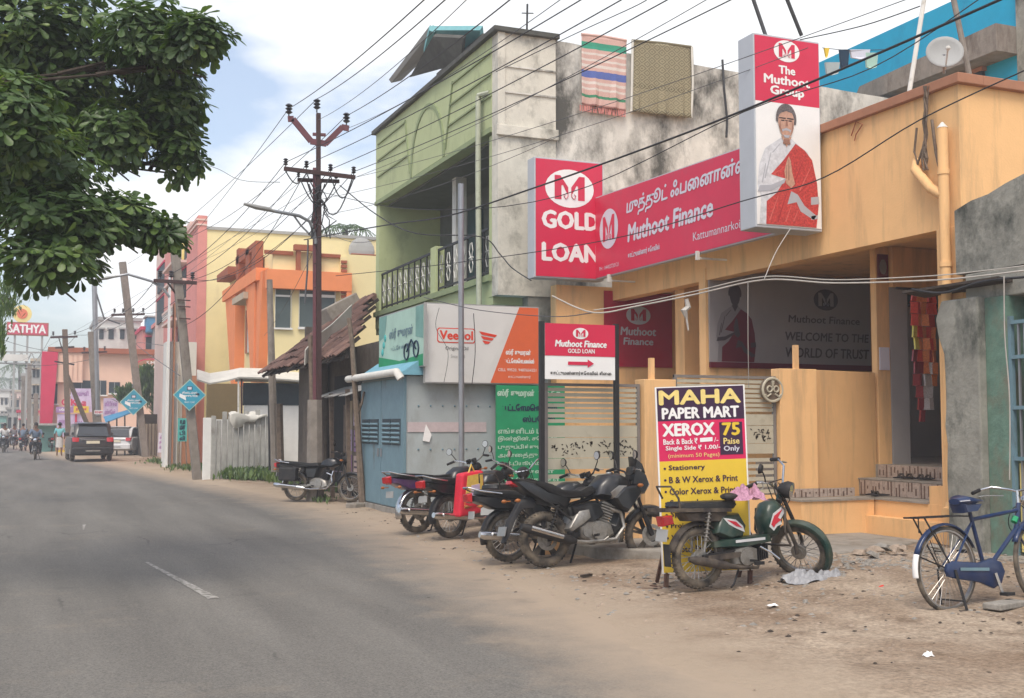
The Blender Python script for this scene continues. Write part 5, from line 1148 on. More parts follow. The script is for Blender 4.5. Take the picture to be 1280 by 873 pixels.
# shop signs on the block
def shopsign(px0,py0,px1,py1,Y,m_,label,txts=(),frame='far_grey',cat='shop sign'):
    a = at(px0,py1,Y=Y); b = at(px1,py0,Y=Y); t = thing('shop_sign',label,cat,((a.x+b.x)/2,Y,a.z),world=True)
    MB().box((a.x,Y,a.z),(b.x,Y+.12,b.z)).build('board',m_,t); B_ = Board((a.x,Y,a.z),(1,0,0),(0,-1,0)); w=b.x-a.x; h=b.z-a.z
    for (s_,x0,y0,x1,y1,mm) in txts: B_.text(s_,w*x0,h*y0,w*x1,h*y1,.01,mm,t,bold=.04)
    return t,B_,w,h
shopsign(88,486,116,515,79,'mauve_print','faded mauve hoarding printed with people on the peach block',[('ஜவுளி',.2,.6,.8,.9,'purple_print'),('கடை',.2,.2,.7,.45,'crimson_paint')])
shopsign(70,509,92,516,78.8,'purple_print','purple strip sign above the mauve shutters',[('பேஷன்',.2,.2,.8,.8,'print_white')])
shopsign(92,508,111,516,78.7,'maha_yellow','yellow strip sign over the shop beside the purple one',[('துணிகள்',.15,.2,.85,.8,'crimson_paint')])
t_,B_,w_,h_ = shopsign(71,518,107,546,78.9,'mauve_print','mauve shutter posters under the G.K letters',[('சலுகை',.05,.5,.4,.75,'purple_print'),('GK',.6,.4,.9,.7,'purple_print')])
for k in (.33,.66): MB().box((B_.pt(w_*k,0).x-.06,78.84,B_.pt(0,0).z),(B_.pt(w_*k,0).x+.06,78.9,B_.pt(0,h_).z)).build('divider','crimson_paint',t_)
gk = thing('raised_letters','dark red G.K. letters standing above the shop strip signs','shop sign',at(86,505,Y=78.9),world=True)
Bq = Board(at(77,507,Y=78.85),(1,0,0),(0,-1,0)); Bq.text('G.K.',0,0,1.0,.42,0,'crimson_paint',gk,bold=.06)
shopsign(129,498,148,523,72,'mauve_print','mauve and white poster board behind the tall double pole',[('மெடிக்கல்',.1,.6,.9,.85,'purple_print'),('ஸ்கேன்',.1,.2,.8,.45,'purple_print')])
shopsign(118,513,129,518,66,'white_paint','small white nameboard fixed low on the tall double pole',[('KNM',.1,.2,.9,.8,'crimson_paint')])
shopsign(42,511,52,520,100,'far_tan','small beige shop nameboard at the foot of the crimson corner',[('OM',.2,.2,.8,.8,'crimson_paint')])
# sheds below
sd2 = thing('lean_to_shed','green tin lean-to shed at the foot of the crimson corner','shed',at(58,575,Y=76),world=True)
a = at(44,560,Y=76); b = at(70,532,Y=76); MB().box((a.x,76,0),(b.x,78,b.z)).build('wall','banner_teal',sd2); MB().box((a.x-.3,75,b.z),(b.x+.2,78,b.z+.12)).build('roof','tin_sheet',sd2)
bt = thing('tarpaulin','blue tarpaulin lean-to stretched behind the parked cars','tarpaulin',at(150,540,Y=64),world=True)
a = at(132,528,Y=64); b = at(168,514,Y=64); mb = MB().add([a,b,b+Vector((0,2,.15)),a+Vector((0,2,.3))],[(0,1,2,3)]); o_=mb.build('sheet','far_blue',bt,fix=False); o_.modifiers.new('thickness','SOLIDIFY').thickness=.06
for px_ in (136,146,156): MB().bar(at(px_,528-(px_-132)*.35,Y=64), at(px_,575,Y=64),.07).build('pole','black_iron',bt)
ss = thing('stall_shack','dark thatched stall with boarded front between the far poles','stall',at(187,570,Y=62),world=True)
a = at(176,560,Y=62); b = at(207,518,Y=62); MB().box((a.x,62,0),(b.x,65,b.z)).build('roof_block','dark_wood',ss); 
a = at(178,560,Y=61.8); b = at(196,530,Y=61.8); MB().box((a.x,61.8,0),(b.x,61.98,b.z)).build('board_front','far_tan',ss)
for k in range(4): x_ = a.x+(b.x-a.x)*(k+.5)/4; MB().box((x_-.03,61.74,.1),(x_+.03,61.8,b.z)).build('batten','old_wood',ss)
b2 = thing('notice_board','teal board with black Tamil letters leaning by the narrow shop','notice board',at(227,560,Y=43),world=True)
a = at(222,552,Y=43.2); b = at(234,523,Y=43.2); B = Board((a.x,43.2,a.z),(1,0,0),(0,-1,0)); w_=b.x-a.x; h_=b.z-a.z
B.panel(0,0,w_,h_,-.04,0,'board','board_cyan',b2)
for k,s_ in enumerate(('கடை','மா','பி','லி')): B.text(s_,w_*.22,h_*(.74-k*.23),w_*.78,h_*(.92-k*.23),.01,'poster_navy',b2,bold=.06)
MB().bar(B.pt(w_*.2,0,-.05),B.pt(w_*.2,-1.0,-.05),.04).bar(B.pt(w_*.9,0,-.05),B.pt(w_*1.0,-1.0,.2),.04).build('leg','old_wood',b2)
sb = thing('sandwich_board','small white standing board lettered in purple beside the parked bikes','notice board',at(203,566,Y=55),world=True)
a = at(197,566,Y=54.5); b = at(208,541,Y=54.5); B = Board((a.x,54.5,a.z),(1,0,0),(0,-1,0),(.05,.1,1)); w_=b.x-a.x; h_=b.z-a.z
B.panel(0,0,w_,h_,-.04,0,'board','print_pale',sb); 
for k in range(3): B.text(('போட்டோ','ஜெராக்ஸ்','பிரிண்ட்')[k],w_*.15,h_*(.7-k*.26),w_*.85,h_*(.86-k*.26),.01,'purple_print',sb,bold=.05)
MB().bar(B.pt(w_*.5,h_*.8,-.05),(B.pt(w_*.5,0,0)+Vector((0,.5,0))),.04).build('prop','old_wood',sb)

# further buildings: pale block behind the peach one, houses down the street
def block(name,label,px0,py0,px1,Y,dep,m_,wins=(),trim=None,cat='building'):
    a = at(px0,533,Y=Y); b = at(px1,py0,Y=Y); t = thing(name,label,cat,((a.x+b.x)/2,Y,0),world=True)
    MB().box((a.x,Y,0),(b.x,Y+dep,b.z)).build('wall',m_,t)
    MB().box((a.x-.15,Y-.2,b.z),(b.x+.15,Y+dep,b.z+.25)).build('parapet',trim or 'far_grey',t)
    for (u0,u1,y0,y1) in wins:
        p = at(px0+(px1-px0)*u0,y1,Y=Y); q = at(px0+(px1-px0)*u1,y0,Y=Y); f_ = MB().box((p.x,Y-.06,p.z),(q.x,Y,q.z)).build('window','dark_grille',t)
        MB().box((p.x-.1,Y-.35,q.z),(q.x+.1,Y,q.z+.12)).build('sun_shade',trim or 'far_grey',f_)
    return t
block('apartment_block','pale cream block standing above the peach shop roof',118,402,176,98,10,'far_white',[(.1,.2,412,424),(.3,.42,412,424),(.55,.65,412,424),(.75,.9,412,424)])
rb = block('rooftop_house','small pink rooftop house with dark window beside the blue tank',176,413,200,92,8,'pink_paint',[(.25,.75,422,439)],'crimson_paint','house')
a = at(183,416,Y=91); b = at(197,397,Y=91); bt_ = thing('water_tank','blue roof water tank above the pink rooftop house','water tank',((a.x+b.x)/2,92,a.z),world=True)
MB().box((a.x,91,a.z),(b.x,93,b.z)).build('tank','far_blue',bt_,bevel=.1); MB().box((a.x-.1,90.9,b.z),(b.x+.1,93.1,b.z+.12)).build('lid','far_grey',bt_)
block('apartment_block','grey mansard topped house between the blue tank and the pink front',197,405,207,86,8,'far_grey',[(.2,.7,420,432)],'pink_paint')
block('street_house','tall narrow grey house left of the crimson corner',38,452,52,112,8,'far_grey',[(.2,.45,462,472),(.55,.85,462,472),(.2,.45,482,494),(.55,.85,482,494),(.2,.8,505,520)],'far_tan')
block('street_house','cream house with beige balcony down the street',26,470,39,128,10,'far_tan',[(.2,.8,480,490),(.2,.8,500,510)])
block('street_house','long white terrace at the left edge of the far street',-30,489,12,150,12,'far_white',[(.74,.8,498,506),(.86,.94,498,506),(.74,.8,515,525),(.86,.94,515,525)])
block('street_house','pinkish house with flat roof down the street',11,490,27,165,12,'pale_pink',[(.15,.35,500,510),(.55,.8,500,510),(.2,.7,520,530)],'far_tan')
block('street_house','low grey shop with dark opening at the end of the street',8,512,22,135,6,'far_grey',[(.1,.9,522,545)])
block('street_house','white shop front beside the far parked bikes',22,516,38,120,6,'far_white',[(.1,.5,525,548),(.6,.9,525,548)],'crimson_paint')
block('street_house','dull green shop front near the street corner',-6,520,8,125,6,'banner_teal',[(.5,.9,530,550)])
# SATHYA sign
sg = thing('rooftop_sign','red SATHYA sign with yellow sun disc above the far roofs','sign',at(40,420,Y=112),world=True)
a = at(8,419,Y=112); b = at(61,404,Y=112); B = Board((a.x,112,a.z),(1,0,0),(0,-1,0)); w_=b.x-a.x; h_=b.z-a.z
B.panel(0,0,w_,h_,-.3,0,'board','rust_paint',sg); B.panel(.1,.1,w_-.1,h_-.1,0,.03,'board_face','crimson_paint',sg); B.text('SATHYA',w_*.05,h_*.2,w_*.93,h_*.82,.06,'print_white',sg,bold=.05)
MB().cyl(B.pt(w_*.36,h_+.75,-.2),B.pt(w_*.36,h_+.75,0),.80,18).build('sun_disc','gold_print',sg); MB().cyl(B.pt(w_*.36,h_+.75,0),B.pt(w_*.36,h_+.75,.05),.45,18).build('sun_disc','banner_orange',sg)
for u_ in (.2,.5,.85): MB().bar(B.pt(w_*u_,0,-.2),B.pt(w_*u_,-8.4,-.2),.18).build('support','far_grey',sg)
ga = thing('road_gantry','grey lattice gantry crossing the far street','gantry',at(25,548,Y=104),world=True)
a = at(-12,454,Y=104); b = at(52,441,Y=104)
MB().bar((a.x,104,a.z),(b.x,104,a.z),.12).build('chord','far_grey',ga); MB().bar((a.x,104,b.z),(b.x,104,b.z),.12).build('chord','far_grey',ga)
for k in range(10):
    x_ = a.x+(b.x-a.x)*k/10; x2 = a.x+(b.x-a.x)*(k+1)/10; MB().bar((x_,104,a.z if k%2 else b.z),(x2,104,b.z if k%2 else a.z),.09).build('brace','far_grey',ga)
MB().bar((b.x,104,0),(b.x,104,b.z),.22).build('mast','far_grey',ga); MB().bar((a.x,104,0),(a.x,104,b.z),.22).build('mast','far_grey',ga)
MB().box((a.x+.8,103.8,a.z+.2),(b.x-1.0,103.92,b.z-.2)).build('panel','far_white',ga)

# ---------------------------------------------------------------- poles
def insul(parent, p, s=1.0):
    p = Vector(p); mb = MB()
    mb.cyl(p, p+Vector((0,0,.10*s)), .012*s, 6)
    for k in range(3): mb.tube([p+Vector((0,0,(.06+k*.055)*s)), p+Vector((0,0,(.085+k*.055)*s)), p+Vector((0,0,(.11+k*.055)*s))], [.03*s,.062*s,.03*s], 9)
    mb.build('insulator','insulator',parent,smooth=60)
mpole = thing('electric_pole','dark red iron electric pole with V shaped crossarm, nearest to the green house','electric pole',(5.52,23.8,0),world=True)
YM = 23.8
def pm(x,y,dy=0): return at(x,y,Y=YM+dy)
MB().bar(pm(398,628),pm(398,225),.14,.10).build('post','red_iron',mpole)
MB().bar(pm(393,500),pm(393,210),.045,.06).build('side_rail','red_iron_light',mpole)
MB().bar(pm(398,235),pm(398,142),.085).build('mast','red_iron',mpole)
MB().tube([pm(394,628),pm(394,500)],[.19,.16],8).build('pole_foot','pole_concrete',mpole)
MB().prism([(0,0),(.22,0),(.30,.35),(-.05,.40)],pm(389,628)+Vector((0,-.2,-.05)),(1,0,0),(0,1,0),(0,0,1),0,.12).build('concrete_collar','concrete',mpole)
for a,b in ((pm(360,149),pm(367,149)),(pm(366,149),pm(389,177)),(pm(388,177),pm(408,180)),(pm(407,180),pm(428,159)),(pm(427,159),pm(436,161))): MB().bar(a,b,.05,.12).build('v_arm','red_iron_light',mpole)
MB().bar(pm(391,168),pm(407,169),.05,.06).build('brace','red_iron_light',mpole)
MB().bar(pm(355,211,-.06),pm(444,222,-.06),.06,.085).build('crossarm','red_iron',mpole); MB().bar(pm(372,225,.06),pm(424,227,.06),.06,.075).build('crossarm','red_iron',mpole)
for x,y,s_ in ((361,147,1.3),(396,141,1.3),(433,158,1.3),(357,210,.9),(383,213,.9),(413,217,.9),(442,220,.9),(373,224,.7),(420,226,.7)): insul(mpole, pm(x,y), s_)
for z_ in (240,258,276,300,330,360): MB().bar(pm(392,z_),pm(399,z_),.05,.03).build('batten','red_iron',mpole)
lamp = MB().tube([pm(395,305,-.05),pm(393,292,-.05),pm(387,277,-.1),pm(374,270,-.15),pm(342,264,-.3)],.035,8).build('lamp_arm','steel_pole',mpole,smooth=True)
MB().tube([pm(394,300,-.05),pm(376,282,-.1),pm(366,268,-.15)],.02,6).build('lamp_stay','steel_pole',lamp)
MB().tube([pm(344,265,-.3),pm(336,262,-.3),pm(320,259,-.32),pm(305,255,-.35)],[.04,.085,.09,.05],9,flat=.55).build('lamp_head','far_grey',lamp,smooth=True)
# jumper loops and service wires
for k,(x0,y0,x1,y1,dip) in enumerate([(357,214,383,217,14),(383,216,413,220,22),(413,220,442,224,26),(376,226,420,229,30),(384,228,406,230,24),(392,224,440,224,45),(386,230,398,238,10)]):
    pts = [pm(x0+(x1-x0)*i/10, y0+(y1-y0)*i/10 + dip*math.sin(math.pi*i/10), -.08-.03*k) for i in range(11)]; MB().tube(pts,.014,5).build('jumper_wire','wire',mpole)
for k in range(7):
    pts = [pm(398+rnd.uniform(-4,4)+i*rnd.uniform(1,4)*(1 if k%2 else -.4), 232+i*9+rnd.uniform(-4,4), -.1) for i in range(8)]; MB().tube(pts,.012,4).build('loose_wire','wire',mpole)
MB().tube([pm(385,300,-.1),pm(384,340,-.1),pm(381,380,-.1)],.02,5).build('conduit','wire_grey',mpole)
def cpole(label,b,t,Y,w,arm=None,ins=(),lampp=None,m_='pole_concrete'):
    o = thing('electric_pole',label,'electric pole',(at(b[0],b[1],Y=Y).x,Y,0),world=True)
    pb = at(b[0],b[1],Y=Y); pb.z = -.1; pt = at(t[0],t[1],Y=Y)
    MB().bar(pb,pt,w,w*.8).build('shaft',m_,o,bevel=.02)
    if arm:
        a0 = at(*arm[0],Y=Y-.15); a1 = at(*arm[1],Y=Y-.15); MB().bar(a0,a1,.08,.10).build('crossarm','red_iron',o)
        for f_ in ins: insul(o, a0.lerp(a1,f_)+Vector((0,0,.05)), 1.2)
        MB().bar(a0.lerp(a1,.3),pb.lerp(pt,.75),.04).build('brace','red_iron',o)
    if lampp:
        la = MB().tube([at(x,y,Y=Y-.1) for x,y in lampp],.04,6).build('lamp_arm','steel_pole',o,smooth=True)
        q = at(*lampp[-1],Y=Y-.1); q2 = at(*lampp[-2],Y=Y-.1); d_ = (q-q2).normalized(); MB().tube([q-d_*.1,q+d_*.2,q+d_*.55],[.05,.10,.05],8,flat=.5).build('lamp_head','far_grey',la,smooth=True)
    return o
p2 = cpole('thick leaning concrete pole with steel crossarm and blue diamond board by the pink house',(247,600),(217,297),34.7,.30,((192,351),(246,354)),(.15,.4,.9),[(212,372),(205,362),(190,352),(160,343),(143,346)])
for y_ in (375,383,398): MB().bar(at(214+(y_-297)*.099,y_,Y=34.5),at(238,y_+1,Y=34.5),.04,.03).build('step_bar','red_iron',p2)
p3 = cpole('slim leaning concrete pole with blue diamond board beside the white car',(182,572),(153,328),60.5,.42,((139,394),(181,393)),(.1,.35,.65,.95),[(148,392),(135,398),(128,404)])
p4 = cpole('slender pole with crossarm standing between the pedestrian and the dark car',(86,574),(81,412),66,.34,((63,422),(97,421)),(.1,.9),None,'old_wood')
MB().bar(at(69,435,Y=66),at(93,434,Y=66),.1).build('crossarm','red_iron',p4); MB().bar(at(68,452,Y=66),at(93,456,Y=66),.08).build('crossarm','wire',p4)
p5 = cpole('tall double pole, grey tube above old wood, behind the dark car',(124,566),(115,415),68,.55,((102,441),(134,440)),(.1,.9),None,'pole_concrete')
MB().tube([at(122,520,Y=67.8),at(118,355,Y=67.8)],.14,8).build('lamp_tube','steel_pole',p5)
MB().tube([at(119,362,Y=67.8),at(130,398,Y=67.6),at(150,405,Y=67.5)],.05,6).build('stay','wire_grey',p5)
MB().bar(at(121,560,Y=67.6),at(84,470,Y=67.6),.24).build('leaning_prop','old_wood',p5)
for i,(x,yt,Y,lb) in enumerate([(36,455,102,'tallest of the far pole pair at the end of the street'),(28,470,118,'shorter far pole just left of the tallest far one'),(18,492,150,'tiny distant pole near the end of the street'),(44,492,92,'short dark far pole in front of the tall narrow grey house')]):
    cpole(lb,(x,556),(x+1,yt),Y,.4,((x-5,yt+6),(x+8,yt+7)),(.1,.9),None,'pole_concrete')
# diamond boards
def diamond(c, Y, r, label, ang=0.0):
    c = at(*c, Y=Y); t = thing('diamond_board',label,'sign',c,world=True); u = Vector((math.cos(ang),-math.sin(ang),0)); B = Board(c,u,(-math.sin(ang),-math.cos(ang),0))
    q = [(0,-r),(r,0),(0,r),(-r,0)]
    MB().prism(q,B.o,B.u,B.v,B.n,-.03,0).build('board','banner_mint',t)
    B.poly([[(a*.93,b*.93) for a,b in q]],.004,'blue_field','diamond_blue',t)
    B.poly([[(-r*.16,r*.30),(r*.16,r*.30),(r*.16,r*.54),(-r*.16,r*.54)]],.008,'screen_picture','poster_navy',t); B.poly([[(-r*.12,r*.34),(r*.12,r*.34),(r*.12,r*.50),(-r*.12,r*.50)]],.011,'screen_picture','print_pale',t)
    B.text('சிஸ்டம்ஸ்',-r*.45,r*.08,r*.45,r*.22,.008,'print_white',t,bold=.03); B.text('COMPUTER',-r*.5,-r*.12,r*.5,-r*.0,.008,'print_white',t,bold=.03)
    B.poly([[(-r*.62,-r*.12),(-r*.2,-r*.35),(-r*.25,-r*.05),(-r*.6,r*.1)]],.009,'white_patch','print_white',t); B.poly([[(r*.35,-r*.02),(r*.6,-r*.02),(r*.58,r*.12),(r*.38,r*.12)]],.009,'black_patch','poster_navy',t)
    B.text('98425 12345',-r*.3,-r*.50,r*.3,-r*.40,.008,'print_white',t)
    MB().bar(B.pt(-r*.5,0,-.05),B.pt(r*.5,0,-.05),.04).build('strap','black_iron',t)
    return t
diamond((237,494),34.4,.46,'larger blue diamond board strapped to the thick leaning pole',.1)
diamond((167,503),60.1,.66,'smaller blue diamond board strapped to the slim pole beside the white car',.1)

# ---------------------------------------------------------------- overhead wires
def wire(p, q, r, sag, label, m_='wire', n=20, cat='overhead wire', name='overhead_wire', group='overhead wires'):
    p = Vector(p); q = Vector(q); pts = [p.lerp(q,i/n) - Vector((0,0,sag*4*(i/n)*(1-i/n))) for i in range(n+1)]
    return MB().tube(pts,r*.62,5).build(name,m_,None,label=label,cat=cat,group=group)
G1 = 'wires running from the V crossarm towards the viewer'
def ext(p, q, k): return p + (q-p)*k
for i,(sx,sy,ex,ey,lb) in enumerate([(361,136,522,-2,'wire from the left tip of the V crossarm rising over the green house'),(396,124,548,-2,'wire from the centre top of the iron pole rising over the green house'),(433,145,628,-2,'wire from the right tip of the V crossarm rising over the green house'),
    (357,203,715,-2,'wire from the left end of the lower crossarm rising to the right'),(383,206,765,-2,'second wire of the lower crossarm rising to the right'),(413,212,822,-2,'third wire of the lower crossarm rising to the right'),(442,215,900,-2,'wire from the right end of the lower crossarm rising to the right')]):
    p = pm(sx,sy); z = p.z; q = at(ex,ey,d=11.5 if i<3 else 12.5); wire(p, ext(p,q,1.25), .012, .12, lb, group=G1)
for i,(sx,sy,ex,ey,dd,lb) in enumerate([(361,136,206,330,58,'wire from the V crossarm going far down the street, left one'),(396,124,160,330,60,'wire from the pole top going far down the street'),(433,145,228,300,40,'wire from the right tip of the V crossarm going to the leaning pole'),
    (357,203,196,350,34.5,'left wire between the iron pole and the leaning concrete pole'),(383,206,215,351,34.5,'second wire between the iron pole and the leaning concrete pole'),(413,212,228,352,34.5,'third wire between the iron pole and the leaning concrete pole'),(442,215,244,353,34.5,'right wire between the iron pole and the leaning concrete pole'),
    (376,226,222,410,34.5,'low slack wire between the iron pole and the leaning concrete pole'),(397,260,228,345,34.5,'lowest sagging cable between the two nearest poles')]):
    wire(pm(sx,sy), at(ex,ey,d=dd), .013, .25+.05*i, lb, group='wires between the iron pole and the far poles')
for i,(a,b,lb) in enumerate([((194,350,34.5),(141,392,60),'left wire from the leaning pole to the slim pole'),((218,350,34.5),(160,392,60),'middle wire from the leaning pole to the slim pole'),((244,352,34.5),(179,391,60),'right wire from the leaning pole to the slim pole'),
    ((142,392,60),(64,420,70),'left wire from the slim pole down the street'),((178,391,60),(96,419,70),'right wire from the slim pole down the street'),((64,420,70),(34,460,103),'left wire crossing towards the gantry'),((96,419,70),(42,461,103),'right wire crossing towards the gantry'),
    ((118,440,68),(-10,420,60),'wire crossing the street at left below the tree'),((120,448,68),(-10,452,75),'lower wire crossing the far street')]):
    wire(at(*a[:2],d=a[2]), at(*b[:2],d=b[2]), .02, .35, lb, group='wires along the far poles')
def path_wire(pts, r, label, m_='wire', group=None, sagn=6, name='overhead_cable'):
    P_ = [at(x,y,d=d) for x,y,d in pts]; out = []
    for i in range(len(P_)-1):
        p0 = P_[max(i-1,0)]; p1 = P_[i]; p2 = P_[i+1]; p3 = P_[min(i+2,len(P_)-1)]
        for k in range(sagn):
            t = k/sagn; out.append(.5*((2*p1)+(p2-p0)*t+(2*p0-5*p1+4*p2-p3)*t*t+(3*p1-p0-3*p2+p3)*t**3))
    out.append(P_[-1]); return MB().tube(out, r*.64, 6).build(name, m_, None, smooth=True, label=label, cat='cable', group=group)
path_wire([(425,232,23.5),(470,268,22),(520,292,20.5),(600,296,20),(625,318,19.9),(640,335,19.6),(664,351,19)],.017,'drooping cable from the iron pole across the balcony to the GOLD LOAN sign')
path_wire([(380,300,23.8),(480,282,19),(560,270,17),(665,236,14.6),(800,188,12.6),(925,140,11),(1100,66,9.4),(1290,-18,8)],.017,'thick black cable sweeping in front of the tall box sign')
path_wire([(400,240,23.8),(520,262,20),(700,245,17),(930,140,14.5),(1090,85,13.4),(1230,-5,12.5)],.010,'thin wire above the thick black cable')
path_wire([(420,345,23),(560,330,19),(760,300,15),(930,251,12.4),(1030,222,11.6),(1150,150,10.8),(1290,84,10)],.010,'thin wire crossing the lower part of the printed portrait')
path_wire([(1000,50,14),(1080,32,13),(1150,8,12.5)],.010,'short thin wire passing above the tall box sign to the upper right')
path_wire([(620,90,20),(720,42,17),(800,5,15),(812,-6,14.8)],.010,'thin wire crossing the corner of the green house roof')
path_wire([(690,370,12.3),(742,391,12.1),(800,382,12.0),(870,368,11.8),(955,350,11.3),(1040,354,10.8),(1130,352,10.3),(1200,348,9.9),(1300,336,9.4)],.013,'bundled white service cable slung across the porch','wire_white')
path_wire([(742,388,12.0),(800,379,11.9),(870,364,11.7),(955,346,11.2),(1040,350,10.7),(1130,347,10.2),(1200,342,9.8),(1300,330,9.3)],.009,'second strand twisted along the white service cable','wire_white')
path_wire([(530,372,18),(600,388,17),(690,396,16),(742,391,12.2)],.010,'grey cable drooping in front of the Veedol board to the porch cable','wire_grey')
path_wire([(955,350,11.2),(970,315,12),(988,286,12.9)],.007,'thin tie wire rising from the porch cable to the box sign','wire_white')
path_wire([(935,352,11.3),(935,420,11.4),(936,485,11.6)],.006,'thin vertical thread hanging from the porch cable','wire_white')
path_wire([(1140,362,10.3),(1180,366,10),(1230,352,9.7),(1300,345,9.3)],.018,'sagging dark cables over the old shop lintel','wire')
path_wire([(1255,345,9.5),(1256,420,9.5),(1262,500,9.5),(1262,600,9.5)],.008,'white wire hanging down the old shop grille','wire_white')
kn = MB(); p = at(858,374,d=11.8); kn.tube([p,p+Vector((.02,0,-.08)),p+Vector((-.03,0,-.12)),p+Vector((.0,0,-.2)),p+Vector((.02,0,-.32))],[.02,.03,.035,.012,.008],6).build('cable_tie','wire_white',label='knotted cable end dangling from the porch cable',cat='cable tie')
path_wire([(549,385,18.2),(545,410,18.3),(560,440,18.3),(555,478,18.4)],.007,'thin wire looping down over the Veedol board','wire_grey')
path_wire([(592,392,17.5),(594,440,17.8),(590,480,18.2)],.009,'knotted cable hanging down in front of the Veedol board','wire')
path_wire([(-5,212,30),(120,192,32),(250,205,30),(300,225,27),(350,228,24.5)],.011,'slack wire crossing the sky behind the tree','wire_grey')
path_wire([(205,432,45),(170,430,60),(225,470,36)],.02,'cable slack between the two diamond board poles','wire_grey')

for i,(a,b,lb) in enumerate([((398,150,23.8),(575,-4,12),'thin upper wire fanning right of the centre top of the iron pole'),((436,160,23.8),(690,-4,12.5),'thin wire fanning over the corner trim of the green house'),((444,222,23.8),(870,-4,12.5),'thin wire fanning between the towel and the rug'),((444,222,23.8),(1110,-4,12),'thin wire rising behind the tall box sign'),
    ((398,250,23.8),(1010,60,15),'thin low wire reaching the top of the tall box sign'),((398,270,23.8),(700,170,19.5),'thin service wire to the mouldy wall'),((398,280,23.8),(470,300,22),'thin service wire to the green balcony'),((398,240,23.8),(240,330,48),'thin wire towards the pink front'),((390,215,23.8),(150,400,60),'thin wire towards the slim pole'),((398,300,23.8),(330,420,33),'thin wire down to the orange building'),((398,232,23.8),(-10,470,95),'thin wire sloping to the far left end of the street')]):
    wire(at(a[0],a[1],d=a[2]), ext(at(*a[:2],d=a[2]), at(*b[:2],d=b[2]), 1.2 if b[1] < 0 else 1), .008, .18, lb, m_='wire_grey', group='thin wires at the iron pole')
# ---------------------------------------------------------------- tree
def leafmat():
    m = bpy.data.materials.new('leaf'); m.use_nodes = True; t = m.node_tree; n = t.nodes; l = t.links; b = n['Principled BSDF']
    at_ = n.new('ShaderNodeAttribute'); at_.attribute_name = 'tint'
    c_ = n.new('ShaderNodeValToRGB'); e = c_.color_ramp.elements; e[0].position = 0; e[0].color = (.034,.068,.020,1); e[1].position = 1; e[1].color = (.22,.28,.07,1); x = e.new(.5); x.color = (.066,.118,.032,1); x = e.new(.8); x.color = (.12,.185,.045,1) 
    l.new(at_.outputs['Fac'],c_.inputs[0]); l.new(c_.outputs[0],b.inputs['Base Color']); b.inputs['Roughness'].default_value=.42; b.inputs['Specular IOR Level'].default_value=.45
    tr = n.new('ShaderNodeBsdfTranslucent'); mixc = n.new('ShaderNodeVectorMath'); mixc.operation='MULTIPLY'; mixc.inputs[1].default_value=(1.4,1.5,.7); l.new(c_.outputs[0],mixc.inputs[0]); l.new(mixc.outputs[0],tr.inputs[0])
    ms_ = n.new('ShaderNodeMixShader'); ms_.inputs[0].default_value=.28; l.new(b.outputs[0],ms_.inputs[1]); l.new(tr.outputs[0],ms_.inputs[2]); l.new(ms_.outputs[0],n['Material Output'].inputs[0])
    MATS['leaf']=m
leafmat()
mat('bark',(.055,.042,.033),.95,.3,10,.5,30)
LV = [(0,0,0),(.035,.3,.01),(-.035,.3,.01),(.085,.55,.0),(-.085,.55,.0),(.115,.78,-.01),(-.115,.78,-.01),(.075,.95,-.03),(-.075,.95,-.03),(0,1.0,-.04),(0,.3,-.02),(0,.55,-.035),(0,.78,-.04)]
LF = [(0,1,10),(0,10,2),(1,3,11,10),(2,10,11,4),(3,5,12,11),(4,11,12,6),(5,7,9,12),(6,12,9,8)]
def leaf_mats(blobs, nros, seed, L0, L1):
    r = random.Random(seed); out = []
    for (c, rad, w) in blobs:
        k = int(nros*w)
        for _ in range(k):
            u = r.uniform(-1,1); a = r.uniform(0,2*math.pi); s = math.sqrt(1-u*u); rr = r.random()**.45
            dirv = Vector((s*math.cos(a), s*math.sin(a), u)); p = c + Vector((dirv.x*rad[0]*rr, dirv.y*rad[1]*rr, dirv.z*rad[2]*rr))
            axis = (dirv*.8 + Vector((r.uniform(-.4,.4),r.uniform(-.4,.4),.75))).normalized()
            nl = r.randint(6,9); b0 = r.uniform(0,6.28); x = axis.orthogonal().normalized(); y = axis.cross(x)
            tint = min(1, max(0, .45 + r.gauss(0,.20)))
            for j in range(nl):
                a2 = b0 + j*6.283/nl + r.uniform(-.25,.25); el = r.uniform(-.25,.55)
                d = (x*math.cos(a2)+y*math.sin(a2))*math.cos(el) + axis*math.sin(el)
                d = (d + Vector((0,0,-.18))).normalized(); side = d.cross(axis).normalized() if d.cross(axis).length > .05 else d.orthogonal(); nrm = side.cross(d)
                ln = r.uniform(L0,L1); m = Matrix((side*ln*1.9, d*ln, nrm*ln*1.6)).transposed().to_4x4(); m.translation = p + d*.02
                out.append((m, min(1,max(0,tint+r.gauss(0,.10))), p))
    return out
TR = thing('almond_tree','large leaved green tree overhanging the road from the upper left','tree',(-3.4,10.8,0),world=True)
def blob(px,py,rx,ry,d,w,dz=1.0):
    c = at(px,py,d=d); s = d/F; return (c, (rx*s, max(rx,ry)*s*dz, ry*s), w)
blobs = [blob(60,40,110,70,12.2,.16),blob(185,45,62,50,11.6,.09),blob(250,45,42,26,11.3,.05),blob(208,120,48,60,12.2,.10),blob(226,188,30,36,12.0,.045),blob(95,120,95,75,12.4,.15),blob(150,165,55,42,11.8,.06),
         blob(40,210,90,60,10.6,.12),blob(75,275,78,48,10.3,.09),blob(150,270,42,26,10.8,.035),blob(200,288,30,20,10.9,.03),blob(60,325,72,32,10.2,.055),blob(20,150,60,60,9.8,.06),
         blob(5,60,60,80,11.8,.08),blob(-80,80,80,120,12,.05),blob(-90,250,80,80,11,.035),blob(60,-60,140,40,12.5,.05)]
LVS = leaf_mats(blobs, 2000, 11, .10, .17)
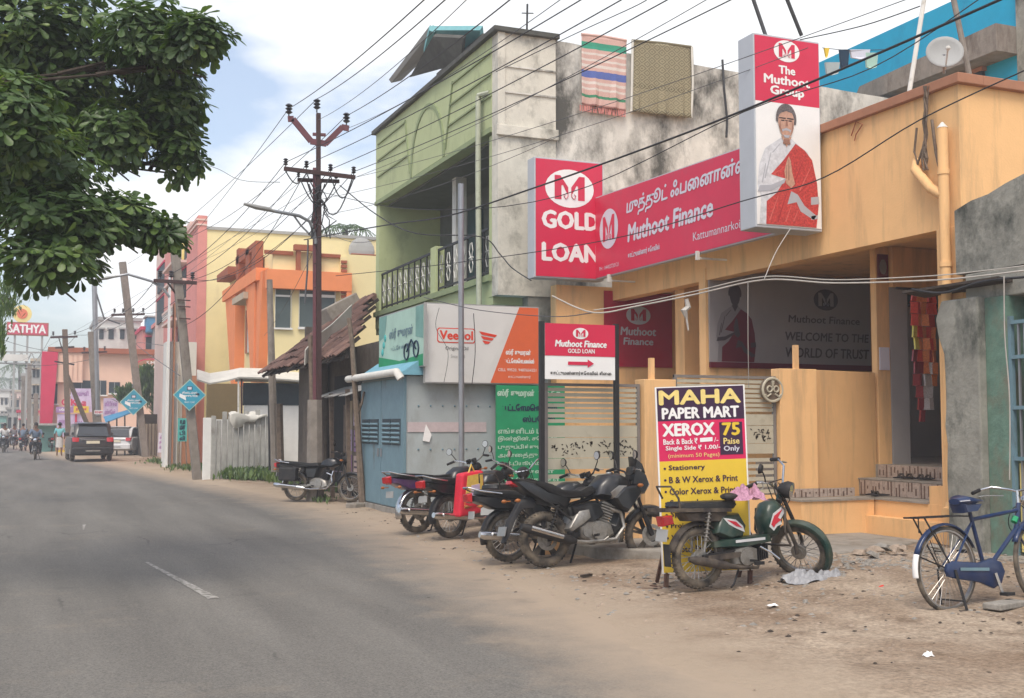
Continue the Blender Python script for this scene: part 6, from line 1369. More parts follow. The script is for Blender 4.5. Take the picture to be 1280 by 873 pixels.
LVS.sort(key=lambda t: (t[2]-Vector((0,0,H))).length + (8 if not (-5 < (t[2]-at(0,200,d=11)).x) else 0))
def inview(p):
    d = p - Vector((0,0,H)); z = d.dot(_fw); x = CX + F*d.dot(_rt)/z; y = CY - F*d.dot(_up)/z; return 0 < x < 1280 and 0 < y < 873
vis = [t for t in LVS if inview(t[2])]; rest = [t for t in LVS if not inview(t[2])]
near_, far_ = vis[:290], vis[290:] + rest
lm = []
for k in range(6):
    mb = MB().add(LV, LF); o_ = mb.build('leaf','leaf',None,loc=(0,0,0),fix=False,smooth=True); me = o_.data; a_ = me.attributes.new('tint','FLOAT','POINT')
    for i in range(len(me.vertices)): a_.data[i].value = .12 + k*.155
    lm.append(me); bpy.data.objects.remove(o_)
offt = OFF[TR.name]
for m, tint, p in near_:
    o_ = bpy.data.objects.new('leaf', lm[min(5, max(0, int((tint-.1)/.155+.5)))]); COL.objects.link(o_); o_.parent = TR
    mm = m.copy(); mm.translation = m.translation - offt; o_.matrix_local = mm
def merged(lst, name, parent, off, m_='leaf', V=LV, Fc=LF, **k):
    vs = []; fs = []; ti = []
    for m, tint, p in lst:
        k0 = len(vs)
        for v in V: vs.append(m @ Vector(v) - off); ti.append(tint)
        for f in Fc: fs.append(tuple(i+k0 for i in f))
    me = bpy.data.meshes.new(name); me.from_pydata(vs, [], fs); a_ = me.attributes.new('tint','FLOAT','POINT'); a_.data.foreach_set('value', ti)
    me.materials.append(MATS[m_]); o = bpy.data.objects.new(name, me); COL.objects.link(o)
    if parent: o.parent = parent
    else: o.location = off
    tag(o, **k); return o
merged(far_, 'leaves', TR, offt, kind='stuff')
tk = MB(); tk.tube([(-3.4,10.8,-.1),(-3.35,10.8,1.2),(-3.1,10.9,2.4),(-2.7,11,3.5)],[.30,.24,.21,.18],12); tk.build('trunk','bark',TR,smooth=True)
hub = Vector((-2.7,11,3.5))
for (c, rad, w) in blobs:
    c = c + Vector((0,.7,-.1)); mid = hub.lerp(c,.55) + Vector((0,0,.25)); mb = MB().tube([hub, hub.lerp(mid,.5)+Vector((0,0,.12)), mid, c],[.045,.028,.018,.010],7)
    for k in range(4):
        e = c + Vector((rnd.uniform(-1,1)*rad[0]*.7, rnd.uniform(-1,1)*rad[1]*.6, rnd.uniform(-.8,.6)*rad[2])); s_ = mid.lerp(c,.5+.12*k); mb.tube([s_, s_.lerp(e,.5)+Vector((0,0,.08)), e],[.025,.016,.008],5)
    mb.build('limb','bark',TR,smooth=True)
# feathery tree at the left edge
NT = thing('neem_tree','fine leaved tree whose twigs hang into the left edge above the SATHYA sign','tree',(-3.6,24,0),world=True)
r = random.Random(5); lst = []
for _ in range(1500):
    t = r.random(); cx_, cy_, rx, ry = r.choice([(2,375,30,22),(8,388,12,13),(-30,390,40,50),(2,425,3,24),(-60,330,60,60),(12,362,18,9)])
    p = at(cx_+r.gauss(0,.5)*rx, cy_+r.gauss(0,.5)*ry, d=23+r.uniform(-1.2,1.2)); s = r.uniform(.10,.20)
    m = Matrix.Rotation(r.uniform(0,6.28),4,'Z') @ Matrix.Rotation(r.uniform(1.0,2.6),4,'X') @ Matrix.Scale(s,4); m.translation = p; lst.append((m, min(1,max(0,r.gauss(.5,.2))), p))
merged(lst,'leaves',NT,OFF[NT.name],kind='stuff')
MB().tube([(-3.6,24,0),(-3.4,24,2.5),(-2.6,23.8,4.2)],[.22,.17,.12],9).tube([(-2.6,23.8,4.2),at(-10,380,d=23),at(20,372,d=23)],[.1,.05,.02],6).tube([at(-10,380,d=23),at(5,440,d=23)],[.03,.01],5).build('trunk','bark',NT,smooth=True)
# trees behind the stall, palm heads
def bush(name,label,cells,d,n,size,seed,cat='tree'):
    r = random.Random(seed); lst = []; c0 = at(cells[0][0],575,d=d); c0.z = 0
    t = thing(name,label,cat,c0,world=True)
    for _ in range(n):
        cx_,cy_,rx,ry = r.choice(cells); a = r.uniform(0,6.28); q = r.random()**.5
        p = at(cx_+math.cos(a)*rx*q, cy_+math.sin(a)*ry*q, d=d+r.uniform(-1,1)*rx*d/F); m = Matrix.Rotation(r.uniform(0,6.28),4,'Z') @ Matrix.Rotation(r.uniform(.5,2.4),4,'X') @ Matrix.Scale(size*r.uniform(.7,1.3),4); m.translation = p
        lst.append((m, min(1,max(0,r.gauss(.4,.2))), p))
    merged(lst,'crown',t,OFF[t.name],kind='stuff'); c = at(cells[0][0],cells[0][1],d=d); MB().tube([c0,c0.lerp(c,.5)+Vector((.1,0,0)),c],[.2,.15,.08],7).build('trunk','bark',t,smooth=True)
bush('roadside_tree','bushy green tree between the peach block and the white shop front',[(192,495,14,24),(183,480,10,14),(200,515,10,14),(160,500,14,8)],63,1300,.55,3)
def palm(label,px,py,d,s):
    c = at(px,py,d=d); b = Vector((c.x,c.y,0)); t = thing('palm_tree',label,'palm tree',b,world=True); MB().tube([b,b.lerp(c,.5)+Vector((.2,0,0)),c],[.22,.18,.15],8).build('trunk','bark',t,smooth=True)
    for k in range(15):
        a = k*6.283/15 + .2; L_ = s; mb = MB(); pts = [c + Vector((math.cos(a)*L_*u, math.sin(a)*L_*u, s*(.62*u - 1.0*u*u)*(1 + .3*math.sin(k*2.3)))) for u in (0,.2,.4,.6,.8,1)]
        sd_ = Vector((-math.sin(a),math.cos(a),0))
        for i in range(5):
            for e in (-1,1):
                for q in (.2,.6): 
                    p = pts[i].lerp(pts[i+1],q); w_ = s*.20*(1-abs(i-2)/5); mb.add([p, p+sd_*e*w_+(pts[i+1]-pts[i])*.8-Vector((0,0,w_*.6)), p+(pts[i+1]-pts[i])*.35], [(0,1,2)])
        f_ = mb.build('frond','leaf',t,fix=False); a_ = f_.data.attributes.new('tint','FLOAT','POINT'); a_.data.foreach_set('value',[.3]*len(f_.data.vertices))
palm('palm head showing above the cream gable wall, left of the green house',432,286,70,2.0)
palm('tiny distant palm above the far left rooftops',13,476,230,5.5)
palm('tiny distant palm beside the gantry mast',24,458,170,3.2)

# ---------------------------------------------------------------- weeds, litter, stones
def tuft(label,cells,n,size,seed,name='weeds'):
    r = random.Random(seed); vs = []; fs = []; ti = []
    for _ in range(n):
        x0,y0,sx,sy = r.choice(cells); x = r.gauss(x0,sx); y = r.gauss(y0,sy); x = max(x, lerp(y, EDGE)+.55); z = gz(x,y)-.01; a = r.uniform(0,6.28); h = size*r.uniform(.4,1.2); w = h*r.uniform(.10,.28); le = r.uniform(.1,.6)*h
        k = len(vs); d = Vector((math.cos(a),math.sin(a),0)); s_ = Vector((-d.y,d.x,0)); p = Vector((x,y,z + (r.random()**2)*size*.5)); t = min(1,max(0,r.gauss(.55,.2)))
        vs += [p, p+d*le*.5+s_*w+Vector((0,0,h*.6)), p+d*le+Vector((0,0,h)), p+d*le*.5-s_*w+Vector((0,0,h*.6))]; fs.append((k,k+1,k+2,k+3)); ti += [t]*4
    me = bpy.data.meshes.new(name); me.from_pydata(vs,[],fs); a_ = me.attributes.new('tint','FLOAT','POINT'); a_.data.foreach_set('value',ti); me.materials.append(MATS['leaf']); o = bpy.data.objects.new(name,me); COL.objects.link(o); tag(o,label,'weeds',None,'stuff')
tuft('leafy green weeds growing along the foot of the slab fence',[(6.3,33.2,.5,.4),(6.6,32.0,.3,.7),(5.8,33.9,.35,.2)],2600,.26,1)
tuft('low grass strip beyond the leaning pole',[(5.6,42,.5,1.0),(5.4,50,.5,1.6),(5.9,38,.3,1.2)],2200,.16,2)
tuft('sparse grass around the foot of the iron pole',[(5.6,24.3,.15,.3),(5.4,23.5,.2,.3)],160,.10,3,'grass')
tuft('little green sprouts under the tile roof wall',[(6.1,29.5,.15,1.2),(6.4,26.9,.1,.4)],420,.22,4)
mat('debris',(.23,.17,.12),.95,.4,30)
def scatter(label,cells,n,s0,s1,m_,seed,name,cat):
    r = random.Random(seed); mb = MB()
    for _ in range(n):
        x0,y0,sx,sy = r.choice(cells); x = r.gauss(x0,sx); y = r.gauss(y0,sy); s = r.uniform(s0,s1); z = gz(x,y)
        k = len(mb.v); vs = []
        for q in [(-1,-1,-.3),(1,-.8,-.3),(.9,1,-.3),(-.9,.9,-.3),(-.6,-.5,.6),(.7,-.5,.5),(.5,.6,.7),(-.5,.5,.45)]: vs.append(Vector((x+q[0]*s*r.uniform(.7,1.2), y+q[1]*s*r.uniform(.6,1.1), z+q[2]*s*r.uniform(.5,1.0)*.7)))
        mb.add(vs,[(0,3,2,1),(4,5,6,7),(0,1,5,4),(1,2,6,5),(2,3,7,6),(3,0,4,7)])
    mb.build(name,m_,None,label=label,cat=cat,kind='stuff')
scatter('scattered pebbles and grit over the roadside earth',[(6.0,11,1.2,3),(7.5,9.2,1.2,1.0),(5.8,17,.8,4),(8.5,8.0,1.0,.8)],2200,.006,.024,'stone',1,'pebbles','pebbles')
scatter('broken stones making up the rubble heap beside the apron',[(8.75,10.05,.40,.18),(8.5,10.0,.2,.15)],150,.015,.06,'stone',8,'rubble_heap','rubble')
scatter('dry leaves and litter crumbs on the earth',[(6.5,9,1.4,2),(5.6,15,.6,5),(8,8.6,1.2,1)],500,.008,.026,'dark_wood',9,'leaf_litter','litter')
scatter('grey crumbs of broken concrete near the apron',[(8.6,10.0,.5,.25),(8.0,9.6,.5,.3),(9.2,9.8,.4,.4)],500,.01,.035,'stone_grey',2,'rubble_grit','rubble')
for i in range(16):
    x = rnd.gauss(8.75,.42); y = rnd.gauss(10.05,.20) ; s = rnd.uniform(.05,.085); z = gz(x,y)+.02+max(0,.12-abs(x-8.75)*.12-abs(y-10.05)*.25)
    mb = MB(); vs = [(-1,-1,-.5),(1,-.8,-.5),(.9,1,-.5),(-.9,.9,-.5),(-.6,-.5,.6),(.7,-.5,.5),(.5,.6,.7),(-.5,.5,.45)]
    rot = Matrix.Rotation(rnd.uniform(0,6.28),3,'Z') @ Matrix.Rotation(rnd.uniform(-.5,.5),3,'X')
    mb.add([Vector((x,y,z)) + rot @ Vector((a*s*rnd.uniform(.7,1.3), b*s*rnd.uniform(.6,1.0), c*s*.6)) for a,b,c in vs],[(0,3,2,1),(4,5,6,7),(0,1,5,4),(1,2,6,5),(2,3,7,6),(3,0,4,7)])
    mb.build('rubble_stone','stone' if i%3 else 'stone_grey',None,label='broken stone in the rubble heap between the moped and the bicycle',cat='stone',group='stones of the rubble heap')
scatter('small pale pebbles lying round the parked bikes',[(6.2,10.2,1.0,1.0),(6.8,8.3,1.2,.7),(5.3,13.5,.5,2.0)],420,.008,.03,'stone_grey',12,'pebbles','pebbles')
def crumple(c, sx, sy, sz, m_, name, label, cat, seed, n=14):
    mb = MB(); c = Vector(c)
    for j in range(n+1):
        for i in range(n+1):
            u = i/n*2-1; v = j/n*2-1; q = max(0,1-(u*u+v*v)*.85); h_ = q**.6*(.55+.9*noise.noise(Vector((u*2.2,v*2.2,seed)))) + .25*noise.noise(Vector((u*5,v*5,seed+3)))*q
            mb.v.append(c + Vector((u*sx*(1+.2*noise.noise(Vector((v*2,seed,0)))), v*sy*(1+.3*noise.noise(Vector((u*2,0,seed)))), max(.0,h_)*sz)))
    for j in range(n):
        for i in range(n): k=j*(n+1)+i; mb.f.append((k,k+1,k+n+2,k+n+1))
    o = mb.build(name,m_,None,label=label,cat=cat,fix=False); return o
p = at(1008,727,Z=.10); crumple(p,.24,.14,.15,'plastic_bag','plastic_bag','crumpled translucent plastic bag under the moped front wheel','bag',1)
p = at(1038,724,Z=.10); crumple(p,.16,.12,.12,'plastic_bag','plastic_bag','small grey plastic bag right of the bigger crumpled one','bag',5)
p = at(1103,740,Z=.07); crumple(p,.15,.05,.07,'red_wrapper','wrapper','orange red plastic wrapper on the earth left of the bicycle','litter',2,8)
p = at(1160,820,Z=.03); crumple(p,.035,.03,.04,'print_white','paper_scrap','tiny white paper scrap on the earth below the bicycle','litter',3,6)
p = at(965,757,Z=.05); crumple(p,.05,.03,.02,'print_white','paper_scrap','white paper scrap on the earth right of the moped rear wheel','litter',4,6)
p = at(942,733,Z=.05); crumple(p,.03,.02,.02,'print_white','paper_scrap','white scrap lying directly under the moped','litter',6,6)
p = at(733,722,Z=.03); MB().obox(p+Vector((0,0,.02)),(.16,.04,.025),.5).build('stick','dark_wood',label='short dark stick on the earth below the black motorcycle',cat='stick')
p = at(1256,756,Z=.10); MB().obox(p,(.40,.16,.05),.25).build('stone_slab','stone_grey',label='flat grey slab lying under the bicycle',cat='slab',bevel=.01)
p = at(355,603,Z=.05); MB().add([p+Vector(q)*.22 for q in [(-1,-1,-.3),(1,-.8,-.3),(.9,1,-.3),(-.9,.9,-.3),(-.6,-.5,.9),(.7,-.5,.7),(.5,.6,.9),(-.5,.5,.7)]],[(0,3,2,1),(4,5,6,7),(0,1,5,4),(1,2,6,5),(2,3,7,6),(3,0,4,7)]).build('boulder','stone_grey',label='pale boulder in the earth left of the parked black motorcycle by the hut',cat='stone',bevel=.04)
for i,(x,y,lb) in enumerate([(6.15,18.6,'concrete lump at the kiosk corner'),(5.7,21.5,'concrete lump below the kiosk doors'),(6.6,18.5,'flat stone before the kiosk side wall')]):
    MB().obox((x,y,.05),(.35,.25,.12),i*.6).build('concrete_lump','concrete',label=lb,cat='stone',bevel=.03)

# ---------------------------------------------------------------- vehicles
mat('rusty_iron',(.09,.04,.028),.85,.3,25,dust=.3); mat('grimy_dark',(.035,.028,.026),.7,.3,25,dust=.35)
mat('tyre',(.035,.032,.030),.9,.2,25,.3,60,dust=.75)
mat('rim_black',(.022,.02,.02),.5,.2,20,dust=.55)
mat('rim_steel',(.35,.34,.33),.35,.15,20,metal=.8,dust=.4)
mat('chrome',(.60,.60,.60),.22,.1,20,metal=1.0,dust=.2)
mat('engine_alloy',(.30,.29,.27),.45,.25,30,metal=.7,dust=.35)
mat('black_gloss',(.008,.009,.011),.32,.15,10,spec=.45,coat=.2,dust=.04)
mat('black_plastic',(.014,.014,.016),.55,.2,15,dust=.08)
mat('seat_vinyl',(.018,.019,.021),.45,.2,30,.15,60,dust=.06)
mat('purple_gloss',(.07,.025,.10),.3,.15,10,coat=.4,dust=.2)
mat('bottle_green',(.006,.036,.028),.35,.2,14,coat=.2,dust=.22)
mat('decal_red',(.55,.03,.05),.4,.1); mat('decal_white',(.6,.6,.6),.4,.1)
mat('tail_red',(.45,.015,.02),.25,.1,20,spec=.6); mat('amber',(.35,.12,.03),.3,.1)
mat('mirror_glass',(.6,.62,.65),.08,.05,metal=1.0)
mat('bag_red',(.62,.025,.05),.5,.1,20); mat('bag_yellow',(.70,.48,.10),.6,.12,20)
mat('cloth_check',(.42,.22,.30),.9,.4,40)
mat('blue_gloss',(.006,.024,.085),.3,.15,10,coat=.4,dust=.08)
mat('suv_paint',(.030,.024,.024),.3,.1,5,coat=.5,dust=.10); mat('car_white',(.62,.62,.62),.3,.05,coat=.4)
mat('plate_white',(.65,.60,.45),.5,.05); mat('number_yellow',(.65,.42,.05),.5,.05)
def xf(mb, X):
    if X is not None: mb.v = [X @ v for v in mb.v]
    return mb
def wheel(par, c, Rw, tw, style, X=None, brake=True, tread=True, spk=28):
    c = Vector(c); ax = (0,1,0)
    hub = MB().cyl(c-Vector((0,.055,0)), c+Vector((0,.055,0)), .045 if style!='cycle' else .022, 12)
    if brake and style != 'cycle': hub.cyl(c-Vector((0,.045,0)), c-Vector((0,.02,0)), .075, 16)
    h = xf(hub,X).build('wheel','engine_alloy',par,smooth=40)
    t = MB().torus(c,ax,Rw-tw,tw,40,10,flat=.95)
    xf(t,X).build('tyre','tyre',h,smooth=60)
    if tread and style != 'cycle':
        tb = MB()
        for i in range(44):
            a = 2*math.pi*i/44; d = Vector((math.cos(a),0,math.sin(a)))
            for s in (-1,1): tb.bar(c+d*(Rw-.003)+Vector((0,s*tw*.1,0)), c+d*(Rw-tw*.3)+Vector((0,s*tw*.78,0)), .018, .010)
        xf(tb,X).build('tread','tyre',h,kind='stuff')
    rr = Rw - tw*1.75
    rim = MB().torus(c,ax,rr,.016 if style!='cycle' else .013,36,6,flat=1.5)
    xf(rim,X).build('rim','rim_black' if style=='alloy' else 'rim_steel',h,smooth=60)
    sp = MB()
    if style == 'alloy':
        for i in range(5):
            a = 2*math.pi*i/5+.3
            for da in (-.13,.13):
                sp.bar(c+Vector((math.cos(a+da)*.03,0,math.sin(a+da)*.03)), c+Vector((math.cos(a+da*.8)*rr,0,math.sin(a+da*.8)*rr)), .03, .022, upv=(0,1,0))
        xf(sp,X).build('spokes','rim_black',h)
        dk = MB().torus(c+Vector((0,-.075,0)),ax,.10,.022,22,4,flat=.12); xf(dk,X).build('brake_disc','engine_alloy',h,smooth=60)
    else:
        for i in range(spk):
            a = 2*math.pi*i/spk; b = a + (.5 if i%2 else -.5); s = (.03 if i%4<2 else -.03); hr = .04 if style!='cycle' else .025
            sp.tube([c+Vector((math.cos(b)*hr,s,math.sin(b)*hr)), c+Vector((math.cos(a)*rr,0,math.sin(a)*rr))], .0035 if style!='cycle' else .0022, 4)
        xf(sp,X).build('spokes','rim_steel',h,kind='stuff')
    return h
def steer_m(head, rake, ang):
    ax = Vector((math.sin(rake)*-1,0,math.cos(rake))); return Matrix.Translation(head) @ Matrix.Rotation(ang,4,ax) @ Matrix.Translation(-Vector(head))
def mirror(par, p, q, X=None, r=.055):
    p = Vector(p); q = Vector(q); xf(MB().tube([p,p.lerp(q,.5)+Vector((.01,0,.0)),q],.006,5),X)
    o = xf(MB().tube([p,p.lerp(q,.6)+Vector((.015,0,-.01)),q],.007,5),X).build('mirror_stalk','black_plastic',par,smooth=True)
    xf(MB().tube([q+Vector((.012,0,0)),q+Vector((-.012,0,.0))],[r*.8,r],12,flat=1.0),X).build('mirror','black_plastic',o,smooth=40)
    xf(MB().tube([q+Vector((-.013,0,0)),q+Vector((-.015,0,0))],[r*.88,r*.88],12),X).build('mirror_glass','mirror_glass',o)
def moto(label, loc, rz, style='sport', body='black_gloss', accent=None, steer=0.0, lean=.07, whl='alloy', s=1.0, carrier=False, tail='tail_red', name='motorcycle', muff='chrome'):
    t = thing(name, label, 'motorcycle', loc, 0, rot=(Matrix.Rotation(rz,3,'Z') @ Matrix.Rotation(-lean,3,'X')).to_euler())
    t.scale = (s,s,s); WB = 1.32; Rw = .30; tw = .052 if style=='sport' else .042
    head = Vector((1.10,0,.86)); X = steer_m(head,.45,steer)
    wheel(t,(0,0,Rw),Rw,tw,whl); wheel(t,(WB,0,Rw),Rw,tw*.88,whl,X)
    # fork, front fender, lamp, handlebar
    fk = MB()
    for s_ in (-1,1): fk.tube([(WB,s_*.085,Rw),(WB-.09,s_*.085,Rw+.22)],.028,9).tube([(WB-.09,s_*.085,Rw+.22),(1.10,s_*.085,.88)],.019,9)
    f_ = xf(fk,X).build('fork','black_plastic',t,smooth=40)
    xf(MB().bar((1.14,-.11,.80),(1.14,.11,.80),.05,.03).bar((1.09,-.11,.89),(1.09,.11,.89),.06,.03),X).build('fork_yoke','black_plastic',f_)
    fe = MB(); n=12; R1 = Rw+.028
    for i in range(n+1):
        a = R(20)+R(135)*i/n
        for y,dr in ((-.065,-.035),(-.05,0),(0,.012),(.05,0),(.065,-.035)): fe.v.append(Vector((WB+math.cos(a)*(R1+dr),y,Rw+math.sin(a)*(R1+dr))))
    for i in range(n):
        for k in range(4): fe.f.append((i*5+k,i*5+k+1,i*5+k+6,i*5+k+5))
    o = xf(fe,X).build('front_fender',body,t,smooth=True,fix=False); o.modifiers.new('thickness','SOLIDIFY').thickness=.006
    hb = MB().tube([(1.0,-.37,1.02),(1.04,-.26,1.05),(1.10,-.14,1.01),(1.09,-.06,.97),(1.09,.06,.97),(1.10,.14,1.01),(1.04,.26,1.05),(1.0,.37,1.02)],.011,7)
    h_ = xf(hb,X).build('handlebar','chrome' if style!='sport' else 'black_plastic',t,smooth=True)
    for s_ in (-1,1):
        xf(MB().tube([(.985,s_*.38,1.015),(1.035,s_*.27,1.045)],.018,8),X).build('grip','black_plastic',h_,smooth=True)
        xf(MB().tube([(1.05,s_*.26,1.04),(1.10,s_*.32,1.03),(1.06,s_*.38,1.02)],.006,5),X).build('lever','engine_alloy',h_)
        mirror(h_, (1.05,s_*.24,1.05), (1.03,s_*.33,1.20), X)
    if style == 'sport':
        xf(MB().prof([(1.06,.84),(1.12,.74),(1.24,.76),(1.30,.86),(1.26,.98),(1.16,1.08),(1.10,1.06)],.13,edge=.5),X).build('headlamp_cowl',body,t,smooth=50)
        xf(MB().prof([(1.27,.80),(1.31,.86),(1.28,.94),(1.24,.93),(1.23,.82)],.09,edge=.3),X).build('headlight','mirror_glass',t,smooth=50)
        xf(MB().prof([(1.13,1.06),(1.26,.99),(1.22,1.10),(1.12,1.18)],.10),X).build('windscreen','black_gloss',t,smooth=50)
    else:
        xf(MB().tube([(1.08,0,.90),(1.16,0,.90),(1.21,0,.90)],[.05,.095,.09],14),X).build('headlamp_shell','black_plastic',t,smooth=50)
        xf(MB().tube([(1.21,0,.90),(1.225,0,.90)],[.088,.05],14),X).build('headlight','mirror_glass',t,smooth=50)
        xf(MB().cyl((1.10,-.05,.98),(1.08,-.05,1.03),.04,10).cyl((1.10,.05,.98),(1.08,.05,1.03),.04,10),X).build('dial_cluster','black_plastic',t)
    for s_ in (-1,1): xf(MB().bar((1.14,s_*.09,.86),(1.14,s_*.18,.86),.012).ball((1.14,s_*.20,.86),.028,8,5,(1.4,1,.8)),X).build('indicator','amber',t,smooth=True)
    # frame and engine
    fr = MB().tube([(1.08,0,.84),(.98,0,.62),(.90,0,.36),(.55,0,.28),(.30,0,.32)],.02,7).tube([(1.06,0,.82),(.65,0,.74),(.30,0,.66),(-.22,0,.76)],.022,7)
    for s_ in (-1,1): fr.tube([(.36,s_*.10,.64),(.30,s_*.10,.34)],.016,6).tube([(-.05,s_*.12,.74),(.28,s_*.12,.50)],.012,6)
    fr.build('frame','black_plastic',t,smooth=True)
    en = MB().prof([(.40,.30),(.36,.42),(.46,.50),(.62,.50),(.78,.44),(.82,.32),(.70,.25),(.48,.25)],.13,edge=.35).build('engine','engine_alloy',t,smooth=40)
    [MB().cyl(Vector(p_),Vector(p_)+Vector((0,.04,0)),r_,18).build('crankcase_cover','engine_alloy',en,smooth=40) for p_,r_ in (((.60,-.16,.37),.095),((.46,-.15,.36),.055),((.60,.12,.37),.09))]
    cyl_ = MB()
    for k in range(7): c = Vector((.69+.012*k,0,.48+.028*k)); cyl_.obox(c,(.17,.20,.012),Matrix.Rotation(.35,3,'Y'))
    cyl_.obox((.73,0,.56),(.11,.13,.24),Matrix.Rotation(.35,3,'Y')); cyl_.build('cylinder_fins','engine_alloy' if style=='sport' else 'black_plastic',en)
    MB().tube([(.78,-.09,.60),(.90,-.11,.56),(.93,-.12,.40),(.80,-.14,.27),(.45,-.16,.25),(.22,-.17,.27)],.022,8).build('exhaust_pipe','chrome' if muff=='chrome' else 'engine_alloy',t,smooth=True)
    m2 = MB().tube([(.30,-.17,.27),(.22,-.175,.28),(-.28,-.19,.42),(-.36,-.19,.445)] if style=='sport' else [(.30,-.17,.27),(.2,-.175,.28),(-.38,-.18,.33),(-.44,-.18,.34)],[.025,.052,.052,.038],12).build('silencer','black_plastic' if style=='sport' else muff,t,smooth=40)
    MB().tube([(.12,-.225,.32),(-.26,-.242,.43)] if style=='sport' else [(.12,-.225,.30),(-.3,-.232,.335)],.016,8,flat=1.6).build('heat_shield','chrome',m2,smooth=True)
    for s_ in (-1,1): MB().bar((.38,s_*.09,.34),(0,s_*.09,Rw),.035,.05).build('swingarm','black_plastic' if style=='sport' else 'engine_alloy',t)
    MB().prof([(-.06,.26),(.52,.30),(.56,.36),(.50,.42),(-.05,.36),(-.09,.31)],.02,y0=.12).build('chain_case','black_plastic',t)
    sh = MB()
    for s_ in (-1,1):
        for k in range(9): a = Vector((.02,s_*.125,.40)).lerp(Vector((.14,s_*.115,.68)),k/8); sh.torus(a,(.4,0,.9),.026,.006,8,4)
        sh.tube([(.0,s_*.125,.36),(.15,s_*.115,.70)],.012,6)
    sh.build('shock_absorber','engine_alloy' if style!='sport' else 'tail_red' if accent=='red' else 'black_plastic',t,kind='stuff')
    MB().bar((.52,-.19,.32),(.52,-.28,.33),.025).bar((.52,.17,.32),(.52,.27,.33),.025).bar((.22,-.14,.36),(.22,-.24,.37),.022).build('footrest','black_plastic',t)
    MB().tube([(.50,-.11,.27),(.62,-.16,.25),(.70,-.17,.30)],.008,5).build('brake_pedal','engine_alloy',t)
    MB().tube([(.46,.12,.28),(.40,.19,.02),(.36,.22,.005)],[.012,.012,.018],6).build('side_stand','black_plastic',t)
    if style == 'sport':
        tk = MB().prof([(.56,.74),(.60,.86),(.72,.98),(.90,1.00),(1.04,.93),(1.08,.82),(1.00,.72),(.78,.70)],.17,edge=.65,inset=.72).build('fuel_tank',body,t,smooth=60)
        MB().prof([(.86,.60),(.78,.72),(.92,.84),(1.10,.86),(1.16,.78),(1.06,.66),(.96,.56)],.20,edge=.2,inset=.8).build('tank_shroud',body,t,smooth=40)
        MB().prof([(.74,.78),(.86,.86),(.98,.86),(.88,.74),(.78,.71)],.178,edge=.12).build('knee_panel','rim_steel' if accent is None else 'black_plastic',t,smooth=40)
        MB().cyl((.84,0,.995),(.84,0,1.01),.04,14).build('fuel_cap','chrome',tk)
        MB().prof([(.62,.80),(.55,.74),(.20,.72),(.0,.80),(-.16,.90),(-.18,.95),(.02,.90),(.18,.82),(.45,.80),(.58,.86)],.13,edge=.4).build('seat','seat_vinyl',t,smooth=55)
        MB().prof([(.30,.72),(.24,.62),(-.02,.68),(-.26,.82),(-.40,.93),(-.32,.945),(-.14,.90),(.02,.80)],.13,edge=.35).build('tail_panel',body,t,smooth=45)
        MB().prof([(-.30,.955),(-.40,.95),(-.14,.885),(-.02,.905)],.115).build('grab_rail','black_plastic',t,smooth=45)
        MB().prof([(-.41,.90),(-.40,.935),(-.34,.90),(-.30,.86)],.08).build('tail_light',tail,t,smooth=45)
        MB().prof([(.62,.70),(.28,.64),(.34,.46),(.56,.46),(.70,.54)],.15,edge=.3).build('side_panel',body,t,smooth=45)
        MB().prof([(.66,.46),(.74,.26),(.95,.34),(.98,.56),(.90,.56),(.84,.40)],.10,edge=.3).build('belly_pan',body,t,smooth=45)
        fe = MB().prof([(-.12,.74),(-.28,.74),(-.42,.52),(-.50,.28),(-.485,.27),(-.39,.48),(-.26,.66),(-.10,.66)],.055,edge=.3).build('rear_fender','black_plastic',t,smooth=45)
        MB().obox((-.50,0,.40),(.01,.20,.10),Matrix.Rotation(.25,3,'Y')).build('number_plate','number_yellow' if accent=='yp' else 'rim_steel',fe)
        for s_ in (-1,1): MB().bar((-.36,s_*.06,.72),(-.38,s_*.16,.72),.012).ball((-.38,s_*.18,.72),.026,8,5,(1.3,1,.8)).build('indicator','amber',t,smooth=True)
        MB().prof([(.50,.62),(.36,.60),(.22,.40),(.26,.36),(.44,.46),(.52,.52)],.155,edge=.15).build('rearset_plate','engine_alloy',t,smooth=45)
    else:
        MB().prof([(.58,.74),(.62,.84),(.76,.92),(.94,.93),(1.05,.86),(1.06,.78),(.90,.72)],.13,edge=.7,inset=.7).build('fuel_tank',body,t,smooth=60)
        MB().prof([(.60,.82),(.60,.74),(.20,.72),(-.30,.76),(-.40,.80),(-.38,.86),(.0,.84),(.40,.80)],.13,edge=.4).build('seat','seat_vinyl',t,smooth=55)
        MB().prof([(.58,.72),(.26,.70),(.30,.50),(.50,.48)],.13,edge=.3).build('side_panel',body,t,smooth=45)
        MB().prof([(.24,.72),(.22,.60),(-.20,.62),(-.46,.72),(-.47,.79),(-.10,.76)],.12,edge=.4).build('tail_panel',accent or body,t,smooth=45)
        MB().prof([(-.47,.70),(-.53,.72),(-.54,.80),(-.47,.82)],.075).build('tail_light',tail,t,smooth=45)
        MB().tube([(-.12,-.14,.80),(-.40,-.15,.84),(-.52,-.08,.88),(-.52,.08,.88),(-.40,.15,.84),(-.12,.14,.80)],.011,6).build('grab_rail','chrome',t,smooth=True)
        fe = MB(); n=12; R1=Rw+.04
        for i in range(n+1):
            a = R(60)+R(135)*i/n
            for y,dr in ((-.07,-.03),(-.05,0),(0,.01),(.05,0),(.07,-.03)): fe.v.append(Vector((math.cos(a)*(R1+dr),y,Rw+math.sin(a)*(R1+dr))))
        for i in range(n):
            for k in range(4): fe.f.append((i*5+k,i*5+k+1,i*5+k+6,i*5+k+5))
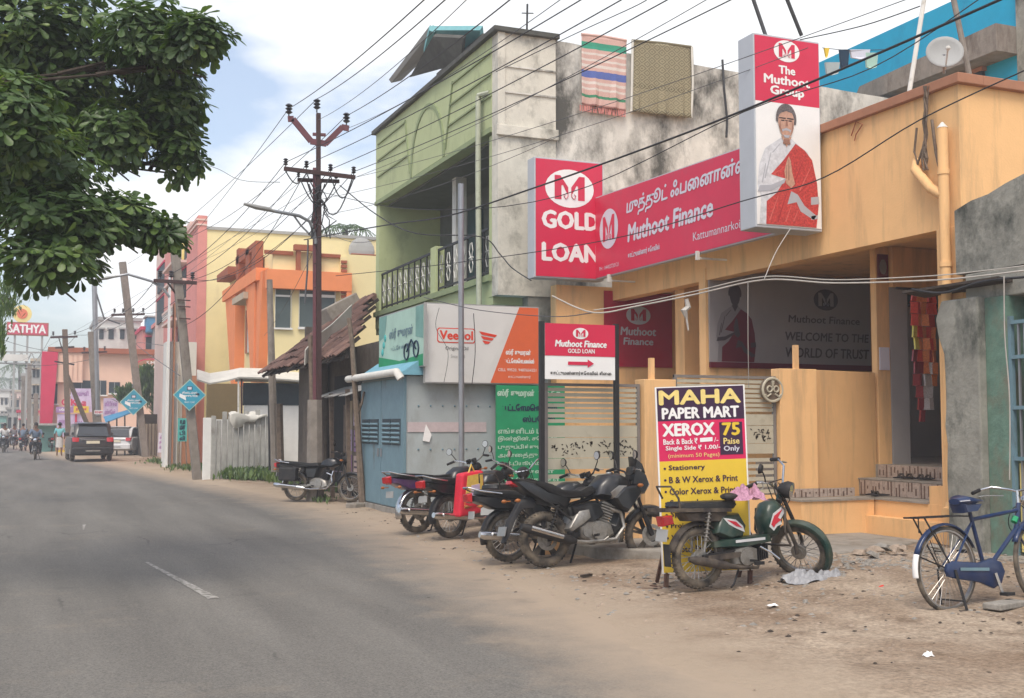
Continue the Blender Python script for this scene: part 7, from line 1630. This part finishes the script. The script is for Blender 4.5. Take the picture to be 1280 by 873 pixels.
        o = fe.build('rear_fender','chrome' if accent else 'black_plastic',t,smooth=True,fix=False); o.modifiers.new('thickness','SOLIDIFY').thickness=.006
        MB().obox((-.46,0,.56),(.012,.16,.09),Matrix.Rotation(.1,3,'Y')).build('number_plate','far_grey',t)
        for s_ in (-1,1): MB().bar((-.42,s_*.08,.66),(-.43,s_*.18,.66),.012).ball((-.43,s_*.20,.66),.026,8,5,(1.3,1,.8)).build('indicator','amber',t,smooth=True)
        MB().tube([(.98,-.20,.64),(.96,-.24,.50),(.90,-.22,.32),(.90,.22,.32),(.96,.24,.50),(.98,.20,.64),(.98,-.20,.64)],.012,6).build('crash_guard','chrome' if accent else 'black_plastic',t,smooth=True)
    return t
G_ = 0.02
moto('dusty black sport motorcycle parked sideways left of the yellow MAHA board', (5.16,11.55,.03), R(2), 'sport', steer=-.12, lean=.09, muff='black')
mD = moto('black motorcycle mostly hidden behind the sport one, its bars against the gate', (4.98,12.17,.03), R(3), 'commuter', 'black_gloss', steer=.2, s=.95, whl='spoke')
mB = moto('motorcycle with wire wheels carrying the red and yellow bag', (5.30,15.05,.03), R(22), 'commuter', 'black_gloss', steer=-.35, s=.97, whl='spoke', tail='tail_red')
mA = moto('purple and chrome tailed motorcycle, leftmost of the row by the kiosk', (5.12,15.95,.03), R(20), 'commuter', 'black_gloss', 'purple_gloss', steer=.3, s=1.0, whl='alloy')
mH = moto('small dark motorcycle parked at the hut behind the iron pole', (5.02,23.75,.03), R(-42), 'commuter', 'black_gloss', 'black_plastic', steer=.1, s=.95, whl='spoke')
for s_,nm in ((-1,'pannier_box'),(1,'pannier_box')): MB().box((-.30,s_*.20-.08,.42),(.12,s_*.20+.08,.70)).build(nm,'black_plastic',mH,bevel=.03)
# bag hung on the wire wheeled motorcycle
bg_ = thing('shopping_bag','red and yellow printed shopping bag hanging from the wire wheeled motorcycle','bag',(5.52,14.86,.33),R(22))
MB().prism([(-.24,0),(.22,.05),(.20,.62),(-.18,.58)],(0,0,0),(1,0,0),(0,0,1),(0,-1,0),-.10,.06).build('bag_body','bag_red',bg_,bevel=.03)
MB().prism([(-.16,.12),(.19,.17),(.17,.58),(-.10,.55)],(0,0,0),(1,0,0),(0,0,1),(0,-1,0),.06,.068).build('bag_print','bag_yellow',bg_)
MB().prism([(-.05,.26),(.12,.28),(.11,.44),(-.04,.42)],(0,0,0),(1,0,0),(0,0,1),(0,-1,0),.068,.073).build('bag_label','mauve_print',bg_)
MB().prism([(-.16,.12),(.19,.17),(.185,.24),(-.15,.20)],(0,0,0),(1,0,0),(0,0,1),(0,-1,0),.068,.073).build('bag_print','bag_red',bg_)
MB().tube([(-.05,-.02,.58),(0,-.02,.70),(.06,-.02,.60)],.012,6).build('handle','bag_yellow',bg_)

def moped(label, loc, rz, steer=0.0, s=1.0, body='bottle_green', cloth_=True):
    t = thing('moped', label, 'moped', loc, 0, rot=(Matrix.Rotation(rz,3,'Z') @ Matrix.Rotation(-.05,3,'X')).to_euler()); t.scale=(s,s,s)
    Rw=.285; WB=1.20; tw=.042; head=Vector((.98,0,.84)); X=steer_m(head,.42,steer)
    wheel(t,(0,0,Rw),Rw,tw,'spoke'); wheel(t,(WB,0,Rw),Rw,tw,'spoke',X)
    fk=MB()
    for s_ in (-1,1): fk.tube([(WB,s_*.08,Rw),(WB-.02,s_*.08,Rw+.10),(.98,s_*.07,.80)],.02,8)
    xf(fk.bar((1.0,-.09,.80),(1.0,.09,.80),.04),X).build('fork','grimy_dark',t,smooth=40)
    fe=MB(); n=14; R1=Rw+.03
    for i in range(n+1):
        a=R(-25)+R(145)*i/n
        for y,dr in ((-.056,-.045),(-.048,-.01),(0,.010),(.048,-.01),(.056,-.045)): fe.v.append(Vector((WB+math.cos(a)*(R1+dr),y,Rw+math.sin(a)*(R1+dr))))
    for i in range(n):
        for k in range(4): fe.f.append((i*5+k,i*5+k+1,i*5+k+6,i*5+k+5))
    o=xf(fe,X).build('front_fender',body,t,smooth=True,fix=False); o.modifiers.new('thickness','SOLIDIFY').thickness=.006
    hb=MB().tube([(.78,-.36,1.02),(.86,-.30,1.06),(.94,-.22,1.04),(.98,-.08,.92),(.98,.08,.92),(.94,.22,1.04),(.86,.30,1.06),(.78,.36,1.02)],.012,7)
    h_=xf(hb,X).build('handlebar','chrome',t,smooth=True)
    for s_ in (-1,1):
        xf(MB().tube([(.76,s_*.37,1.01),(.86,s_*.31,1.06)],.019,8),X).build('grip','black_plastic',h_,smooth=True)
        xf(MB().tube([(.90,s_*.27,1.06),(.93,s_*.33,1.03),(.86,s_*.40,.99)],.006,5),X).build('lever','engine_alloy',h_)
    xf(MB().tube([(.98,0,.90),(1.05,0,.90),(1.10,0,.90)],[.05,.085,.08],14),X).build('headlamp_shell','black_plastic',t,smooth=50)
    xf(MB().tube([(1.10,0,.90),(1.115,0,.90)],[.078,.04],14),X).build('headlight','mirror_glass',t,smooth=50)
    mirror(h_,(.92,-.24,1.05),(.90,-.33,1.22),X,.05)
    xf(MB().tube([(.96,.1,.95),(.80,.15,.85),(.90,.08,.70)],.006,5).tube([(.96,-.1,.98),(1.05,-.12,.80),(1.0,-.06,.62)],.006,5),X).build('cable','black_plastic',t)
    MB().tube([(.98,0,.84),(.90,0,.60),(.84,0,.44),(.60,0,.38),(.24,0,.38),(.10,0,.56)],.026,8).build('frame',body,t,smooth=True)
    MB().prof([(.74,.46),(.70,.62),(.76,.76),(.88,.80),(.95,.74),(.94,.56),(.88,.44)],.11,edge=.7,inset=.65).build('fuel_tank',body,t,smooth=60)
    dc=MB()
    for (a,b) in (((.76,.56),(.90,.70)),((.78,.52),(.93,.62))): dc.add([(a[0],-.112,a[1]),(a[0]+.05,-.112,a[1]),(b[0],-.112,b[1]),(b[0]-.06,-.112,b[1]-.01)],[(0,1,2,3)])
    MB().prism([(.75,.54),(.80,.66),(.92,.73),(.93,.66),(.88,.60),(.90,.56),(.84,.54),(.80,.50)],(0,-.108,0),(1,0,0),(0,0,1),(0,-1,0),0,.006).build('decal','decal_white',t)
    MB().prism([(.77,.56),(.81,.64),(.91,.70),(.85,.62),(.89,.60),(.82,.56),(.80,.53)],(0,-.115,0),(1,0,0),(0,0,1),(0,-1,0),0,.004).build('decal','decal_red',t)
    MB().prof([(.80,.40),(.78,.47),(.30,.45),(.14,.42),(.14,.37),(.5,.36)],.10,edge=.3).build('step_cover',body,t,smooth=45)
    MB().prism([(.36,.405),(.70,.42),(.70,.445),(.36,.43)],(0,-.100,0),(1,0,0),(0,0,1),(0,-1,0),0,.006).build('decal','decal_white',t)
    MB().prof([(.42,.68),(.20,.66),(.14,.50),(.30,.44),(.46,.46),(.50,.56)],.11,edge=.4).build('side_panel',body,t,smooth=50)
    MB().prism([(.22,.64),(.36,.62),(.44,.56),(.46,.50),(.36,.54),(.28,.58)],(0,-.108,0),(1,0,0),(0,0,1),(0,-1,0),0,.006).build('decal','decal_white',t)
    MB().prism([(.26,.62),(.36,.60),(.43,.54),(.36,.56)],(0,-.115,0),(1,0,0),(0,0,1),(0,-1,0),0,.004).build('decal','decal_red',t)
    MB().prof([(-.26,.80),(.36,.80),(.40,.76),(.36,.72),(-.26,.72),(-.29,.76)],.13,edge=.35).build('seat','seat_vinyl',t,smooth=50)
    MB().tube([(-.26,-.12,.72),(-.28,-.13,.83),(-.34,-.10,.94),(-.36,.10,.94),(-.28,.13,.83)],.010,6).bar((-.44,-.13,.73),(.3,-.13,.71),.02,.035).bar((-.44,.13,.73),(.3,.13,.71),.02,.035).bar((-.44,-.13,.73),(-.44,.13,.73),.02,.035).build('carrier','grimy_dark',t)
    fe=MB(); R1=Rw+.035
    for i in range(n+1):
        a=R(50)+R(120)*i/n
        for y,dr in ((-.06,-.02),(0,.012),(.06,-.02)): fe.v.append(Vector((math.cos(a)*(R1+dr),y,Rw+math.sin(a)*(R1+dr))))
    for i in range(n):
        for k in range(2): fe.f.append((i*3+k,i*3+k+1,i*3+k+4,i*3+k+3))
    o=fe.build('rear_fender','grimy_dark',t,smooth=True,fix=False); o.modifiers.new('thickness','SOLIDIFY').thickness=.006
    MB().prof([(-.40,.58),(-.42,.67),(-.30,.68),(-.28,.60)],.06).build('tail_light','tail_red',t,smooth=45)
    MB().obox((-.39,0,.50),(.012,.17,.11),Matrix.Rotation(.2,3,'Y')).build('number_plate','far_grey',t)
    MB().prism([(-.05,0),(.05,0),(.04,-.20),(-.06,-.20)],(-.36,-.02,.42),(0,1,0),(0,0,1),(1,0,0),0,.01).build('mud_flap','black_plastic',t)
    for s_ in (-1,1):
        sh=MB().tube([(.0,s_*.10,.34),(.06,s_*.12,.70)],.013,6)
        for k in range(8): sh.torus(Vector((.02,s_*.105,.44)).lerp(Vector((.055,s_*.115,.68)),k/7),(.15,0,1),.024,.006,8,4)
        sh.build('shock_absorber','engine_alloy',t,kind='stuff')
        MB().bar((.36,s_*.08,.32),(0,s_*.08,Rw),.03,.05).build('swingarm','black_plastic',t)
    en=MB().prof([(.34,.20),(.32,.34),(.50,.38),(.62,.34),(.62,.22),(.5,.17)],.10,edge=.3).build('engine','engine_alloy',t,smooth=40)
    MB().cyl((.46,-.13,.27),(.46,-.09,.27),.075,16).build('flywheel_cover','engine_alloy',en,smooth=40)
    cf=MB()
    for k in range(6): cf.obox((.62+.025*k,0,.28+.006*k),(.010,.15,.13))
    cf.obox((.68,0,.29),(.15,.09,.08)); cf.build('cylinder_fins','black_plastic',en)
    MB().tube([(.66,-.05,.22),(.60,-.10,.17),(.40,-.13,.18),(.25,-.13,.20),(.2,-.13,.21),(-.12,-.14,.27),(-.20,-.14,.285)],[.015,.016,.018,.028,.042,.042,.02],10).build('silencer','grimy_dark',t,smooth=True)
    MB().tube([(.40,-.08,.18),(.30,-.12,.03),(.24,-.16,.01)],.010,5).bar((.5,-.22,.24),(.5,.22,.24),.02).bar((.56,-.24,.22),(.46,-.24,.22),.03).build('centre_stand','black_plastic',t)
    MB().tube([(.92,-.10,.72),(.86,-.22,.70),(.84,-.22,.50),(.92,-.20,.36),(.92,.20,.36),(.84,.22,.50),(.86,.22,.70),(.92,.10,.72)],.012,6).build('crash_guard','grimy_dark',t,smooth=True)
    if cloth_:
        MB().prof([(-.20,.70),(.30,.70),(.28,.60),(-.14,.62)],.10,edge=.3).build('tool_box','grimy_dark',t,smooth=45)
        for k in range(4): MB().tube([(.95,-.08+.05*k,.95),(1.0,-.12+.06*k,.78),(.90,-.05,.60),(.70,-.03,.46)],.005,5).build('cable','black_plastic',t,smooth=True)
        MB().tube([(.62,-.12,.36),(.72,-.16,.30),(.78,-.20,.24)],.010,6).build('kick_lever','chrome',t)
        MB().bar((.02,-.13,.28),(.40,-.12,.30),.012,.05).build('chain_guard','grimy_dark',t)
    return t
mo=moped('old green moped with plastic bag at its front wheel, right of the MAHA board', (5.70,9.30,.06), R(4), steer=-1.1, s=1.0)
mc=moped('dark moped standing at an angle between the bag bike and the black motorcycle', (5.36,13.35,.04), R(48), steer=.25, s=1.0, body='black_gloss')
# checked cloth on the green moped seat
crumple(Vector((6.15,9.20,.87)),.17,.14,.16,'cloth_check','cloth','pink and white checked cloth bundled on the green moped seat','cloth',9,16)
MB().ball((5.98,9.22,.90),.06,10,7,(1.5,1.2,.6)).build('cloth_knot','black_plastic',None,label='dark cap shaped bundle beside the checked cloth on the moped',cat='bundle')

# bicycle
def bicycle(label, loc, rz):
    t=thing('bicycle',label,'bicycle',loc,0,rot=(Matrix.Rotation(rz,3,'Z') @ Matrix.Rotation(-.06,3,'X')).to_euler())
    Rw=.35; WB=1.12; head=Vector((.93,0,.80)); X=steer_m(head,.32,.15)
    wheel(t,(0,0,Rw),Rw,.020,'cycle',None,False,False,36); wheel(t,(WB,0,Rw),Rw,.020,'cycle',X,False,False,36)
    bb=(.46,0,.30); st_=(.32,0,.80)
    fr=MB().tube([bb,(.34,0,.74),(.31,0,.86)],.017,8).tube([bb,(.90,0,.66)],.019,8).tube([(.335,0,.74),(.93,0,.80)],.017,8).tube([(.88,0,.62),(.94,0,.86)],.021,8)
    fr.tube([(.37,0,.62),(.91,0,.72)],.014,8) if False else None
    for s_ in (-1,1): fr.tube([bb,(0,s_*.06,Rw)],.011,6).tube([(.34,0,.72),(0,s_*.06,Rw)],.010,6)
    fr.build('frame','blue_gloss',t,smooth=True)
    fk=MB()
    for s_ in (-1,1): fk.tube([(WB,s_*.05,Rw),(WB-.06,s_*.05,Rw+.14),(.90,s_*.04,.64)],.012,7)
    xf(fk,X).build('fork','blue_gloss',t,smooth=True)
    def fend(cx,a0,a1,m_,nm,X_=None):
        fe=MB(); n=18
        for i in range(n+1):
            a=R(a0)+R(a1-a0)*i/n
            for y,dr in ((-.030,-.014),(-.018,0),(0,.005),(.018,0),(.030,-.014)): fe.v.append(Vector((cx+math.cos(a)*(Rw+.022+dr),y,Rw+math.sin(a)*(Rw+.022+dr))))
        for i in range(n):
            for k in range(4): fe.f.append((i*5+k,i*5+k+1,i*5+k+6,i*5+k+5))
        o=xf(fe,X_).build(nm,m_,t,smooth=True,fix=False); o.modifiers.new('thickness','SOLIDIFY').thickness=.003; return o
    fend(0,25,158,'blue_gloss','rear_fender'); fend(0,158,188,'print_white','fender_tip'); fend(WB,10,150,'blue_gloss','front_fender',X)
    MB().tube([(-.02,-.05,Rw),(-.33,-.03,Rw+.12)],.005,4).tube([(0,-.06,Rw),(-.16,-.04,Rw+.33)],.005,4).tube([(0,.06,Rw),(-.16,.04,Rw+.33)],.005,4).build('fender_stay','black_iron',t)
    # chain case: long tapering cover
    MB().prof([(-.09,.35),(-.07,.40),(0,.42),(.30,.39),(.46,.42),(.57,.38),(.61,.30),(.56,.21),(.46,.17),(.30,.23),(0,.28),(-.07,.30)],.018,y0=-.065,edge=.4,inset=.93).build('chain_case','blue_gloss',t,smooth=45)
    MB().prism([(.06,.34),(.40,.32),(.40,.345),(.06,.365)],(0,-.090,0),(1,0,0),(0,0,1),(0,-1,0),0,.003).build('lettering_band','kiosk_metal',t)
    [MB().bar(a_,b_,.016,.022).build('crank','chrome',t) for a_,b_ in (((.46,-.10,.30),(.50,-.12,.14)),((.46,.10,.30),(.42,.12,.46)))]
    MB().obox((.50,-.17,.13),(.09,.08,.025)).build('pedal','black_iron',t); MB().obox((.42,.17,.47),(.09,.08,.025)).build('pedal','black_iron',t)
    MB().tube([(.31,0,.84),(.30,0,.92)],.012,7).build('seat_post','chrome',t)
    se=MB().tube([(.15,0,.895),(.21,0,.90),(.31,0,.895),(.41,0,.895),(.48,0,.89)],[.06,.115,.09,.045,.02],12,flat=.42).build('saddle','blue_gloss',t,smooth=True)
    MB().prof([(.16,.88),(.19,.80),(.34,.81),(.40,.87)],.085,edge=.4).build('saddle_cover','blue_gloss',se,smooth=50)
    cr_=MB()
    for s_ in (-1,-.33,.33,1): cr_.bar((-.36,s_*.07,.78),(.12,s_*.07,.78),.012)
    cr_.bar((-.36,-.08,.78),(-.36,.08,.78),.014).bar((-.1,-.08,.78),(-.1,.08,.78),.014).bar((.12,-.08,.78),(.12,.08,.78),.014)
    cr_.bar((-.28,-.06,.78),(0,-.07,Rw),.010).bar((-.28,.06,.78),(0,.07,Rw),.010).bar((-.36,-.07,.78),(-.34,-.05,.66),.01).bar((.12,0,.78),(.32,0,.77),.012).build('carrier','black_iron',t)
    # stand under the rear axle
    MB().bar((0,-.09,Rw),(.06,-.13,.01),.014,.02).bar((0,.09,Rw),(.06,.13,.01),.014,.02).bar((-.02,-.12,.02),(.14,-.14,.01),.02).bar((.03,-.13,.10),(.03,.13,.10),.012).build('stand','black_iron',t)
    hb=MB().tube([(.72,-.27,.97),(.80,-.27,.99),(.92,-.22,1.01),(.98,-.08,.98),(.95,0,.96),(.98,.08,.98),(.92,.22,1.01),(.80,.27,.99),(.72,.27,.97)],.011,8)
    h_=xf(hb,X).build('handlebar','chrome',t,smooth=True); xf(MB().tube([(.94,0,.86),(.95,0,.97)],.013,8),X).build('stem','chrome',h_)
    for s_ in (-1,1):
        xf(MB().tube([(.70,s_*.27,.965),(.81,s_*.27,.99)],.017,8),X).build('grip','black_plastic',h_,smooth=True)
        xf(MB().tube([(.90,s_*.10,.93),(.86,s_*.24,.94),(.76,s_*.26,.935)],.005,5),X).build('brake_rod','chrome',h_,smooth=True)
    xf(MB().ball((1.06,0,.88),.05,10,7,(.8,1,1)),X).build('lamp','chrome',t,smooth=True)
    MB().tube([(.86,0,.70),(.89,0,.74)],.028,8).build('green_tie','poster_green',t,smooth=True)
    MB().torus((.99,.06,.72),(0,1,.2),.12,.005,20,4).tube([(.97,-.1,.95),(1.08,-.06,.78),(.95,0,.62)],.005,5).build('cable','black_plastic',t)
    for k in range(5): MB().bar((.90,-.11+.05*k,.84),(1.16,-.11+.05*k,.70),.006) 
    return t
bicycle('blue roadster bicycle with rear carrier, standing at the right edge', (6.96,7.50,.03), R(6))

# ---------------------------------------------------------------- cars
def car(label, loc, rz, body, suv=True, plate='plate_white'):
    t=thing('parked_car',label,'car',loc,rz); hw=.87 if suv else .82; h=1.0 if suv else .9
    MB().prof([(-.85,.34),(-.95,.50),(-.93,.92*h),(-.86,1.06*h),(.2,1.10*h),(2.0,1.08*h),(3.2,.98*h),(3.5,.75),(3.48,.36),(3.1,.26),(-.5,.26)],hw,edge=.35,inset=.93).build('body',body,t,smooth=50,bevel=.02)
    MB().prof([(-.82,1.02*h),(-.60,1.56*h),(-.40,1.66*h),(1.2,1.66*h),(2.1,1.08*h)],hw*.86,edge=.3,inset=.90).build('cabin',body,t,smooth=50)
    MB().prism([(-.60,1.10*h),(.60,1.10*h),(.52,1.48*h),(-.52,1.48*h)],(-.84,0,0),(0,1,0),(.37,0,1),(-1,0,.37),-.32*0+.36,.372).build('rear_window','glass_dark',t) if False else None
    a=Vector((-.865,0,1.10*h)); b=Vector((-.655,0,1.50*h)); n_=(b-a).cross(Vector((0,1,0))).normalized(); n_=-n_ if n_.x>0 else n_
    mb=MB().add([a+Vector((0,-.66,0))+n_*.02,a+Vector((0,.66,0))+n_*.02,b+Vector((0,.56,0))+n_*.02,b+Vector((0,-.56,0))+n_*.02,a+Vector((0,-.66,0))-n_*.03,a+Vector((0,.66,0))-n_*.03,b+Vector((0,.56,0))-n_*.03,b+Vector((0,-.56,0))-n_*.03],[(0,1,2,3),(7,6,5,4),(0,4,5,1),(1,5,6,2),(2,6,7,3),(3,7,4,0)])
    rw=mb.build('rear_window','glass_dark',t); MB().bar(a.lerp(b,.1)+n_*.03+Vector((0,0,0)),a.lerp(b,.2)+n_*.03+Vector((0,.4,0)),.02).build('wiper','black_plastic',rw)
    for s_ in (-1,1):
        MB().prism([(-.55,1.12*h),(-.45,1.54*h),(.35,1.58*h),(.35,1.14*h)],(0,s_*hw*.865,0),(1,0,0),(0,0,1),(0,s_,0),0,.012).build('side_window','glass_dark',t)
        MB().prism([(.42,1.14*h),(.42,1.58*h),(1.15,1.56*h),(1.75,1.14*h)],(0,s_*hw*.865,0),(1,0,0),(0,0,1),(0,s_,0),0,.012).build('side_window','glass_dark',t)
        tl=MB().prof([(-.96,.86*h),(-.92,1.04*h),(-.55,1.06*h),(-.75,.88*h)],.14,y0=s_*(hw-.17),edge=.3).build('tail_light','tail_red',t,smooth=40)
        MB().box((-.975,s_*(hw-.22)-.10,.52),(-.93,s_*(hw-.22)+.10,.58)).build('reflector','tail_red',t)
        for x in (0,2.62):
            w_=MB().cyl((x,s_*(hw-.20),.34),(x,s_*(hw+.005),.34),.20,18).build('wheel','rim_steel',t,smooth=40); MB().torus((x,s_*(hw-.10),.34),(0,1,0),.25,.09,26,8,flat=1.15).build('tyre','tyre',w_,smooth=60)
        MB().box((1.35,s_*(hw*.93)-.10,1.12*h),(1.50,s_*(hw*.93)+.14*s_+.10,1.26*h)).build('wing_mirror',body,t,bevel=.03) if False else MB().obox((1.42,s_*(hw+.06),1.18*h),(.12,.22,.15)).build('wing_mirror',body,t,bevel=.03)
        MB().bar((-.3,s_*.62,1.69*h),(1.1,s_*.62,1.69*h),.03).build('roof_rail','chrome',t) if suv else None
    MB().prof([(-.86,.30),(-1.0,.36),(-1.01,.58),(-.93,.64),(-.7,.60),(-.7,.30)],hw*.96,edge=.2).build('rear_bumper','black_plastic' if suv else body,t,smooth=45,bevel=.01)
    MB().box((-1.02,-.30,.44),(-.99,.30,.50)).build('bumper_strip','chrome',t)
    MB().box((-.985,-.27,.78*h),(-.955,.27,.90*h)).build('number_plate',plate,t); MB().box((-.985,-.50,.93*h),(-.95,.50,.96*h)).build('tailgate_trim','chrome',t)
    MB().prof([(-.70,1.62*h),(-.74,1.65*h),(-.5,1.70*h),(-.35,1.68*h)],.60).build('roof_spoiler',body,t,smooth=45)
    return t
c0=at(121,579,Z=0); car('dark brown tall car parked on the dusty shoulder, seen from behind',(c0.x-.15,c0.y+2.2,.02),R(90)+.04,'suv_paint')
c1=at(149,570,Z=0); car('white hatchback parked in front of the dark brown car',(c1.x+.2,c1.y,.02),R(62),'car_white',False)
mp1=at(192,568,Z=0); moto('dark motorcycle parked far off beside the small white standing board',(mp1.x-.6,mp1.y,.03),R(15),'commuter','black_gloss',steer=.2,whl='spoke')

# ---------------------------------------------------------------- people
mat('shirt_teal',(.16,.42,.44),.85,.1,8); mat('shirt_white',(.55,.54,.52),.85,.1,8); mat('shirt_blue',(.12,.16,.22),.85,.1,8); mat('shirt_grey',(.22,.22,.23),.85,.1,8)
mat('trouser_dark',(.03,.03,.038),.85,.1,8); mat('lungi_white',(.50,.48,.45),.85,.1,8)
def skinned(name, m_, par, joints, edges):
    me=bpy.data.meshes.new(name); ks=list(joints); me.from_pydata([joints[k][0] for k in ks],[(ks.index(a),ks.index(b)) for a,b in edges],[])
    o=bpy.data.objects.new(name,me); COL.objects.link(o); o.parent=par; me.materials.append(MATS[m_])
    md=o.modifiers.new('skin','SKIN'); md.use_smooth_shade=True
    for i,k in enumerate(ks):
        rr=joints[k][1]; me.skin_vertices[0].data[i].radius=(rr,rr) if not isinstance(rr,tuple) else rr; me.skin_vertices[0].data[i].use_root=(i==0)
    sb_=o.modifiers.new('subsurf','SUBSURF'); sb_.levels=1; sb_.render_levels=1
    return o
def person(label, loc, rz, pose, shirt, trouser, lungi=False, group=None):
    t=thing('person',label,'person',loc,rz)
    if pose=='ride': # local: facing +x, seat at z .82
        J={'pel':((0,0,.86),(.13,.12)),'sp':((.03,0,1.10),(.14,.11)),'ch':((.08,0,1.32),(.17,.11)),'nk':((.11,0,1.46),.055),'hd0':((.13,0,1.53),.075),'hd1':((.15,0,1.64),.088),
           'shL':((.09,.19,1.38),.06),'elL':((.26,.30,1.14),.045),'waL':((.48,.30,1.06),.032),'haL':((.56,.30,1.05),.038),'shR':((.09,-.19,1.38),.06),'elR':((.26,-.30,1.14),.045),'waR':((.48,-.30,1.06),.032),'haR':((.56,-.30,1.05),.038),
           'hpL':((.05,.11,.84),.095),'knL':((.42,.22,.74),.065),'anL':((.14,.20,.34),.042),'ftL':((.28,.20,.30),.04),'hpR':((.05,-.11,.84),.095),'knR':((.42,-.22,.74),.065),'anR':((.14,-.20,.34),.042),'ftR':((.28,-.20,.30),.04)}
    else:
        J={'pel':((0,0,.94),(.13,.10)),'sp':((.0,0,1.12),(.13,.10)),'ch':((.0,0,1.33),(.16,.11)),'nk':((.0,0,1.46),.055),'hd0':((.01,0,1.52),.075),'hd1':((.02,0,1.62),.088),
           'shL':((0,.18,1.39),.058),'elL':((-.03,.25,1.12),.043),'waL':((.06,.26,.90),.03),'haL':((.08,.26,.82),.036),'shR':((0,-.18,1.39),.058),'elR':((-.03,-.25,1.12),.043),'waR':((.10,-.22,.94),.03),'haR':((.14,-.20,.88),.036),
           'hpL':((0,.09,.90),.09),'knL':((.03,.10,.48),.06),'anL':((-.02,.11,.09),.04),'ftL':((.12,.12,.045),.038),'hpR':((0,-.09,.90),.09),'knR':((-.02,-.10,.48),.06),'anR':((-.06,-.11,.09),.04),'ftR':((.08,-.12,.045),.038)}
    E_=[('pel','sp'),('sp','ch'),('ch','nk'),('nk','hd0'),('hd0','hd1')]
    for s_ in 'LR': E_+=[('ch','sh'+s_),('sh'+s_,'el'+s_),('el'+s_,'wa'+s_),('wa'+s_,'ha'+s_),('pel','hp'+s_),('hp'+s_,'kn'+s_),('kn'+s_,'an'+s_),('an'+s_,'ft'+s_)]
    b=skinned('body','skin_dark',t,J,E_)
    k=['pel','sp','ch','shL','elL','shR','elR']; g=lambda n,f: (J[n][0], tuple(q*f for q in J[n][1]) if isinstance(J[n][1],tuple) else J[n][1]*f)
    skinned('shirt',shirt,t,{n:g(n,1.18) for n in k},[('pel','sp'),('sp','ch'),('ch','shL'),('shL','elL'),('ch','shR'),('shR','elR')])
    if lungi:
        MB().tube([(0,0,.98),(0,0,.80),(.01,0,.45)],[.15,.17,.19],14,flat=.75).build('lungi','lungi_white',t,smooth=True)
    else:
        k=['pel','hpL','knL','anL','hpR','knR','anR']; skinned('trousers',trouser,t,{n:g(n,1.2) for n in k},[('pel','hpL'),('hpL','knL'),('knL','anL'),('pel','hpR'),('hpR','knR'),('knR','anR')])
    hx,_,hz=J['hd1'][0]; MB().ball((hx-.015,0,hz+.025),.102,12,8,(1.0,.9,.95)).build('hair','hair',t,smooth=True)
    MB().ball((hx+.085,0,hz-.03),.018,6,5).build('nose','skin_dark',b,smooth=True)
    for s_ in (-1,1): MB().ball((hx,s_*.088,hz-.03),.022,6,5,(.8,.4,1.2)).build('ear','skin_dark',b)
    return t
pd=at(74,571,Z=0); person('person in a teal shirt and white lungi walking on the shoulder by the far pole',(pd.x,pd.y,.02),R(80),'stand','shirt_teal','trouser_dark',True)
def rider(px,py,rz,shirt,lb,bl,body='black_gloss'):
    c=at(px,py,Z=0); m=moto(bl,(c.x-math.cos(rz)*.6,c.y-math.sin(rz)*.6,.01),rz,'commuter',body,steer=.02,lean=0,whl='spoke')
    person(lb,(c.x-math.cos(rz)*.6+math.cos(rz)*.30,c.y-math.sin(rz)*.6+math.sin(rz)*.30,-.02),rz,'ride',shirt,'trouser_dark')
rider(44,575,R(-92),'shirt_blue','person in a dark blue shirt riding towards the viewer, nearest rider','motorcycle ridden by the person in dark blue, nearest on the road')
rider(5,566,R(-93),'shirt_white','person in a white shirt riding at the left edge of the road','motorcycle ridden at the left edge of the road')
rider(17,562,R(-90),'shirt_grey','person in pale grey riding just behind the left edge rider','motorcycle second from the left edge of the road')
rider(29,564,R(80),'shirt_blue','person in dark clothes riding away, right of the pale grey one','motorcycle riding away between the two nearest riders','blue_gloss')
for px_,py_,lb in ((58,564,'dark motorcycle parked under the green lean-to shed, left one'),(64,565,'dark motorcycle parked under the green lean-to shed, right one')):
    c=at(px_,py_,Z=0); moto(lb,(c.x,c.y,.02),R(100),'commuter','black_gloss',steer=.3,whl='spoke')
br=thing('barricade','low yellow folding barricade beside the pedestrian','barricade',at(80,570,Z=0),world=True)
q=at(80,570,Z=0); 
for dx in (-.35,.35): MB().bar((q.x+dx,q.y-.15,0),(q.x+dx,q.y,.62),.04).bar((q.x+dx,q.y+.15,0),(q.x+dx,q.y,.62),.04).build('leg','maha_yellow',br)
for z in (.25,.5): MB().bar((q.x-.4,q.y-.05,z),(q.x+.4,q.y-.05,z),.03,.12).build('rail','maha_yellow',br)

# ---------------------------------------------------------------- haze
hz=MB().box((-220,-60,-1.2),(220,290,13.2)).build('haze',None,None,kind='stuff',loc=(0,100,-1.2))
hm=bpy.data.materials.new('haze'); hm.use_nodes=True; hm.node_tree.nodes.clear(); n_=hm.node_tree.nodes; po_=n_.new('ShaderNodeOutputMaterial'); pv=n_.new('ShaderNodeVolumePrincipled')
pv.inputs['Color'].default_value=(.93,.95,1,1); pv.inputs['Density'].default_value=.0022; hm.node_tree.links.new(pv.outputs[0],po_.inputs['Volume']); hz.data.materials.append(hm)
